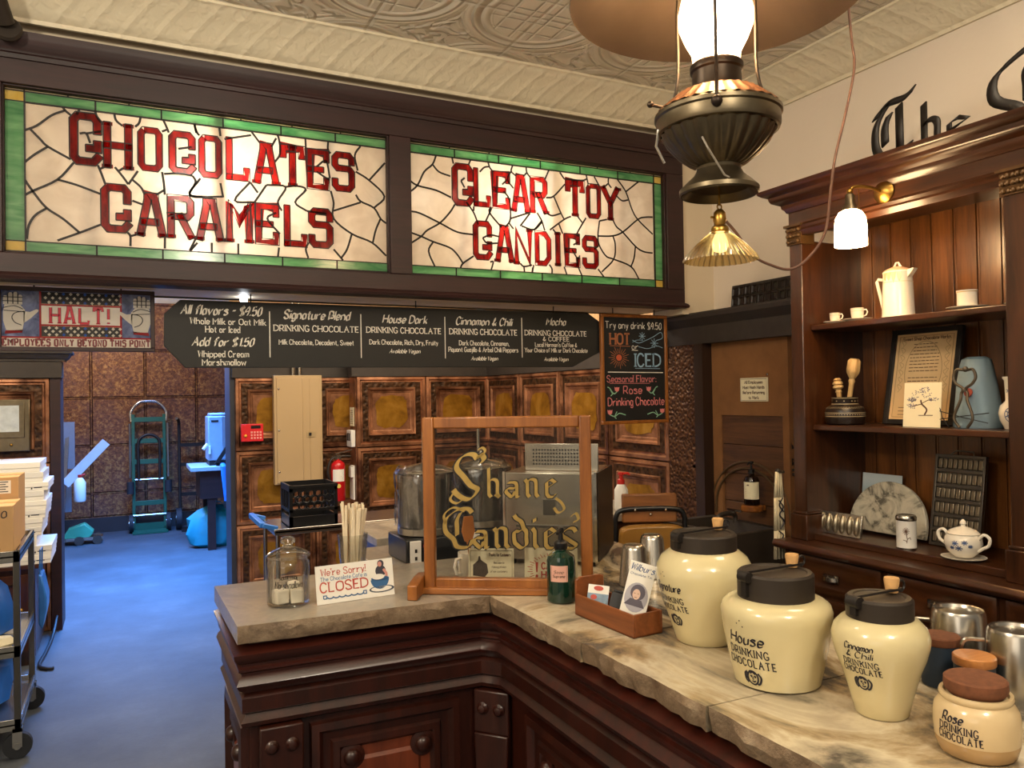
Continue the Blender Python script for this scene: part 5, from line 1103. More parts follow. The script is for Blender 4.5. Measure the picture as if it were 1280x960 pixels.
# ------------------------------------------------------------------ hanging oil lamp over the counter
LX, LY = 1.290, 1.450
t = thing('oil_lamp', 'big hanging brass oil lamp with a lit glass chimney over the counter', 'lamp', (LX, LY, 0))
m = MB(); m.lathe([(.090, 1.990), (.094, 1.994), (.094, 2.004), (.088, 2.010), (.080, 2.018), (.060, 2.036), (.052, 2.050), (.054, 2.056), (.050, 2.060), (0, 2.060)], 44); m.lathe([(.088, 1.990), (.070, 2.008), (0, 2.012)], 44); m.build('foot', DBRASS, t)
m = MB(); m.lathe([(.050, 2.058), (.070, 2.066), (.098, 2.088), (.122, 2.115), (.136, 2.140)], 216, flute=-.05, nfl=24); m.build('fluted_bowl', DBRASS, t)
m = MB(); m.lathe([(.136, 2.140), (.143, 2.142), (.146, 2.150), (.146, 2.172), (.150, 2.176), (.150, 2.184), (.144, 2.190)], 48); m.build('rim_band', DBRASS, t)
m = MB(); m.lathe([(.144, 2.190), (.128, 2.205), (.106, 2.222), (.098, 2.230), (.070, 2.238), (.058, 2.245)], 216, flute=.03, nfl=30); m.build('embossed_shoulder', COPT, t)
m = MB(); m.lathe([(.056, 2.243), (.060, 2.247), (.058, 2.256), (.058, 2.285), (.063, 2.289), (.063, 2.302), (.060, 2.306), (0, 2.306)], 40); m.build('burner', flat('dark_bronze', '#4a3f35', .4, .9), t)
m = MB(); m.tube([(-.115, .06, 2.205), (-.14, .073, 2.212)], .004); m.ball((-.143, .074, 2.213), .008); m.build('wick_knob', MATS['dark_bronze'], t)
m = MB(); m.lathe([(.055, 2.306), (.058, 2.335), (.074, 2.365), (.088, 2.40), (.0885, 2.43), (.078, 2.475), (.060, 2.52), (.050, 2.57), (.046, 2.64), (.044, 2.64)], 40); m.build('glass_chimney', GLOBE, t)
m = MB(); m.lathe([(0, 2.33), (.026, 2.335), (.038, 2.37), (.040, 2.42), (.028, 2.46), (0, 2.475)], 28); m.build('burning_mantle', MANTLE, t)
m = MB(); m.lathe([(.05, 2.665), (.055, 2.66), (.10, 2.625), (.20, 2.545), (.30, 2.49), (.345, 2.472), (.352, 2.466), (.350, 2.462), (.342, 2.468), (.20, 2.538), (.10, 2.615), (.052, 2.65)], 64); m.build('tin_shade', flat('aged_tin_shade', '#6f5d4d', .42, .75, .3, 6), t)
m = MB()
for a in (radians(228), radians(348), radians(108)):
    m.tube([(p.x, p.y, p.z) for p in spline([(.150*cos(a), .150*sin(a), 2.16), (.146*cos(a), .146*sin(a), 2.2), (.110*cos(a), .110*sin(a), 2.30), (.105*cos(a), .105*sin(a), 2.50), (.06*cos(a), .06*sin(a), 2.68), (.01*cos(a), .01*sin(a), 2.74)], 5)], .0042, 8)
    m.ball((.152*cos(a), .152*sin(a), 2.165), .013, 10, 8)
m.tube([(0, 0, 2.73), (0, 0, 3.058)], .005, 8); m.lathe([(0, 3.06), (.05, 3.06), (.045, 3.045), (.01, 3.035), (0, 3.035)], 24); m.build('hanger', flat('dark_bronze_rod', '#3b322a', .45, .8), t)
m = MB(); m.tube([(-.10, -.06, 2.10), (-.096, -.075, 2.07), (-.05, -.075, 2.015), (-.03, -.08, 2.005)], .0025, 6); m.build('wire', flat('grey_wire', '#8a8072', .5), t)
m = MB(); m.tube([(-.13, .06, 2.15), (-.135, .065, 2.11), (-.115, .06, 2.07)], .0035, 6); m.build('side_hook', STEEL, t)
# ribbed glass pendant below the oil lamp
t = thing('ribbed_pendant', 'small brass pendant with a ribbed glass shade hanging under the oil lamp', 'lamp', (LX, LY, 0))
m = MB(); m.tube([(0, 0, 2.011), (0, 0, 1.965)], .0025, 6); m.tube([(.007*cos(j*pi/4), 0, 1.962+.007*sin(j*pi/4)) for j in range(8)], .002, 6, closed=True); m.build('hook', BRASS, t)
m = MB(); m.lathe([(0, 1.956), (.008, 1.955), (.014, 1.948), (.016, 1.930), (.013, 1.918), (.019, 1.914), (.021, 1.908), (.020, 1.900), (0, 1.900)], 24); m.tube([(-.014, 0, 1.935), (-.026, 0, 1.935)], .003); m.build('socket', BRASS, t)
m = MB(); m.lathe([(.019, 1.905), (.024, 1.898), (.034, 1.890), (.058, 1.868), (.080, 1.842), (.084, 1.832), (.082, 1.832), (.056, 1.864), (.022, 1.896)], 288, flute=.07, nfl=36); m.build('glass_shade', RIBG, t)
m = MB(); m.lathe([(0, 1.90), (.010, 1.898), (.018, 1.880), (.020, 1.868), (.014, 1.855), (0, 1.851)], 20); m.build('bulb', PBULB, t)
m = MB(); m.tube([(p.x, p.y, p.z) for p in spline([(LX+.017, LY, 1.932), (1.345, 1.45, 1.90), (1.395, 1.45, 1.852), (1.45, 1.45, 1.832), (1.52, 1.45, 1.825), (1.585, 1.45, 1.86), (1.645, 1.45, 1.93), (1.668, 1.45, 2.04), (1.688, 1.45, 2.13), (1.73, 1.45, 2.25), (1.768, 1.45, 2.38), (1.760, 1.45, 2.46), (1.75, 1.45, 2.60), (1.745, 1.45, 3.059)], 7)], .0036, 8)
tag(m.build('lamp_cord', flat('brown_flex', '#6b4a3a', .6), None), 'brown flex looping from the ribbed pendant up to the ceiling', 'cord')
# black bracket bar at the ceiling over the sign's left end
t = thing('ceiling_bar', 'thick black iron bar coming down from the ceiling to the sign corner', 'bar', (0, 0, 0))
m = MB(); m.tube([(-.355, 3.24, 2.86), (-.415, 3.06, 3.055)], .028, 16); m.build('bar', IRON, t)
m = MB(); m.lathe([(0, 0), (.045, 0), (.047, .01), (.040, .02), (0, .02)], 24); m.build('flange', IRON, t, loc=(-.352, 3.265, 2.845), rot=(radians(80), 0, 0))
# ------------------------------------------------------------------ boards hanging under the beam
t = thing('menu_board', 'long black drinks menu board with clipped corners hanging under the stained glass sign', 'menu board', (0, 3.50, 0))
m = MB(); m.prism([(.157, 1.874), (.218, 1.934), (2.204, 1.940), (2.277, 1.896), (2.274, 1.736), (2.104, 1.656), (.236, 1.652), (.155, 1.743)], 0, .022, lambda u, v, d: (u, d, v)); bd = m.build('board', SLATE, t, bev=.002)
MENU = [('All flavors - $9.50', 0.38, 1.895, 0.319, 0.038, 0), ('Whole Milk or Oat Milk', 0.408, 1.848, 0.302, 0.0245, 1), ('Hot or Iced', 0.384, 1.814, 0.137, 0.0245, 1), ('Add for $1.50', 0.384, 1.762, 0.243, 0.035, 0), ('Whipped Cream', 0.387, 1.710, 0.201, 0.0245, 1), ('Marshmallow', 0.388, 1.675, 0.173, 0.0245, 1),
 ('Signature Blend', 0.781, 1.887, 0.29, 0.038, 0), ('DRINKING CHOCOLATE', 0.781, 1.826, 0.375, 0.025, 2), ('Milk Chocolate, Decadent, Sweet', 0.78, 1.765, 0.33, 0.021, 1), ('House Dark', 1.191, 1.88, 0.215, 0.036, 0), ('DRINKING CHOCOLATE', 1.189, 1.827, 0.365, 0.025, 2), ('Dark Chocolate, Rich, Dry, Fruity', 1.187, 1.771, 0.334, 0.021, 1), ('Available Vegan', 1.189, 1.73, 0.149, 0.0185, 0),
 ('Cinnamon & Chili', 1.6, 1.88, 0.30, 0.036, 0), ('DRINKING CHOCOLATE', 1.598, 1.828, 0.365, 0.026, 2), ('Dark Chocolate, Cinnamon,', 1.6, 1.773, 0.269, 0.0215, 1), ('Piquant Guajillo & Arbol Chili Peppers', 1.597, 1.741, 0.375, 0.0215, 1), ('Available Vegan', 1.599, 1.698, 0.143, 0.0185, 0), ('Mocha', 2.006, 1.89, 0.112, 0.035, 0), ('DRINKING CHOCOLATE', 2.008, 1.830, 0.365, 0.0245, 2), ('& COFFEE', 2.007, 1.8, 0.155, 0.021, 2), ("Local Herman's Coffee &", 2.007, 1.770, 0.247, 0.02, 1), ('Your Choice of Milk or Dark Chocolate', 2.009, 1.742, 0.37, 0.02, 1), ('Available Vegan', 2.005, 1.696, 0.142, 0.0185, 0)]
m = MB(); fn = lambda u, v: (u, -.0012, v)
for s, x, z, wd, ht, st in MENU: write(m, s, x, z, wd, ht, fn, ('script', 'serif', 'serif')[st], (.080, .075, .080)[st], shear=.28 if st == 0 else 0)
m.build('lettering', CHW, bd, recalc=False)
m = MB()
for x, z in ((.576, 1.797), (.98, 1.797), (1.392, 1.797), (1.808, 1.804)): strip(m, [(x, z-.1), (x, z+.1)], None, .0022, fn)
m.build('divider_lines', CHW, bd, recalc=False)
for x in (.5, 1.25, 2.0):
    m = MB(); m.tube([(x, .011, 1.925), (x, .011, 1.985)], .003, 6); m.build('hook', IRON, t)
# HALT sign of stained glass
t = thing('halt_sign', 'framed stained glass sign reading HALT between two raised white hands', 'sign', (0, 3.50, 0))
X0, X1, Z0, Z1 = -.420, .122, 1.716, 1.963
m = MB()
for b in ((X0, X1, Z0, Z0+.016), (X0, X1, Z1-.016, Z1), (X0, X0+.014, Z0+.016, Z1-.016), (X1-.016, X1, Z0+.016, Z1-.016)): m.box(b[0], b[1], -.008, .016, b[2], b[3])
m.build('frame', HEAD, t, bev=.002)
pane = MB(); pane.box(X0+.012, X1-.014, .002, .006, Z0+.014, Z1-.014); pn = pane.build('lead_pane', GLASS, t)
HW = opal('hand_white_glass', '#e9e0cf', '#f2eadb', tr=.5)
def fl(name, mat_, rects, y): 
    m = MB()
    for b in rects: m.poly([(b[0], y, b[2]), (b[1], y, b[2]), (b[1], y, b[3]), (b[0], y, b[3])])
    return m.build(name, mat_, pn, recalc=False)
for a, b in ((X0+.014, -.283), (.002, X1-.016)): fl('blue_field', opal('sign_blue_glass', '#3a4468', '#8f9ac0', (9, 9, 9), .5) if 'sign_blue_glass' not in MATS else MATS['sign_blue_glass'], [(a, b, 1.772, Z1-.016)], -.0005)
m = MB(); RDG = opal('sign_red_glass', '#8c1f24', '#b02c30', tr=.5)
fl('white_ground', HW, [(-.276, -.005, 1.820, 1.892), (X0+.014, X1-.016, Z0+.016, 1.766)], -.0005)
fl('red_bars', RDG, [(-.283, -.276, 1.772, Z1-.016), (-.005, .002, 1.772, Z1-.016), (-.276, -.005, 1.892, 1.898), (-.276, -.005, 1.814, 1.820), (X0+.014, X1-.016, 1.766, 1.772)], -.001)
for z0, z1 in ((1.900, Z1-.018), (1.774, 1.812)):
    fl('dark_lattice', LEAD, [(-.276, -.005, z0, z1)], -.001)
    mw, mb_ = MB(), MB(); zc = (z0+z1)/2; n = 11
    for k in range(n):
        x = -.262+k*.0245; d = .0065
        for q in ((x, zc+.0), (x+.012, z1-.006), (x+.012, z0+.006)):
            (mb_ if (k % 3 == 2 and q[1] != zc) else mw).poly([(q[0]-d, -.0015, q[1]), (q[0], -.0015, q[1]-d), (q[0]+d, -.0015, q[1]), (q[0], -.0015, q[1]+d)])
    mw.build('white_diamonds', HW, pn, recalc=False); mb_.build('blue_diamonds', opal('sign_bright_blue', '#2a58b8', '#4a78d8', tr=.5) if 'sign_bright_blue' not in MATS else MATS['sign_bright_blue'], pn, recalc=False)
def blockline(s, x0, x1, cz, ht, y, k, mt, gap, name, edge=.0012):
    ws = {'I': .45, '!': .45, 'M': 1.2, ' ': .5}; tot = sum(ws.get(c, 1) for c in s); u = (x1-x0)/tot; x = x0; mg, ml = MB(), MB()
    for c in s:
        wd = ws.get(c, 1)*u
        if c != ' ': 
            st = glyph(c, BLK); w_ = wd*(1-gap); tk = u*k*(1-gap); ww = max(w_-2*tk, .0001) if c not in 'I' else 0
            for _, pts in st:
                q = [(x+wd/2+((px/6.-.5)*ww if c not in 'I!' else 0), cz+((py-3)/10-.5)*(ht-tk)) for px, py in pts]
                strip(ml, q, None, tk+edge, lambda a, b: (a, y+.0004, b)); strip(mg, q, None, tk, lambda a, b: (a, y, b))
                if ht > .05 and c in 'HAT' :
                    for e in (0, -1):
                        if pts[e][1] == 3: strip(mg, [(q[e][0]-tk*1.7, q[e][1]), (q[e][0]+tk*1.7, q[e][1])], None, tk*.6, lambda a, b: (a, y, b))
        x += wd
    ml.build(name+'_lead', LEAD, pn, recalc=False); mg.build(name, mt, pn, recalc=False)
blockline('HALT!', -.255, -.035, 1.856, .064, -.0022, .11, flat('sign_letter_red', '#b01f34', .25, 0, .25, 12), .22, 'large_lettering')
blockline('EMPLOYEES ONLY BEYOND THIS POINT', X0+.014, X1-.017, 1.749, .027, -.0020, .14, flat('sign_small_red', '#7a2426', .3), .20, 'small_lettering', .0008)
def hand(cx, s):
    """raised flat palm: fingers up, thumb towards the middle"""
    m = MB(); P_ = lambda u, v, y=-.0018: (cx+s*u*1.18, y, v)
    m.poly([P_(*p) for p in ((-.022, 1.795), (.022, 1.792), (.028, 1.83), (.030, 1.872), (.016, 1.895), (-.026, 1.895), (-.030, 1.865), (-.030, 1.83))])
    m.poly([P_(*p) for p in ((.026, 1.822), (.046, 1.842), (.066, 1.867), (.068, 1.874), (.062, 1.877), (.044, 1.866), (.026, 1.868))])
    for j, (u, h_) in enumerate(((-.024, .034), (-.010, .046), (.004, .048), (.017, .038))):
        m.poly([P_(u-.0058, 1.893), P_(u+.0058, 1.893), P_(u+.0056, 1.893+h_-.006), P_(u+.003, 1.893+h_), P_(u-.003, 1.893+h_), P_(u-.0056, 1.893+h_-.006)])
    m.build('white_hand', HW, pn, recalc=False); l = MB()
    for q in ([(-.030, 1.88), (0, 1.888), (.025, 1.876)], [(.030, 1.868), (.004, 1.862), (-.006, 1.845), (.002, 1.825), (.020, 1.815)], [(-.032, 1.906), (.024, 1.906)], [(-.032, 1.921), (.024, 1.921)], [(-.017, 1.895), (-.017, 1.936)], [(-.003, 1.895), (-.003, 1.94)], [(.0105, 1.895), (.0105, 1.936)], [(-.028, 1.87), (.028, 1.866)]):
        strip(l, [(a.x, a.y) for a in spline([(a, b, 0) for a, b in q], 4)], None, .0015, lambda u, v: P_(u, v, -.0024))
    l.build('hand_lead', LEAD, pn, recalc=False)
    m = MB(); m.poly([P_(-.026, 1.781), P_(.022, 1.786), P_(.024, 1.797), P_(-.024, 1.793)]); m.build('red_cuff', RDG, pn, recalc=False)
hand(-.365, 1); hand(.070, -1)
for x in (-.3, .0):
    m = MB(); m.tube([(x, .004, Z1-.01), (x, .004, 1.985)], .003, 6); m.build('hook', IRON, t)
# chalkboard
t = thing('chalkboard', 'upright oak-framed chalkboard with coloured hot or iced lettering beside the menu board', 'chalkboard', (0, 3.46, 0))
X0, X1, Z0, Z1 = 2.258, 2.690, 1.350, 1.938
m = MB()
for b in ((X0, X1, Z0, Z0+.018), (X0, X1, Z1-.018, Z1), (X0, X0+.018, Z0+.018, Z1-.018), (X1-.018, X1, Z0+.018, Z1-.018)): m.box(b[0], b[1], 0, .022, b[2], b[3])
m.build('frame', OAK, t, bev=.003); m = MB(); m.box(X0+.016, X1-.016, .008, .018, Z0+.016, Z1-.016); bd = m.build('slate', flat('chalk_slate', '#161616', .6, 0, .3, 5), t)
fn = lambda u, v: (u, .0068, v)
def chalk(name, mt, items, lines=()):
    m = MB()
    for s, x, z, wd, ht, st, k in items: write(m, s, x, z, wd, ht, fn, st, k)
    for q, th in lines: strip(m, [(a.x, a.y) for a in spline([(a, b, 0) for a, b in q], 5)], None, th, fn)
    m.build(name, mt, bd, recalc=False)
chalk('white_chalk', CHW, [('Try any drink $9.50', 2.471, 1.879, .365, .036, 'plain', .05), ('or', 2.477, 1.766, .04, .030, 'plain', .05)], [([(2.30, 1.628), (2.66, 1.624)], .0022), ([(2.455, 1.745), (2.495, 1.744)], .0015)])
chalk('orange_chalk', CHO, [('HOT', 2.380, 1.805, .125, .056, 'serif', .09)], [([(2.315, 1.768), (2.445, 1.766)], .0015)]+[([(2.372+.026*cos(a), 1.705+.022*sin(a)), (2.372+(.052+.014*(j % 2))*cos(a), 1.705+(.048+.012*(j % 2))*sin(a))], .0014) for j, a in enumerate([2*pi*k/22 for k in range(22)])])
m = MB(); oval(m, fn, 2.372, 1.705, .018, .017); m.build('sun_centre', flat('red_chalk', '#c05a3a', .85), bd, recalc=False)
fk = []
for cx, cz, r_ in ((2.525, 1.822, .022), (2.605, 1.785, .026)):
    for k in range(4): a = k*pi/4; fk.append(([(cx-r_*cos(a), cz-r_*sin(a)), (cx+r_*cos(a), cz+r_*sin(a))], .0016))
chalk('blue_chalk', CHB, [('ICED', 2.560, 1.692, .165, .066, 'serif', .07)], fk+[([(2.46, 1.80), (2.50, 1.785), (2.55, 1.80), (2.60, 1.82), (2.65, 1.845), (2.66, 1.815), (2.62, 1.80)], .0016), ([(2.50, 1.765), (2.56, 1.755), (2.62, 1.77), (2.66, 1.76)], .0014), ([(2.46, 1.788), (2.49, 1.80), (2.53, 1.80)], .0012), ([(2.475, 1.648), (2.64, 1.646)], .0015)])
chalk('pink_chalk', CHP, [('Seasonal Flavor:', 2.452, 1.592, .318, .034, 'serif', .055), ('Rose', 2.456, 1.532, .118, .040, 'plain', .065), ('Drinking Chocolate', 2.480, 1.470, .365, .042, 'plain', .06)], [([(2.31, 1.568), (2.57, 1.566)], .0013)])
rl, gl_ = MB(), MB()
for cx, cz, s in ((2.355, 1.535, -1), (2.562, 1.535, 1), (2.308, 1.414, -1), (2.650, 1.414, 1)):
    rl.poly([fn(cx+a*.016, cz+b*.014) for a, b in ((-1, 1), (-.4, .7), (0, 1), (.4, .7), (1, 1), (.8, -.4), (0, -1), (-.8, -.4))])
    k = -s if cz < 1.45 else s
    for q in ([(cx, cz-.012), (cx+k*.03, cz-.022), (cx+k*.06, cz-.006), (cx+k*.10, cz-.016)] if cz < 1.45 else [(cx, cz-.012), (cx+k*.02, cz-.022), (cx+k*.045, cz+.006), (cx+k*.06, cz+.014)], [(cx+k*.03, cz-.02), (cx+k*.045, cz+.004)], [(cx+k*.025, cz-.02), (cx+k*.04, cz-.034)]):
        strip(gl_, [(a.x, a.y) for a in spline([(a, b, 0) for a, b in q], 4)], None, .0026, fn)
rl.build('rose_drawings', CHP, bd, recalc=False); gl_.build('green_stems', CHG, bd, recalc=False)
for x in (2.34, 2.61):
    m = MB(); m.tube([(x, .011, 1.93), (x, .011, 1.985)], .003, 6); m.build('hook', IRON, t)
# spotlight behind the boards
t = thing('beam_spotlight', 'small bright spotlight glaring under the beam above the menu board', 'spotlight', (.486, 3.62, 1.958))
m = MB(); m.ball((0, 0, 0), .016, 16, 10); m.build('bulb', BULB, t); m = MB(); m.lathe([(.010, .012), (.020, .016), (.020, .026), (0, .026)], 20); m.build('socket', IRON, t)

# ------------------------------------------------------------------ cafe back wall fittings
t = thing('electrical_panel', 'tall khaki electrical cabinet on the copper wall', 'electrical panel', (1.23, 6.27, .85))
m = MB(); m.box(-.185, .185, -.07, 0, 0, .845); m.build('box', KHAKI, t, bev=.004); m = MB(); m.box(-.165, .165, -.078, -.07, .012, .825); m.box(.03, .036, -.082, -.078, .02, .82); m.box(.085, .09, -.081, -.078, .02, .82); dd = m.build('door', KHAKI, t, bev=.003)
m = MB(); m.box(.060, .125, -.083, -.078, .36, .405); m.build('latch_plate', flat('dull_plate', '#b8a078', .4, .3), dd); m = MB(); m.box(.075, .095, -.088, -.083, .372, .395); m.build('latch', BLACK, dd)
m = MB(); m.tube([(-.03, -.03, .845), (-.03, -.03, 1.93)], .015, 10); m.tube([(.02, -.03, .845), (.02, -.03, 1.93)], .015, 10); m.build('conduit', STEEL, t)
for z in (.10, .42, .74): m = MB(); m.ball((-.15, -.08, z), .008, 8, 6); m.build('screw_head', STEEL, dd)
t = thing('alarm_keypad', 'red alarm keypad on the copper wall left of the electrical cabinet', 'keypad', (.888, 6.27, 1.19))
m = MB(); m.box(-.082, .082, -.035, .0, 0, .135); m.build('housing', flat('alarm_red', '#d2222a', .4), t, bev=.005); m = MB(); m.box(-.01, .06, -.038, -.035, .10, .122); m.build('display', BLKGL, t)
m = MB()
for i in range(4):
    for j in range(3): m.box(-.012+.022*i, .002+.022*i, -.039, -.035, .02+.022*j, .034+.022*j)
m.build('keys', flat('key_pink', '#e89a90', .5), t); m = MB(); m.ball((-.05, -.036, .045), .012, 12, 8); m.build('button', flat('amber_button', '#e8a030', .4), t)
t = thing('fire_extinguisher', 'red fire extinguisher with a white label on the copper wall', 'fire extinguisher', (1.525, 6.165, .70))
m = MB(); m.lathe([(0, 0), (.052, 0), (.056, .006), (.056, .27), (.050, .295), (.030, .312), (.020, .318), (.020, .33), (0, .33)], 32); b = m.build('cylinder', flat('extinguisher_red', '#b8161c', .3), t)
m = MB(); fn = wrap([(.056, 0), (.056, .3)], radians(262), .0012); n = 10
for j in range(n): m.poly([fn(-.05+.1*j/n, .155), fn(-.05+.1*(j+1)/n, .155), fn(-.05+.1*(j+1)/n, .25), fn(-.05+.1*j/n, .25)])
lb = m.build('label', CARDW, b); m = MB(); fn = wrap([(.056, 0), (.056, .3)], radians(262), .0018)
for j in range(6): strip(m, [(-.04, .168+.013*j), (.04-.01*(j % 3), .168+.013*j)], None, .002, fn)
m.build('label_print', INK, lb); m = MB(); oval(m, fn, .0, .12, .016, .016); m.build('inspection_tag', flat('tag_yellow', '#d8c060', .5), b)
m = MB(); m.box(-.022, .022, -.018, .018, .325, .36); m.bar((-.02, 0, .37), (.11, -.02, .40), .018, .006); m.bar((-.02, 0, .355), (.10, -.02, .352), .018, .006); m.build('valve_handle', STEEL, t)
m = MB(); m.tube([(p.x, p.y, p.z) for p in spline([(-.02, 0, .345), (-.06, -.01, .32), (-.085, -.02, .24), (-.07, -.02, .16), (-.062, -.02, .10)], 6)], .010, 8); m.build('hose', BLACK, t)
m = MB(); m.box(-.03, .03, .045, .085, .19, .23); m.build('wall_bracket', IRON, t)
t = thing('paper_notice', 'small cream paper notice on the copper wall corner above the thermostat', 'notice', (1.652, 6.19, 1.285)); m = MB(); m.box(-.004, 0, -.055, .055, 0, .15); p = m.build('sheet', CREAMP, t); m = MB()
for j in range(8): strip(m, [(-.04, .02+.015*j), (.035, .02+.015*j)], None, .002, lambda u, v: (-.005, -u, v))
m.build('print', INKBR, p, recalc=False)
t = thing('thermostat', 'white thermostat with two dark slots on the copper wall corner', 'thermostat', (1.652, 6.17, 1.12)); m = MB(); m.box(-.035, 0, -.07, .07, 0, .135); m.build('case', WHITEP, t, bev=.006); m = MB(); m.box(-.038, -.035, .01, .045, .05, .11); m.box(-.038, -.035, -.035, -.01, .05, .11); m.build('slots', BLACK, t)
t = thing('clipboard_notes', 'white note pad hanging on the copper wall corner behind the extinguisher', 'note pad', (1.652, 6.19, .70)); m = MB(); m.box(-.012, 0, -.055, .055, 0, .27); m.build('pad', CARDW, t, rot=(0, 0, 0)); m = MB(); m.box(-.03, -.012, -.05, .02, .18, .26); m.build('holder', WHITEP, t)

# ------------------------------------------------------------------ trolley and crate
t = thing('utility_trolley', 'chrome trolley with blue corner handles standing before the copper wall', 'trolley', (.74, 4.42, 0))
m = MB(); m.box(0, .86, 0, .46, .765, .79); m.box(0, .86, 0, .012, .775, .80); m.build('top_shelf', STEEL, t, bev=.003)
m = MB(); m.box(0, .86, 0, .46, .38, .40); m.box(0, .86, 0, .012, .38, .43); m.build('lower_shelf', STEELD, t, bev=.003)
for x in (.02, .84):
    for y in (.02, .44):
        m = MB(); m.tube([(x, y, .08), (x, y, .80)], .013, 10); m.build('post', CHROME, t); m = MB(); m.M = Matrix.Translation((x, y, .048)); m.tube([(0, -.012, 0), (0, .012, 0)], .045, 18); m.build('caster', RUBBER, t)
m = MB(); m.bar((-.06, .02, .825), (-.06, .44, .825), .03, .03); m.bar((-.06, .02, .825), (.02, .02, .80), .026, .026); m.bar((-.06, .44, .825), (.02, .44, .80), .026, .026); m.build('handle', BLUEP, t, bev=.005)
t = thing('milk_crate', 'black plastic milk crate with a lattice front on the trolley', 'crate', (.965, 4.60, .792))
m = MB(); w_, d_, h_ = .135, .135, .235
for b in ((-w_, w_, -d_, -d_+.012), (-w_, w_, d_-.012, d_), (-w_, -w_+.012, -d_, d_), (w_-.012, w_, -d_, d_)):
    m.box(b[0], b[1], b[2], b[3], 0, .06); m.box(b[0], b[1], b[2], b[3], h_-.035, h_); m.box(b[0], b[1], b[2], b[3], .085, .10)
for x in (-w_, w_-.018):
    for y in (-d_, d_-.018): m.box(x, x+.018, y, y+.018, 0, h_)
m.box(-w_, w_, -d_, d_, 0, .008)
for sy in (-d_+.006, d_-.006):
    for i in range(6):
        for j in range(3):
            cx = -w_+.032+i*.042+(.021 if j % 2 else 0); cz = .118+j*.036
            if cx < w_-.02: m.tube([(cx+.022*cos(k*pi/3+pi/6), sy, cz+.022*sin(k*pi/3+pi/6)) for k in range(6)], .0042, 6, closed=True)
for sx in (-w_+.006, w_-.006):
    for i in range(5): m.box(sx-.005, sx+.005, -d_+.03+i*.05, -d_+.04+i*.05, .10, h_-.03)
m.build('basket', BLKGL, t)
m = MB(); m.bar((-w_, -d_-.004, h_-.008), (w_, -d_-.004, h_-.008), .012, .014); m.build('front_rim', BLKGL, t)
# ------------------------------------------------------------------ work counters behind
t = thing('work_counter', 'dark low work counter with a grey top behind the glass screen', 'counter', (0, 0, 0))
m = MB(); m.box(.80, 1.38, 2.53, 2.95, 0, .90); m.box(.95, 2.40, 3.15, 3.56, 0, .90); m.build('cabinet', HUTCH, t); m = MB(); m.box(.78, 1.40, 2.51, 2.97, .90, .935); m.build('top', MARBLE, t, bev=.003); m = MB(); m.box(.93, 2.42, 3.13, 3.57, .90, .935); m.build('long_top', MARBLE, t, bev=.003)
def warmer(x, y, label, wrapd):
    t = thing('chocolate_warmer', label, 'drink warmer', (x, y, .936), 0, 'hot chocolate warmers behind the screen')
    m = MB(); m.box(-.112, .112, -.105, .105, 0, .085); m.build('base', BLKGL, t, bev=.006)
    m = MB(); m.lathe([(.098, .086), (.104, .09), (.104, .112), (.100, .116)], 40); m.build('steel_band', STEEL, t)
    m = MB(); m.lathe([(.100, .10), (.103, .11), (.103, .30), (.108, .305), (.101, .305), (.099, .11)], 44); m.build('clear_vessel', GLASSL, t)
    m = MB(); m.lathe([(.0, .09), (.094, .09), (.094, .285), (0, .285)], 36); m.build('dark_drink', flat('dark_chocolate_drink', '#241a15', .2, coat=.4) if 'dark_chocolate_drink' not in MATS else MATS['dark_chocolate_drink'], t)
    m = MB(); m.lathe([(.109, .306), (.112, .309), (.108, .314), (.060, .330), (.020, .338), (.008, .342), (.007, .348), (.014, .356), (.010, .362), (.013, .370), (.005, .378), (0, .380)], 40); m.build('lid', STEEL, t)
    m = MB(); m.tube([(.012, .05, .330), (.012, .05, .450)], .006, 8); m.build('stirring_rod', STEEL, t)
    m = MB(); m.box(-.100, -.060, -.113, -.105, .004, .080); p = m.build('switch_plate', WHITEP, t, bev=.002); m = MB(); m.box(-.084, -.076, -.115, -.113, .014, .026); m.box(-.084, -.076, -.115, -.113, .040, .052); m.build('slots', BLACK, p); m = MB(); m.ball((-.042, -.114, .060), .011, 12, 8); m.build('red_knob', RED, t)
    m = MB(); rr = [(.110, .12), (.113, .16), (.108, .22), (.112, .27), (.113, .305), (.09, .335)]
    m.lathe(rr, 44, a0=(0 if wrapd else 2.6), a1=(2*pi if wrapd else 4.2))
    for v in m.v:
        a = atan2(v.y, v.x); k = 1+.035*sin(9*a+v.z*60)+.03*sin(17*a-v.z*50); v.x *= k; v.y *= k
    m.build('plastic_wrap', PLASTIC, t)
warmer(.985, 2.69, 'drink warmer left of the screen frame with a red knob on its black base', False); warmer(1.230, 2.74, 'plastic-wrapped drink warmer seen through the glass screen', True)
for x, y, s, lab in ((1.655, 3.33, 1.0, 'taller white-lidded glass jar seen through the screen'), (1.575, 3.30, .75, 'shorter white-lidded glass jar seen through the screen')):
    t = thing('spice_jar', lab, 'jar', (x, y, .936), 0, 'white-lidded jars behind the screen'); m = MB(); m.lathe([(0, 0), (.030, 0), (.032, .004), (.032, .085*s), (.028, .095*s), (0, .095*s)], 28); m.build('body', flat('tan_powder', '#b7a27c', .4) if 'tan_powder' not in MATS else MATS['tan_powder'], t); m = MB(); m.lathe([(.034, .090*s), (.035, .094*s), (.035, .120*s), (.032, .124*s), (0, .124*s)], 28); m.build('lid', WHITEP, t)
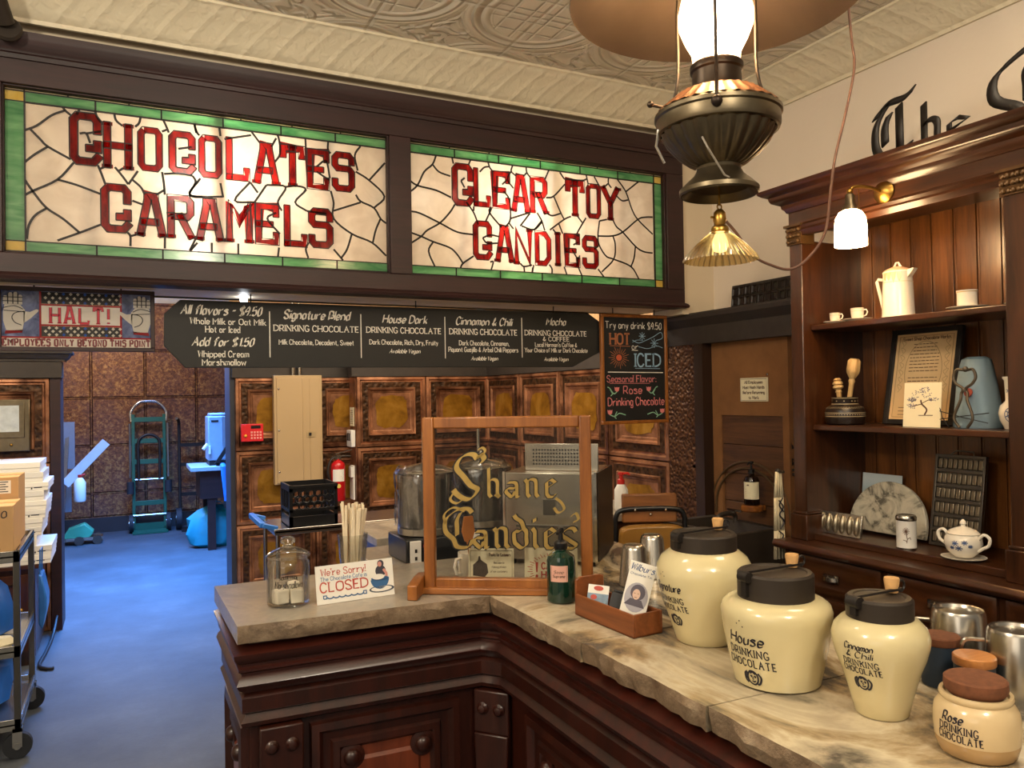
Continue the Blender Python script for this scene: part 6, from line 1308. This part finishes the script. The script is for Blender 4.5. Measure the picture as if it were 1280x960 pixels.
t = thing('pump_bottle', 'white bottle with a red pump beside the mustard chair', 'bottle', (2.215, 3.24, .936)); m = MB(); m.lathe([(0, 0), (.034, 0), (.036, .004), (.034, .10), (.020, .125), (.016, .13), (0, .13)], 28); m.build('body', WHITEP, t); m = MB(); m.lathe([(.018, .126), (.018, .15), (.010, .155), (.010, .17), (.015, .175), (.015, .185), (0, .188)], 20); m.tube([(0, 0, .180), (.035, -.01, .180), (.042, -.012, .172)], .006, 8); m.build('pump', RED, t)
# stainless steel warmer box
t = thing('steel_oven', 'stainless steel countertop oven with a perforated top plate behind the glass screen', 'oven', (1.328, 2.085, ZC), radians(-43))
m = MB(); m.box(-.30, 0, 0, .30, .015, .295); m.build('housing', STEEL, t, bev=.003)
m = MB(); m.box(.0, .006, .012, .298, .015, .295); m.build('dark_side_panel', flat('dark_panel', '#33291f', .3, .5), t)
m = MB(); m.box(-.004, .004, -.004, .012, .012, .298); m.box(-.304, -.296, -.004, .012, .012, .298); m.box(-.022, -.018, -.004, .0, .012, .298); m.build('bright_edge', CHROME, t)
m = MB(); m.box(-.245, .0, .06, .066, .296, .385); bp = m.build('perforated_plate', STEEL, t, bev=.002)
m = MB()
for i in range(20):
    for j in range(5): oval(m, lambda u, v: (u, .0592, v), -.215+i*.0098, .318+j*.0115, .0030, .0030, 8)
m.build('perforations', BLACK, bp, recalc=False)
for x in (-.28, -.02):
    for y in (.02, .28): m = MB(); m.lathe([(0, 0), (.012, 0), (.012, .015), (0, .015)], 14, (x, y, 0)); m.build('foot', BLACK, t)
m = MB(); m.box(-.26, -.06, -.006, 0, .12, .128); m.box(-.17, -.13, -.003, 0, .16, .21); m.build('door_handle', STEELD, t)
# white mug of spoons
t = thing('white_mug', 'white mug holding a wooden spatula behind the glass screen', 'mug', (.935, 2.175, ZC)); m = MB(); m.lathe([(0, 0), (.033, 0), (.036, .004), (.037, .075), (.0335, .075), (.032, .01), (0, .007)], 32); m.build('body', WHITE, t)
m = MB(); d = Vector((-.95, -.3, 0)); m.tube([tuple(d*(.035+r_)+Vector((0, 0, z))) for r_, z in ((0, .062), (.020, .060), (.026, .038), (.018, .018), (-.002, .014))], .005, 8); m.build('handle', WHITE, t)
t = thing('wooden_spatula', 'orange-brown wooden spatula standing in the white mug', 'spatula', (.935, 2.175, ZC+.0075)); m = MB(); m.tube([(.01, 0, .002), (-.005, .0, .10)], .006, 8); m.prism([(-.016, .10), (.006, .098), (.016, .13), (.010, .175), (-.018, .175), (-.026, .13)], -.003, .003, lambda a, b, d: (a, d, b)); m.build('spatula', flat('orange_wood', '#b06a2a', .5), t)
t = thing('pink_cloth', 'pink cloth tag hanging from the white mug', 'cloth', (.972, 2.175, ZC+.001)); m = MB(); m.prism([(.003, .085), (.014, .075), (.018, .03), (.012, .012), (.004, .04)], -.01, .01, lambda a, b, d: (a, d, b)); m.build('cloth', flat('pink_fabric', '#a84a55', .9), t)
# chair
t = thing('swivel_chair', 'mustard vinyl chair with a black tube frame and wooden top rail behind the counter', 'chair', (2.12, 2.86, 0), radians(-25))
m = MB(); m.prism([(p.x, p.y) for p in spline([(-.145, .66, 0), (-.15, .86, 0), (-.125, .915, 0), (0, .925, 0), (.125, .915, 0), (.15, .86, 0), (.145, .66, 0), (0, .645, 0)], 5, True)], -.028, .028, lambda a, b, d: (a, d+.12*(a*a)*4, b)); m.build('backrest', YLW, t, bev=.012)
m = MB(); m.tube([(p.x, p.y, p.z) for p in spline([(-.155, .05, .45), (-.158, .05, .86), (-.155, .05, .955), (-.12, .05, .985), (0, .05, .99), (.12, .05, .985), (.155, .05, .955), (.158, .05, .86), (.155, .05, .45)], 5)], .012, 10); m.build('tube_frame', BLKGL, t)
m = MB(); m.box(-.125, .125, .055, .085, .925, 1.055); m.build('wooden_top_rail', wood('chair_wood', '#6a3f1e', '#97612f', 'X', .4, .2), t, bev=.006)
m = MB(); m.box(-.20, .20, -.34, .06, .44, .50); m.build('seat', YLW, t, bev=.02)
m = MB(); m.tube([(0, -.14, .10), (0, -.14, .44)], .025, 12); m.build('column_post', BLKGL, t)
for k in range(5): a = 2*pi*k/5; m = MB(); m.bar((0, -.14, .10), (.26*cos(a), -.14+.26*sin(a), .05), .035, .025); m.lathe([(0, 0), (.022, 0), (.022, .04), (0, .04)], 14, (.26*cos(a), -.14+.26*sin(a), 0)); m.build('leg', BLKGL, t)
for x in (-.07, 0, .07): m = MB(); m.ball((x, .036, .985 if x else .965), .007, 8, 6); m.build('screw_head', CHROME, t)
# ------------------------------------------------------------------ sink corner below the arched board
m = MB(); fa = lambda u, v: (2.8735, -u, v)
def arcword(s, r_, a0, a1, cy, cz, ht):
    for j, ch in enumerate(s):
        a = a0+(a1-a0)*(j+.5)/len(s); q = MB(); write(q, ch, 0, 0, ht*.55 if ch not in "'I" else ht*.12, ht, lambda u, v: (u, 0, v), 'serif', .10)
        b = len(m.v)
        for p in q.v:
            rr = r_+p.z; m.add((2.8735, cy-(rr*cos(a)+p.x*sin(a)), cz+(rr*sin(a)-p.x*cos(a))))
        for f, mm in q.f: m.face([i+b for i in f], mm)
arcword("WILBUR'S", .285, radians(172), radians(108), 3.02, 1.075, .065); arcword('CHOCOLATE', .285, radians(74), radians(0), 3.02, 1.075, .065)
t = thing('arched_board', 'dark barrel boards lettered with an arched chocolate maker name below the burlap', 'sign board', (0, 0, 0)); m.build('arched_lettering', flat('branded_black', '#1a120c', .7), t, recalc=False)
m = MB(); m.box(2.868, 2.873, 2.80, 3.235, 1.24, 1.388); m.box(2.868, 2.873, 2.80, 3.235, 1.09, 1.236); m.build('board', BARRELW, t)
t = thing('iron_hoop', 'double arched iron hoop mounted on the dark barrel boards', 'hoop', (0, 0, 0))
for r_, x in ((.275, 2.862), (.240, 2.856)):
    m = MB(); m.tube([(x, 3.04-r_, .87)]+[(x, 3.04-r_*cos(pi*k/24), .90+r_*.92*sin(pi*k/24)) for k in range(25)]+[(x, 3.04+r_, .87)], .006, 8); m.build('hoop_bar', flat('bronze_bar', '#6a553c', .45, .6) if 'bronze_bar' not in MATS else MATS['bronze_bar'], t)
t = thing('round_bracket', 'round pale wooden bracket shelf on the barrel boards', 'shelf', (2.80, 2.955, .917)); m = MB(); m.lathe([(0, 0), (.048, 0), (.053, .006), (.053, .026), (.048, .032), (0, .032)], 32); m.box(.02, .066, -.025, .025, .002, .028); m.build('shelf', OAK, t)
t = thing('amber_bottle', 'dark amber pump bottle with a cream label on the round bracket', 'bottle', (2.80, 2.955, .950))
m = MB(); m.lathe([(0, 0), (.036, 0), (.038, .004), (.038, .12), (.030, .138), (.014, .146), (.014, .16), (0, .16)], 32); b = m.build('body', flat('amber_dark', '#1c0f08', .12), t); m = MB(); m.lathe([(.016, .155), (.016, .175), (.006, .178), (.006, .205), (.012, .208), (.012, .214), (0, .216)], 18); m.tube([(0, 0, .21), (-.03, -.01, .208), (-.035, -.012, .2)], .004); m.build('pump', BLKGL, t)
m = MB(); fn = wrap([(.038, 0), (.038, .13)], radians(222), .001); n = 10
for j in range(n): m.poly([fn(-.045+.09*j/n, .03), fn(-.045+.09*(j+1)/n, .03), fn(-.045+.09*(j+1)/n, .115), fn(-.045+.09*j/n, .115)])
lb = m.build('label', CREAMP, b); m = MB(); fn = wrap([(.038, 0), (.038, .13)], radians(222), .0016)
for j in range(4): strip(m, [(-.03, .045+.011*j), (.02, .045+.011*j)], None, .0012, fn)
strip(m, [(-.022, .10), (-.010, .10)], None, .003, fn); m.build('label_print', INKBR, lb, recalc=False)
t = thing('corner_sink', 'dark iron sink under the arched hoop with a small chrome tap', 'sink', (2.66, 3.0, 0))
m = MB(); m.rings((-.20, -.26, .86), (1, 0, 0), (0, 1, 0), (0, 0, 1), .34, .50, [(0, 0, 0), (.012, .006, 0), (.03, 0, 0), (.06, -.10, 0)]); m.box(-.20, .14, -.26, .24, .70, .72); m.box(-.20, -.19, -.26, .24, .72, .86); m.box(.13, .14, -.26, .24, .72, .86); m.box(-.19, .13, -.26, -.25, .72, .86); m.box(-.19, .13, .23, .24, .72, .86); m.build('basin', IRON, t)
m = MB(); m.box(-.15, .12, -.20, .20, 0, .70); m.build('pedestal', HUTCH, t)
m = MB(); m.tube([(p.x, p.y, p.z) for p in spline([(.115, .05, .85), (.115, .05, .885), (.08, .05, .90), (.02, .05, .895), (.0, .05, .875)], 5)], .012, 10); m.build('tap', IRON, t)
m = MB(); m.bar((.115, .0, .912), (.115, .10, .912), .014, .010); m.tube([(.115, .05, .89), (.115, .05, .912)], .007); m.build('tap_handle', CHROME, t)
t = thing('wash_hands_notice', 'cream framed notice telling employees to wash hands on the burlap', 'notice', (2.858, 2.982, 1.462)); m = MB(); m.box(-.006, 0, -.096, .096, 0, .120); p = m.build('board', CREAMP, t, bev=.002); m = MB(); fn = lambda u, v: (-.0072, -u, v)
for j, s in enumerate(('All Employees', 'Must Wash Hands', 'Before Returning', 'to Work')): write(m, s, 0, .098-.026*j, (.125, .15, .15, .07)[j], .014, fn, 'serif', .10)
strip(m, [(-.090, .006), (.090, .006), (.090, .114), (-.090, .114), (-.090, .006)], None, .0008, fn); m.build('lettering', INKBR, p, recalc=False)
m = MB(); m.lathe([(0, 0), (.006, 0), (.006, .003), (0, .004)], 10); m.build('pin', STEEL, t, loc=(-.001, -.092, .135), rot=(0, -pi/2, 0))
t = thing('striped_towel', 'cream towel with a dark scroll pattern hanging beside the hutch post', 'towel', (2.500, 2.478, .80)); m = MB(); n = 14
pts = [(-.030+.06*k/n, .006*sin(k*1.9)) for k in range(n+1)]
for z0, z1, s0, s1 in ((0, .12, 1.0, .85), (.12, .26, .85, .75), (.26, .37, .75, .35)):
    for k in range(n): m.poly([(pts[k][0]*s0, pts[k][1], z0), (pts[k+1][0]*s0, pts[k+1][1], z0), (pts[k+1][0]*s1, pts[k+1][1], z1), (pts[k][0]*s1, pts[k][1], z1)])
b = m.build('cloth', SOAPY, t); md = b.modifiers.new('solidify', 'SOLIDIFY'); md.thickness = .004
m = MB()
for q in ([(-.012, .25), (.012, .22), (-.010, .19), (.014, .16), (-.006, .13)], [(.010, .26), (-.010, .23), (.014, .20)], [(-.014, .12), (.010, .10), (-.008, .08)]): m.tube([(p.x, -.012, p.y) for p in spline([(a, c, 0) for a, c in q], 5)], .003, 5)
m.build('scroll_pattern', INK, b); m = MB(); m.tube([(0, -.03, .372), (0, .0, .368)], .006); m.ball((0, .004, .372), .012); m.build('hook', IRON, t)

# ------------------------------------------------------------------ left: steel cart, boxes
t = thing('steel_cart', 'stainless three-shelf kitchen cart at the left edge of the passage', 'cart', (-1.02, 3.95, 0))
for j, z in enumerate((.14, .45, .855)):
    m = MB(); m.box(0, .62, 0, .62, z, z+.010); m.box(0, .62, 0, .012, z-.02, z+.03); m.box(0, .62, .608, .62, z-.02, z+.03); m.box(.608, .62, .012, .608, z-.02, z+.03); m.box(0, .012, .012, .608, z-.02, z+.03); m.build('shelf', STEEL, t, bev=.002)
for x in (.0, .595):
    for y in (0, .595): 
        m = MB(); m.box(x, x+.025, y, y+.025, .12, .885); m.build('post', STEELD, t, bev=.002)
        c = MB(); c.tube([(x+.012, y+.0, .055), (x+.012, y+.028, .055)], .055, 22); w_ = c.build('caster_wheel', RUBBER, t); c = MB(); c.box(x-.006, x+.030, y-.008, y-.002, .05, .13); c.box(x-.006, x+.030, y+.030, y+.036, .05, .13); c.box(x-.006, x+.03, y-.008, y+.036, .115, .13); c.tube([(x+.012, y-.01, .055), (x+.012, y+.038, .055)], .014, 12); c.build('fork', STEEL, w_)
m = MB(); m.tube([(.64, .02, .90), (.66, .02, .92), (.66, .60, .92), (.64, .60, .90)], .010, 8); 
def cbox(name, label, x0, x1, y0, y1, z0, z1, mt, ex=None, grp=None, cat='box', flap=True):
    t = thing(name, label, cat, ((x0+x1)/2, (y0+y1)/2, z0), 0, grp); a, b, h_ = (x1-x0)/2, (y1-y0)/2, z1-z0; m = MB(); m.box(-a, a, -b, b, 0, h_)
    c = m.build('carton', mt, t, bev=.002)
    if flap: m = MB(); m.box(-a, a, -.022, .022, h_, h_+.0012); m.box(-.022, .022, -b-.0012, -b, h_-.06, h_) if name == 'cardboard_box' else None; m.build('tape', flat('packing_tape', '#b58d58', .3) if 'packing_tape' not in MATS else MATS['packing_tape'], t)
    if ex: ex(c, a, b, h_)
    return t
def bx1(c, a, b, h_):
    m = MB(); write(m, 'x800', a-.075, h_-.035, .10, .028, lambda u, v: (u, -b-.0012, v), 'plain', .08); write(m, 'Depart', a-.09, .022, .08, .016, lambda u, v: (u, -b-.0012, v), 'script', .07, shear=.2); m.build('marker_writing', INK, c, recalc=False)
cbox('cardboard_box', 'brown cardboard box marked in black pen on the steel cart', -.98, -.425, 3.985, 4.26, .868, 1.075, CARDB, bx1)
def bx2(c, a, b, h_):
    m = MB(); m.poly([(a-.09, -b-.0012, h_-.075), (a-.03, -b-.0012, h_-.075), (a-.03, -b-.0012, h_-.015), (a-.09, -b-.0012, h_-.015)]); l = m.build('white_label', CARDW, c, recalc=False); m = MB()
    for k in range(5): strip(m, [(a-.084, h_-.066+.011*k), (a-.040-.01*(k % 2), h_-.066+.011*k)], None, .002, lambda u, v: (u, -b-.0022, v))
    m.build('label_print', INK, l, recalc=False)
cbox('cardboard_box', 'taller brown cardboard box with a white label behind the marked box', -.98, -.435, 4.28, 4.545, .868, 1.175, CARDB, bx2)
t = thing('low_cabinet', 'dark brown low cabinet under the stacked white boxes', 'cabinet', (-1.02, 5.62, 0)); m = MB(); m.box(-.55, .56, -.33, .33, .06, .56); m.box(-.52, .53, -.30, .33, 0, .06); m.build('body', HUTCH, t); m = MB(); m.box(-.57, .58, -.35, .35, .56, .585); m.build('top', HUTCHY, t, bev=.003)
for x in (-.54, .02): m = MB(); m.rings((x, -.331, .09), (1, 0, 0), (0, 0, 1), (0, -1, 0), .52, .44, [(0, 0, 0), (.002, .015, 0), (.05, .015, 0), (.06, .006, 0)]); d = m.build('door', HUTCH, t); k = MB(); k.ball((x+.47, -.355, .33), .013); k.build('knob', BRASS, d)
random.seed(11); z = .586
for k in range(11):
    h_ = (.052, .054, .060, .048, .050, .050, .052, .056, .050, .058, .058)[k]; dx = (.02, .025, -.05, -.025, -.02, -.005, .0, -.012, .01, -.015, -.03)[k]
    def bxm(c, a, b, hh, k=k):
        m = MB(); strip(m, [(a-.07, hh*.45), (a-.03, hh*.45)], None, .005, lambda u, v: (u, -b-.0012, v)); strip(m, [(a-.085, hh*.3), (a-.078, hh*.3)], None, .005, lambda u, v: (u, -b-.0012, v)); m.build('end_label', INK, c, recalc=False)
    place = ('lowest', 'second from the bottom', 'third from the bottom', 'fourth from the bottom', 'fifth from the bottom', 'middle one', 'fifth from the top', 'fourth from the top', 'third from the top', 'second from the top', 'topmost')[k]
    t = cbox('white_box', 'flat white cardboard box, %s of the stack behind the cart' % place, -.98+dx, -.40+dx, 5.27, 5.68, z, z+h_-.002, CARDW, bxm if k in (0, 1, 2, 3, 5, 8) else None, 'white boxes stacked on the low cabinet', flap=False)
    m = MB(); m.box(-.292, .292, -.207, .207, h_*.42, h_-.0005); m.build('box_lid', WHITEP if k % 2 else CARDW, t, bev=.002); z += h_
def bag(name, label, c, s, mt, cat='bag', seed=1):
    t = thing(name, label, cat, c); m = MB(); m.lathe([(0, 0), (.7, 0), (.95, .08), (1, .35), (.92, .7), (.6, .9), (.25, 1.0), (0, 1.0)], 26)
    for v in m.v:
        a = atan2(v.y, v.x); k = 1+.09*sin(3*a+seed+v.z*4)+.06*sin(8*a-v.z*9+seed); v.x *= s[0]*k; v.y *= s[1]*k; v.z *= s[2]*(1+.06*sin(4*a+seed) if v.z > .3 else 1)
    m.build('bag_body', mt, t); m = MB(); m.tube([(s[0]*.3*cos(u), 0, s[2]*.96+s[2]*.18*sin(u)) for u in [pi*k/8 for k in range(9)]], .006, 6); m.build('carry_loop', mt, t); return t
bag('blue_bag', 'dark blue bag on the middle shelf of the steel cart', (-.66, 4.25, .461), (.20, .2, .30), BLUEBAG, seed=1)
bag('blue_bag', 'blue bag on the bottom shelf of the steel cart', (-.66, 4.28, .151), (.2, .2, .24), BLUEBAG, seed=4)
t = thing('snack_packet', 'yellow and white packet on the middle shelf of the steel cart', 'packet', (-.52, 4.02, .461), .2); m = MB(); m.lathe([(0, 0), (.8, .02), (1, .3), (.8, .8), (0, 1)], 20)
for v in m.v: v.x *= .10; v.y *= .045; v.z *= .055
p = m.build('packet', CREAMP, t); m = MB(); m.prism([(-.05, .02), (.0, .02), (.0, .04), (-.05, .04)], -.049, -.047, lambda a, b, d: (a, d, b)); m.build('red_print', RED, p)
t = thing('hanging_bag', 'bright blue carrier bag hanging on the back of the steel cart', 'bag', (-.372, 4.60, .37)); m = MB(); m.prism([(-.015, .03), (.0, 0), (.02, .10), (.022, .16), (.0, .27), (-.015, .28)], -.09, .09, lambda a, b, d: (a, d+.09, b)); m.build('bag_body', BLUEP, t, bev=.015); m = MB(); m.tube([(-.01, .03, .27), (-.008, .03, .40), (-.006, .12, .40), (-.01, .14, .27)], .004, 6); m.build('carry_loop', BLUEP, t)
m = MB(); m.tube([(p.x, p.y, p.z) for p in spline([(-.40, 6.0, .10), (-.41, 5.8, .03), (-.425, 5.5, .012), (-.44, 5.25, .012), (-.40, 5.16, .012), (-.36, 5.15, .012)], 6)], .010, 8); tag(m.build('floor_hose', BLACK, None), 'black hose lying along the foot of the low cabinet', 'hose')
# brass box on the left copper wall
t = thing('wall_box', 'old brass wall box with a small window on the left copper wall', 'wall box', (-.655, 6.045, 1.20)); m = MB(); m.box(-.115, .115, -.07, 0, 0, .34); m.build('case', DBRASS, t, bev=.006); m = MB(); m.box(-.085, .085, -.078, -.07, .09, .325); dd = m.build('door', DBRASS, t, bev=.003); m = MB(); m.box(-.055, .055, -.081, -.078, .13, .30); m.build('window', flat('window_papers', '#b9c0c0', .3, 0, .35, 30), dd); m = MB(); m.ball((.01, -.078, .045), .009); m.build('screw', BRASS, t)

# ------------------------------------------------------------------ back room things
t = thing('hand_truck', 'tall green appliance hand truck leaning on the hammered copper wall', 'hand truck', (.275, 10.02, 0)); m = MB(); hw = .165
LN = Matrix.Shear('XZ', 4, (0, .0)) if False else Matrix.Rotation(-.085, 4, 'X')
def lean(m): m.M = LN; return m
for s in (-1, 1):
    m = lean(MB()); m.bar((s*hw, 0, .04), (s*hw, 0, 1.36), .035, .045); m.build('side_rail', GREENP, t, bev=.004)
    m = lean(MB()); m.tube([(s*(hw+.035), -.035, .62), (s*(hw+.035), -.035, 1.25)], .014, 8); m.build('strap_bar', STEEL, t)
    m = MB(); m.tube([(s*(hw+.03)-.022, -.03, .105), (s*(hw+.03)+.022, -.03, .105)], .105, 24); w_ = m.build('wheel', RUBBER, t); m = MB(); m.tube([(s*(hw+.03)-.026, -.03, .105), (s*(hw+.03)+.026, -.03, .105)], .045, 18); m.build('hub', STEEL, w_)
    m = lean(MB()); m.tube([(s*(hw+.035), -.05, .44), (s*(hw+.035), -.05, .58)], .04, 12); m.build('roller', RUBBER, t)
for z in (.30, .78, 1.02, 1.27): m = lean(MB()); m.box(-hw, hw, -.022, .012, z, z+.055); m.build('cross_bar', GREENP, t, bev=.003)
m = lean(MB()); m.tube([(-hw, -.012, .60), (hw, -.012, .60)], .010); m.tube([(-hw-.05, -.03, .19), (hw+.05, -.03, .19)], .012); m.build('steel_rods', STEEL, t)
m = lean(MB()); m.tube([(p.x, p.y, p.z) for p in spline([(-hw-.02, 0, 1.28), (-hw-.02, 0, 1.40), (-.10, 0, 1.50), (0, 0, 1.515), (.10, 0, 1.50), (hw+.02, 0, 1.40), (hw+.02, 0, 1.28)], 6)], .018, 10); m.build('top_handle', CHROME, t)
m = lean(MB()); m.tube([(p.x, p.y, p.z) for p in spline([(-.11, -.03, .62), (-.115, -.03, .98), (-.09, -.03, 1.08), (0, -.03, 1.12), (.09, -.03, 1.08), (.115, -.03, .98), (.11, -.03, .62)], 5)], .017, 10); m.build('inner_loop', BLACK, t)
m = MB(); m.box(-hw-.02, hw+.02, -.22, .0, .004, .022); m.box(-hw-.02, hw+.02, -.012, .004, .02, .10); m.build('toe_plate', GREENP, t)
t = thing('sack_truck', 'black sack truck against the copper wall right of the green hand truck', 'hand truck', (.80, 9.98, 0))
m = MB(); m.tube([(p.x, p.y, p.z) for p in spline([(-.20, .02, .12), (-.20, .10, 1.10), (-.205, .06, 1.26), (-.23, .0, 1.30)], 5)], .018, 10); m.tube([(.20, .02, .12), (.20, .10, 1.10), (.20, .02, 1.28)], .018, 10)
for z in (.40, .75, .98): m.bar((-.20, .05+.04*z, z), (.20, .05+.04*z, z), .03, .04)
m.build('frame', BLACK, t)
for s in (-1, 1):
    m = MB(); m.tube([(s*.22-.028, -.02, .125), (s*.22+.028, -.02, .125)], .125, 24); w_ = m.build('wheel', RUBBER, t); m = MB(); m.tube([(s*.22-.032, -.02, .125), (s*.22+.032, -.02, .125)], .06, 18); m.build('hub', STEELD, w_)
m = MB(); m.box(-.2, .2, -.25, 0, .004, .02); m.build('toe_plate', BLACK, t)
t = thing('sink_table', 'dark wooden table with a pale top at the right of the back passage', 'table', (.60, 8.35, 0)); SINKT = t; m = MB(); m.box(0, .9, 0, .6, .80, .845); m.build('top', flat('pale_stone', '#9aa0a8', .4), t, bev=.006); m = MB(); m.box(.09, .86, .05, .55, .52, .80); m.build('apron', HEAD, t)
for x, y in ((.16, .06), (.80, .06), (.16, .54), (.80, .54)): m = MB(); m.box(x, x+.075, y, y+.06, 0, .53); m.build('leg', HEAD, t)
t = thing('water_dispenser', 'pale square dispenser with clear tubes on the pale table top', 'dispenser', (.945, 8.62, .846)); m = MB(); m.box(-.17, .25, -.16, .16, .05, .50); m.box(-.15, .23, -.14, .14, .50, .53); m.build('tank', flat('pale_plastic', '#8d97a6', .35), t, bev=.012); m = MB()
for x in (-.02, .05, .12): m.tube([(x, -.175, .20), (x, -.175, .60)], .018, 10)
m.build('clear_tubes', GLASST, t); m = MB(); m.box(-.17, -.15, -.2, -.16, .12, .2); m.tube([(-.18, -.17, .22), (-.22, -.19, .17)], .016); m.build('tap', WHITEP, t); m = MB(); m.box(-.16, .24, -.15, .15, 0, .05); m.box(-.14, -.07, -.163, -.158, .44, .46); m.build('black_base', BLACK, t)
t = thing('steel_stand', 'black triangular stand on the pale table top before the dispenser', 'stand', (1.0, 8.385, .846)); m = MB(); m.bar((-.16, 0, .015), (.02, 0, .30), .03, .035); m.bar((.02, 0, .30), (.16, 0, .015), .03, .035); m.bar((-.16, 0, .015), (.16, 0, .015), .03, .03); m.build('frame', BLACK, t)
m = MB(); m.tube([(.30, .0, .85), (.30, -.04, .84), (.335, -.05, .48)], .028, 14); m.build('blue_drain_pipe', BLUEP, SINKT); m = MB(); m.tube([(.333, -.05, .50), (.337, -.05, .43)], .036, 14); m.build('black_collar', BLACK, SINKT)
bag('teal_bag', 'teal sack slumped under the pale-topped table', (.86, 8.67, .002), (.27, .14, .40), TEAL, seed=2)
t = thing('folding_stand', 'grey folded metal stand leaning in the back room by the left wall', 'stand', (-.66, 9.35, 0))
for x in (-.03, .14): m = MB(); m.bar((x-.06, -.10, .0), (x, .30, 1.28), .035, .03); m.build('leg', STEEL, t)
m = MB(); m.box(-.05, .20, .24, .28, .80, 1.30); m.box(-.04, .17, .16, .20, .35, .62); m.build('panel', flat('grey_sheet', '#7f8894', .4, .4), t); m = MB(); m.bar((.12, -.02, .66), (.50, .10, 1.08), .025, .09); m.bar((.30, .03, .86), (.30, .20, .86), .02, .02); m.build('slotted_arm', flat('bright_aluminium', '#c8ccd0', .4, .3), t)
m = MB(); m.tube([(-.06, -.28, .40), (-.02, -.26, .86)], .035, 14); m.tube([(-.06, -.28, .55), (-.05, -.08, .55)], .015); m.build('blue_grip', BLUEP, t); m = MB(); m.tube([(-.064, -.28, .36), (-.058, -.28, .44)], .045, 14); m.build('black_collar', BLACK, t)
t = thing('spray_bottle', 'white bottle clipped on the grey folded stand', 'bottle', (-.40, 9.25, .48)); m = MB(); m.lathe([(0, 0), (.05, .004), (.055, .02), (.055, .20), (.03, .24), (.018, .25), (0, .25)], 24); m.build('body', WHITEP, t); m = MB(); m.lathe([(.02, .25), (.02, .28), (0, .28)], 16); m.tube([(0, 0, .27), (.05, 0, .28)], .01); m.build('red_cap', RED, t)
t = thing('floor_machine', 'small green and steel wheeled machine on the back room floor', 'machine', (-.42, 9.55, 0)); m = MB(); m.prism([(-.16, .07), (.10, .07), (.14, .13), (.05, .22), (-.10, .17)], -.08, .08, lambda a, b, d: (a, d, b)); m.build('green_body', flat('bright_green', '#3f9a78', .4), t, bev=.012); m = MB(); m.box(-.26, .22, -.10, .10, .045, .075); m.tube([(-.22, -.12, .06), (-.22, .12, .06)], .012); m.build('chassis', STEEL, t)
for x in (-.2, .0, .17):
    for y in (-.11, .11): m = MB(); m.tube([(x, y-.015, .045), (x, y+.015, .045)], .045, 16); m.build('wheel', STEELD, t)
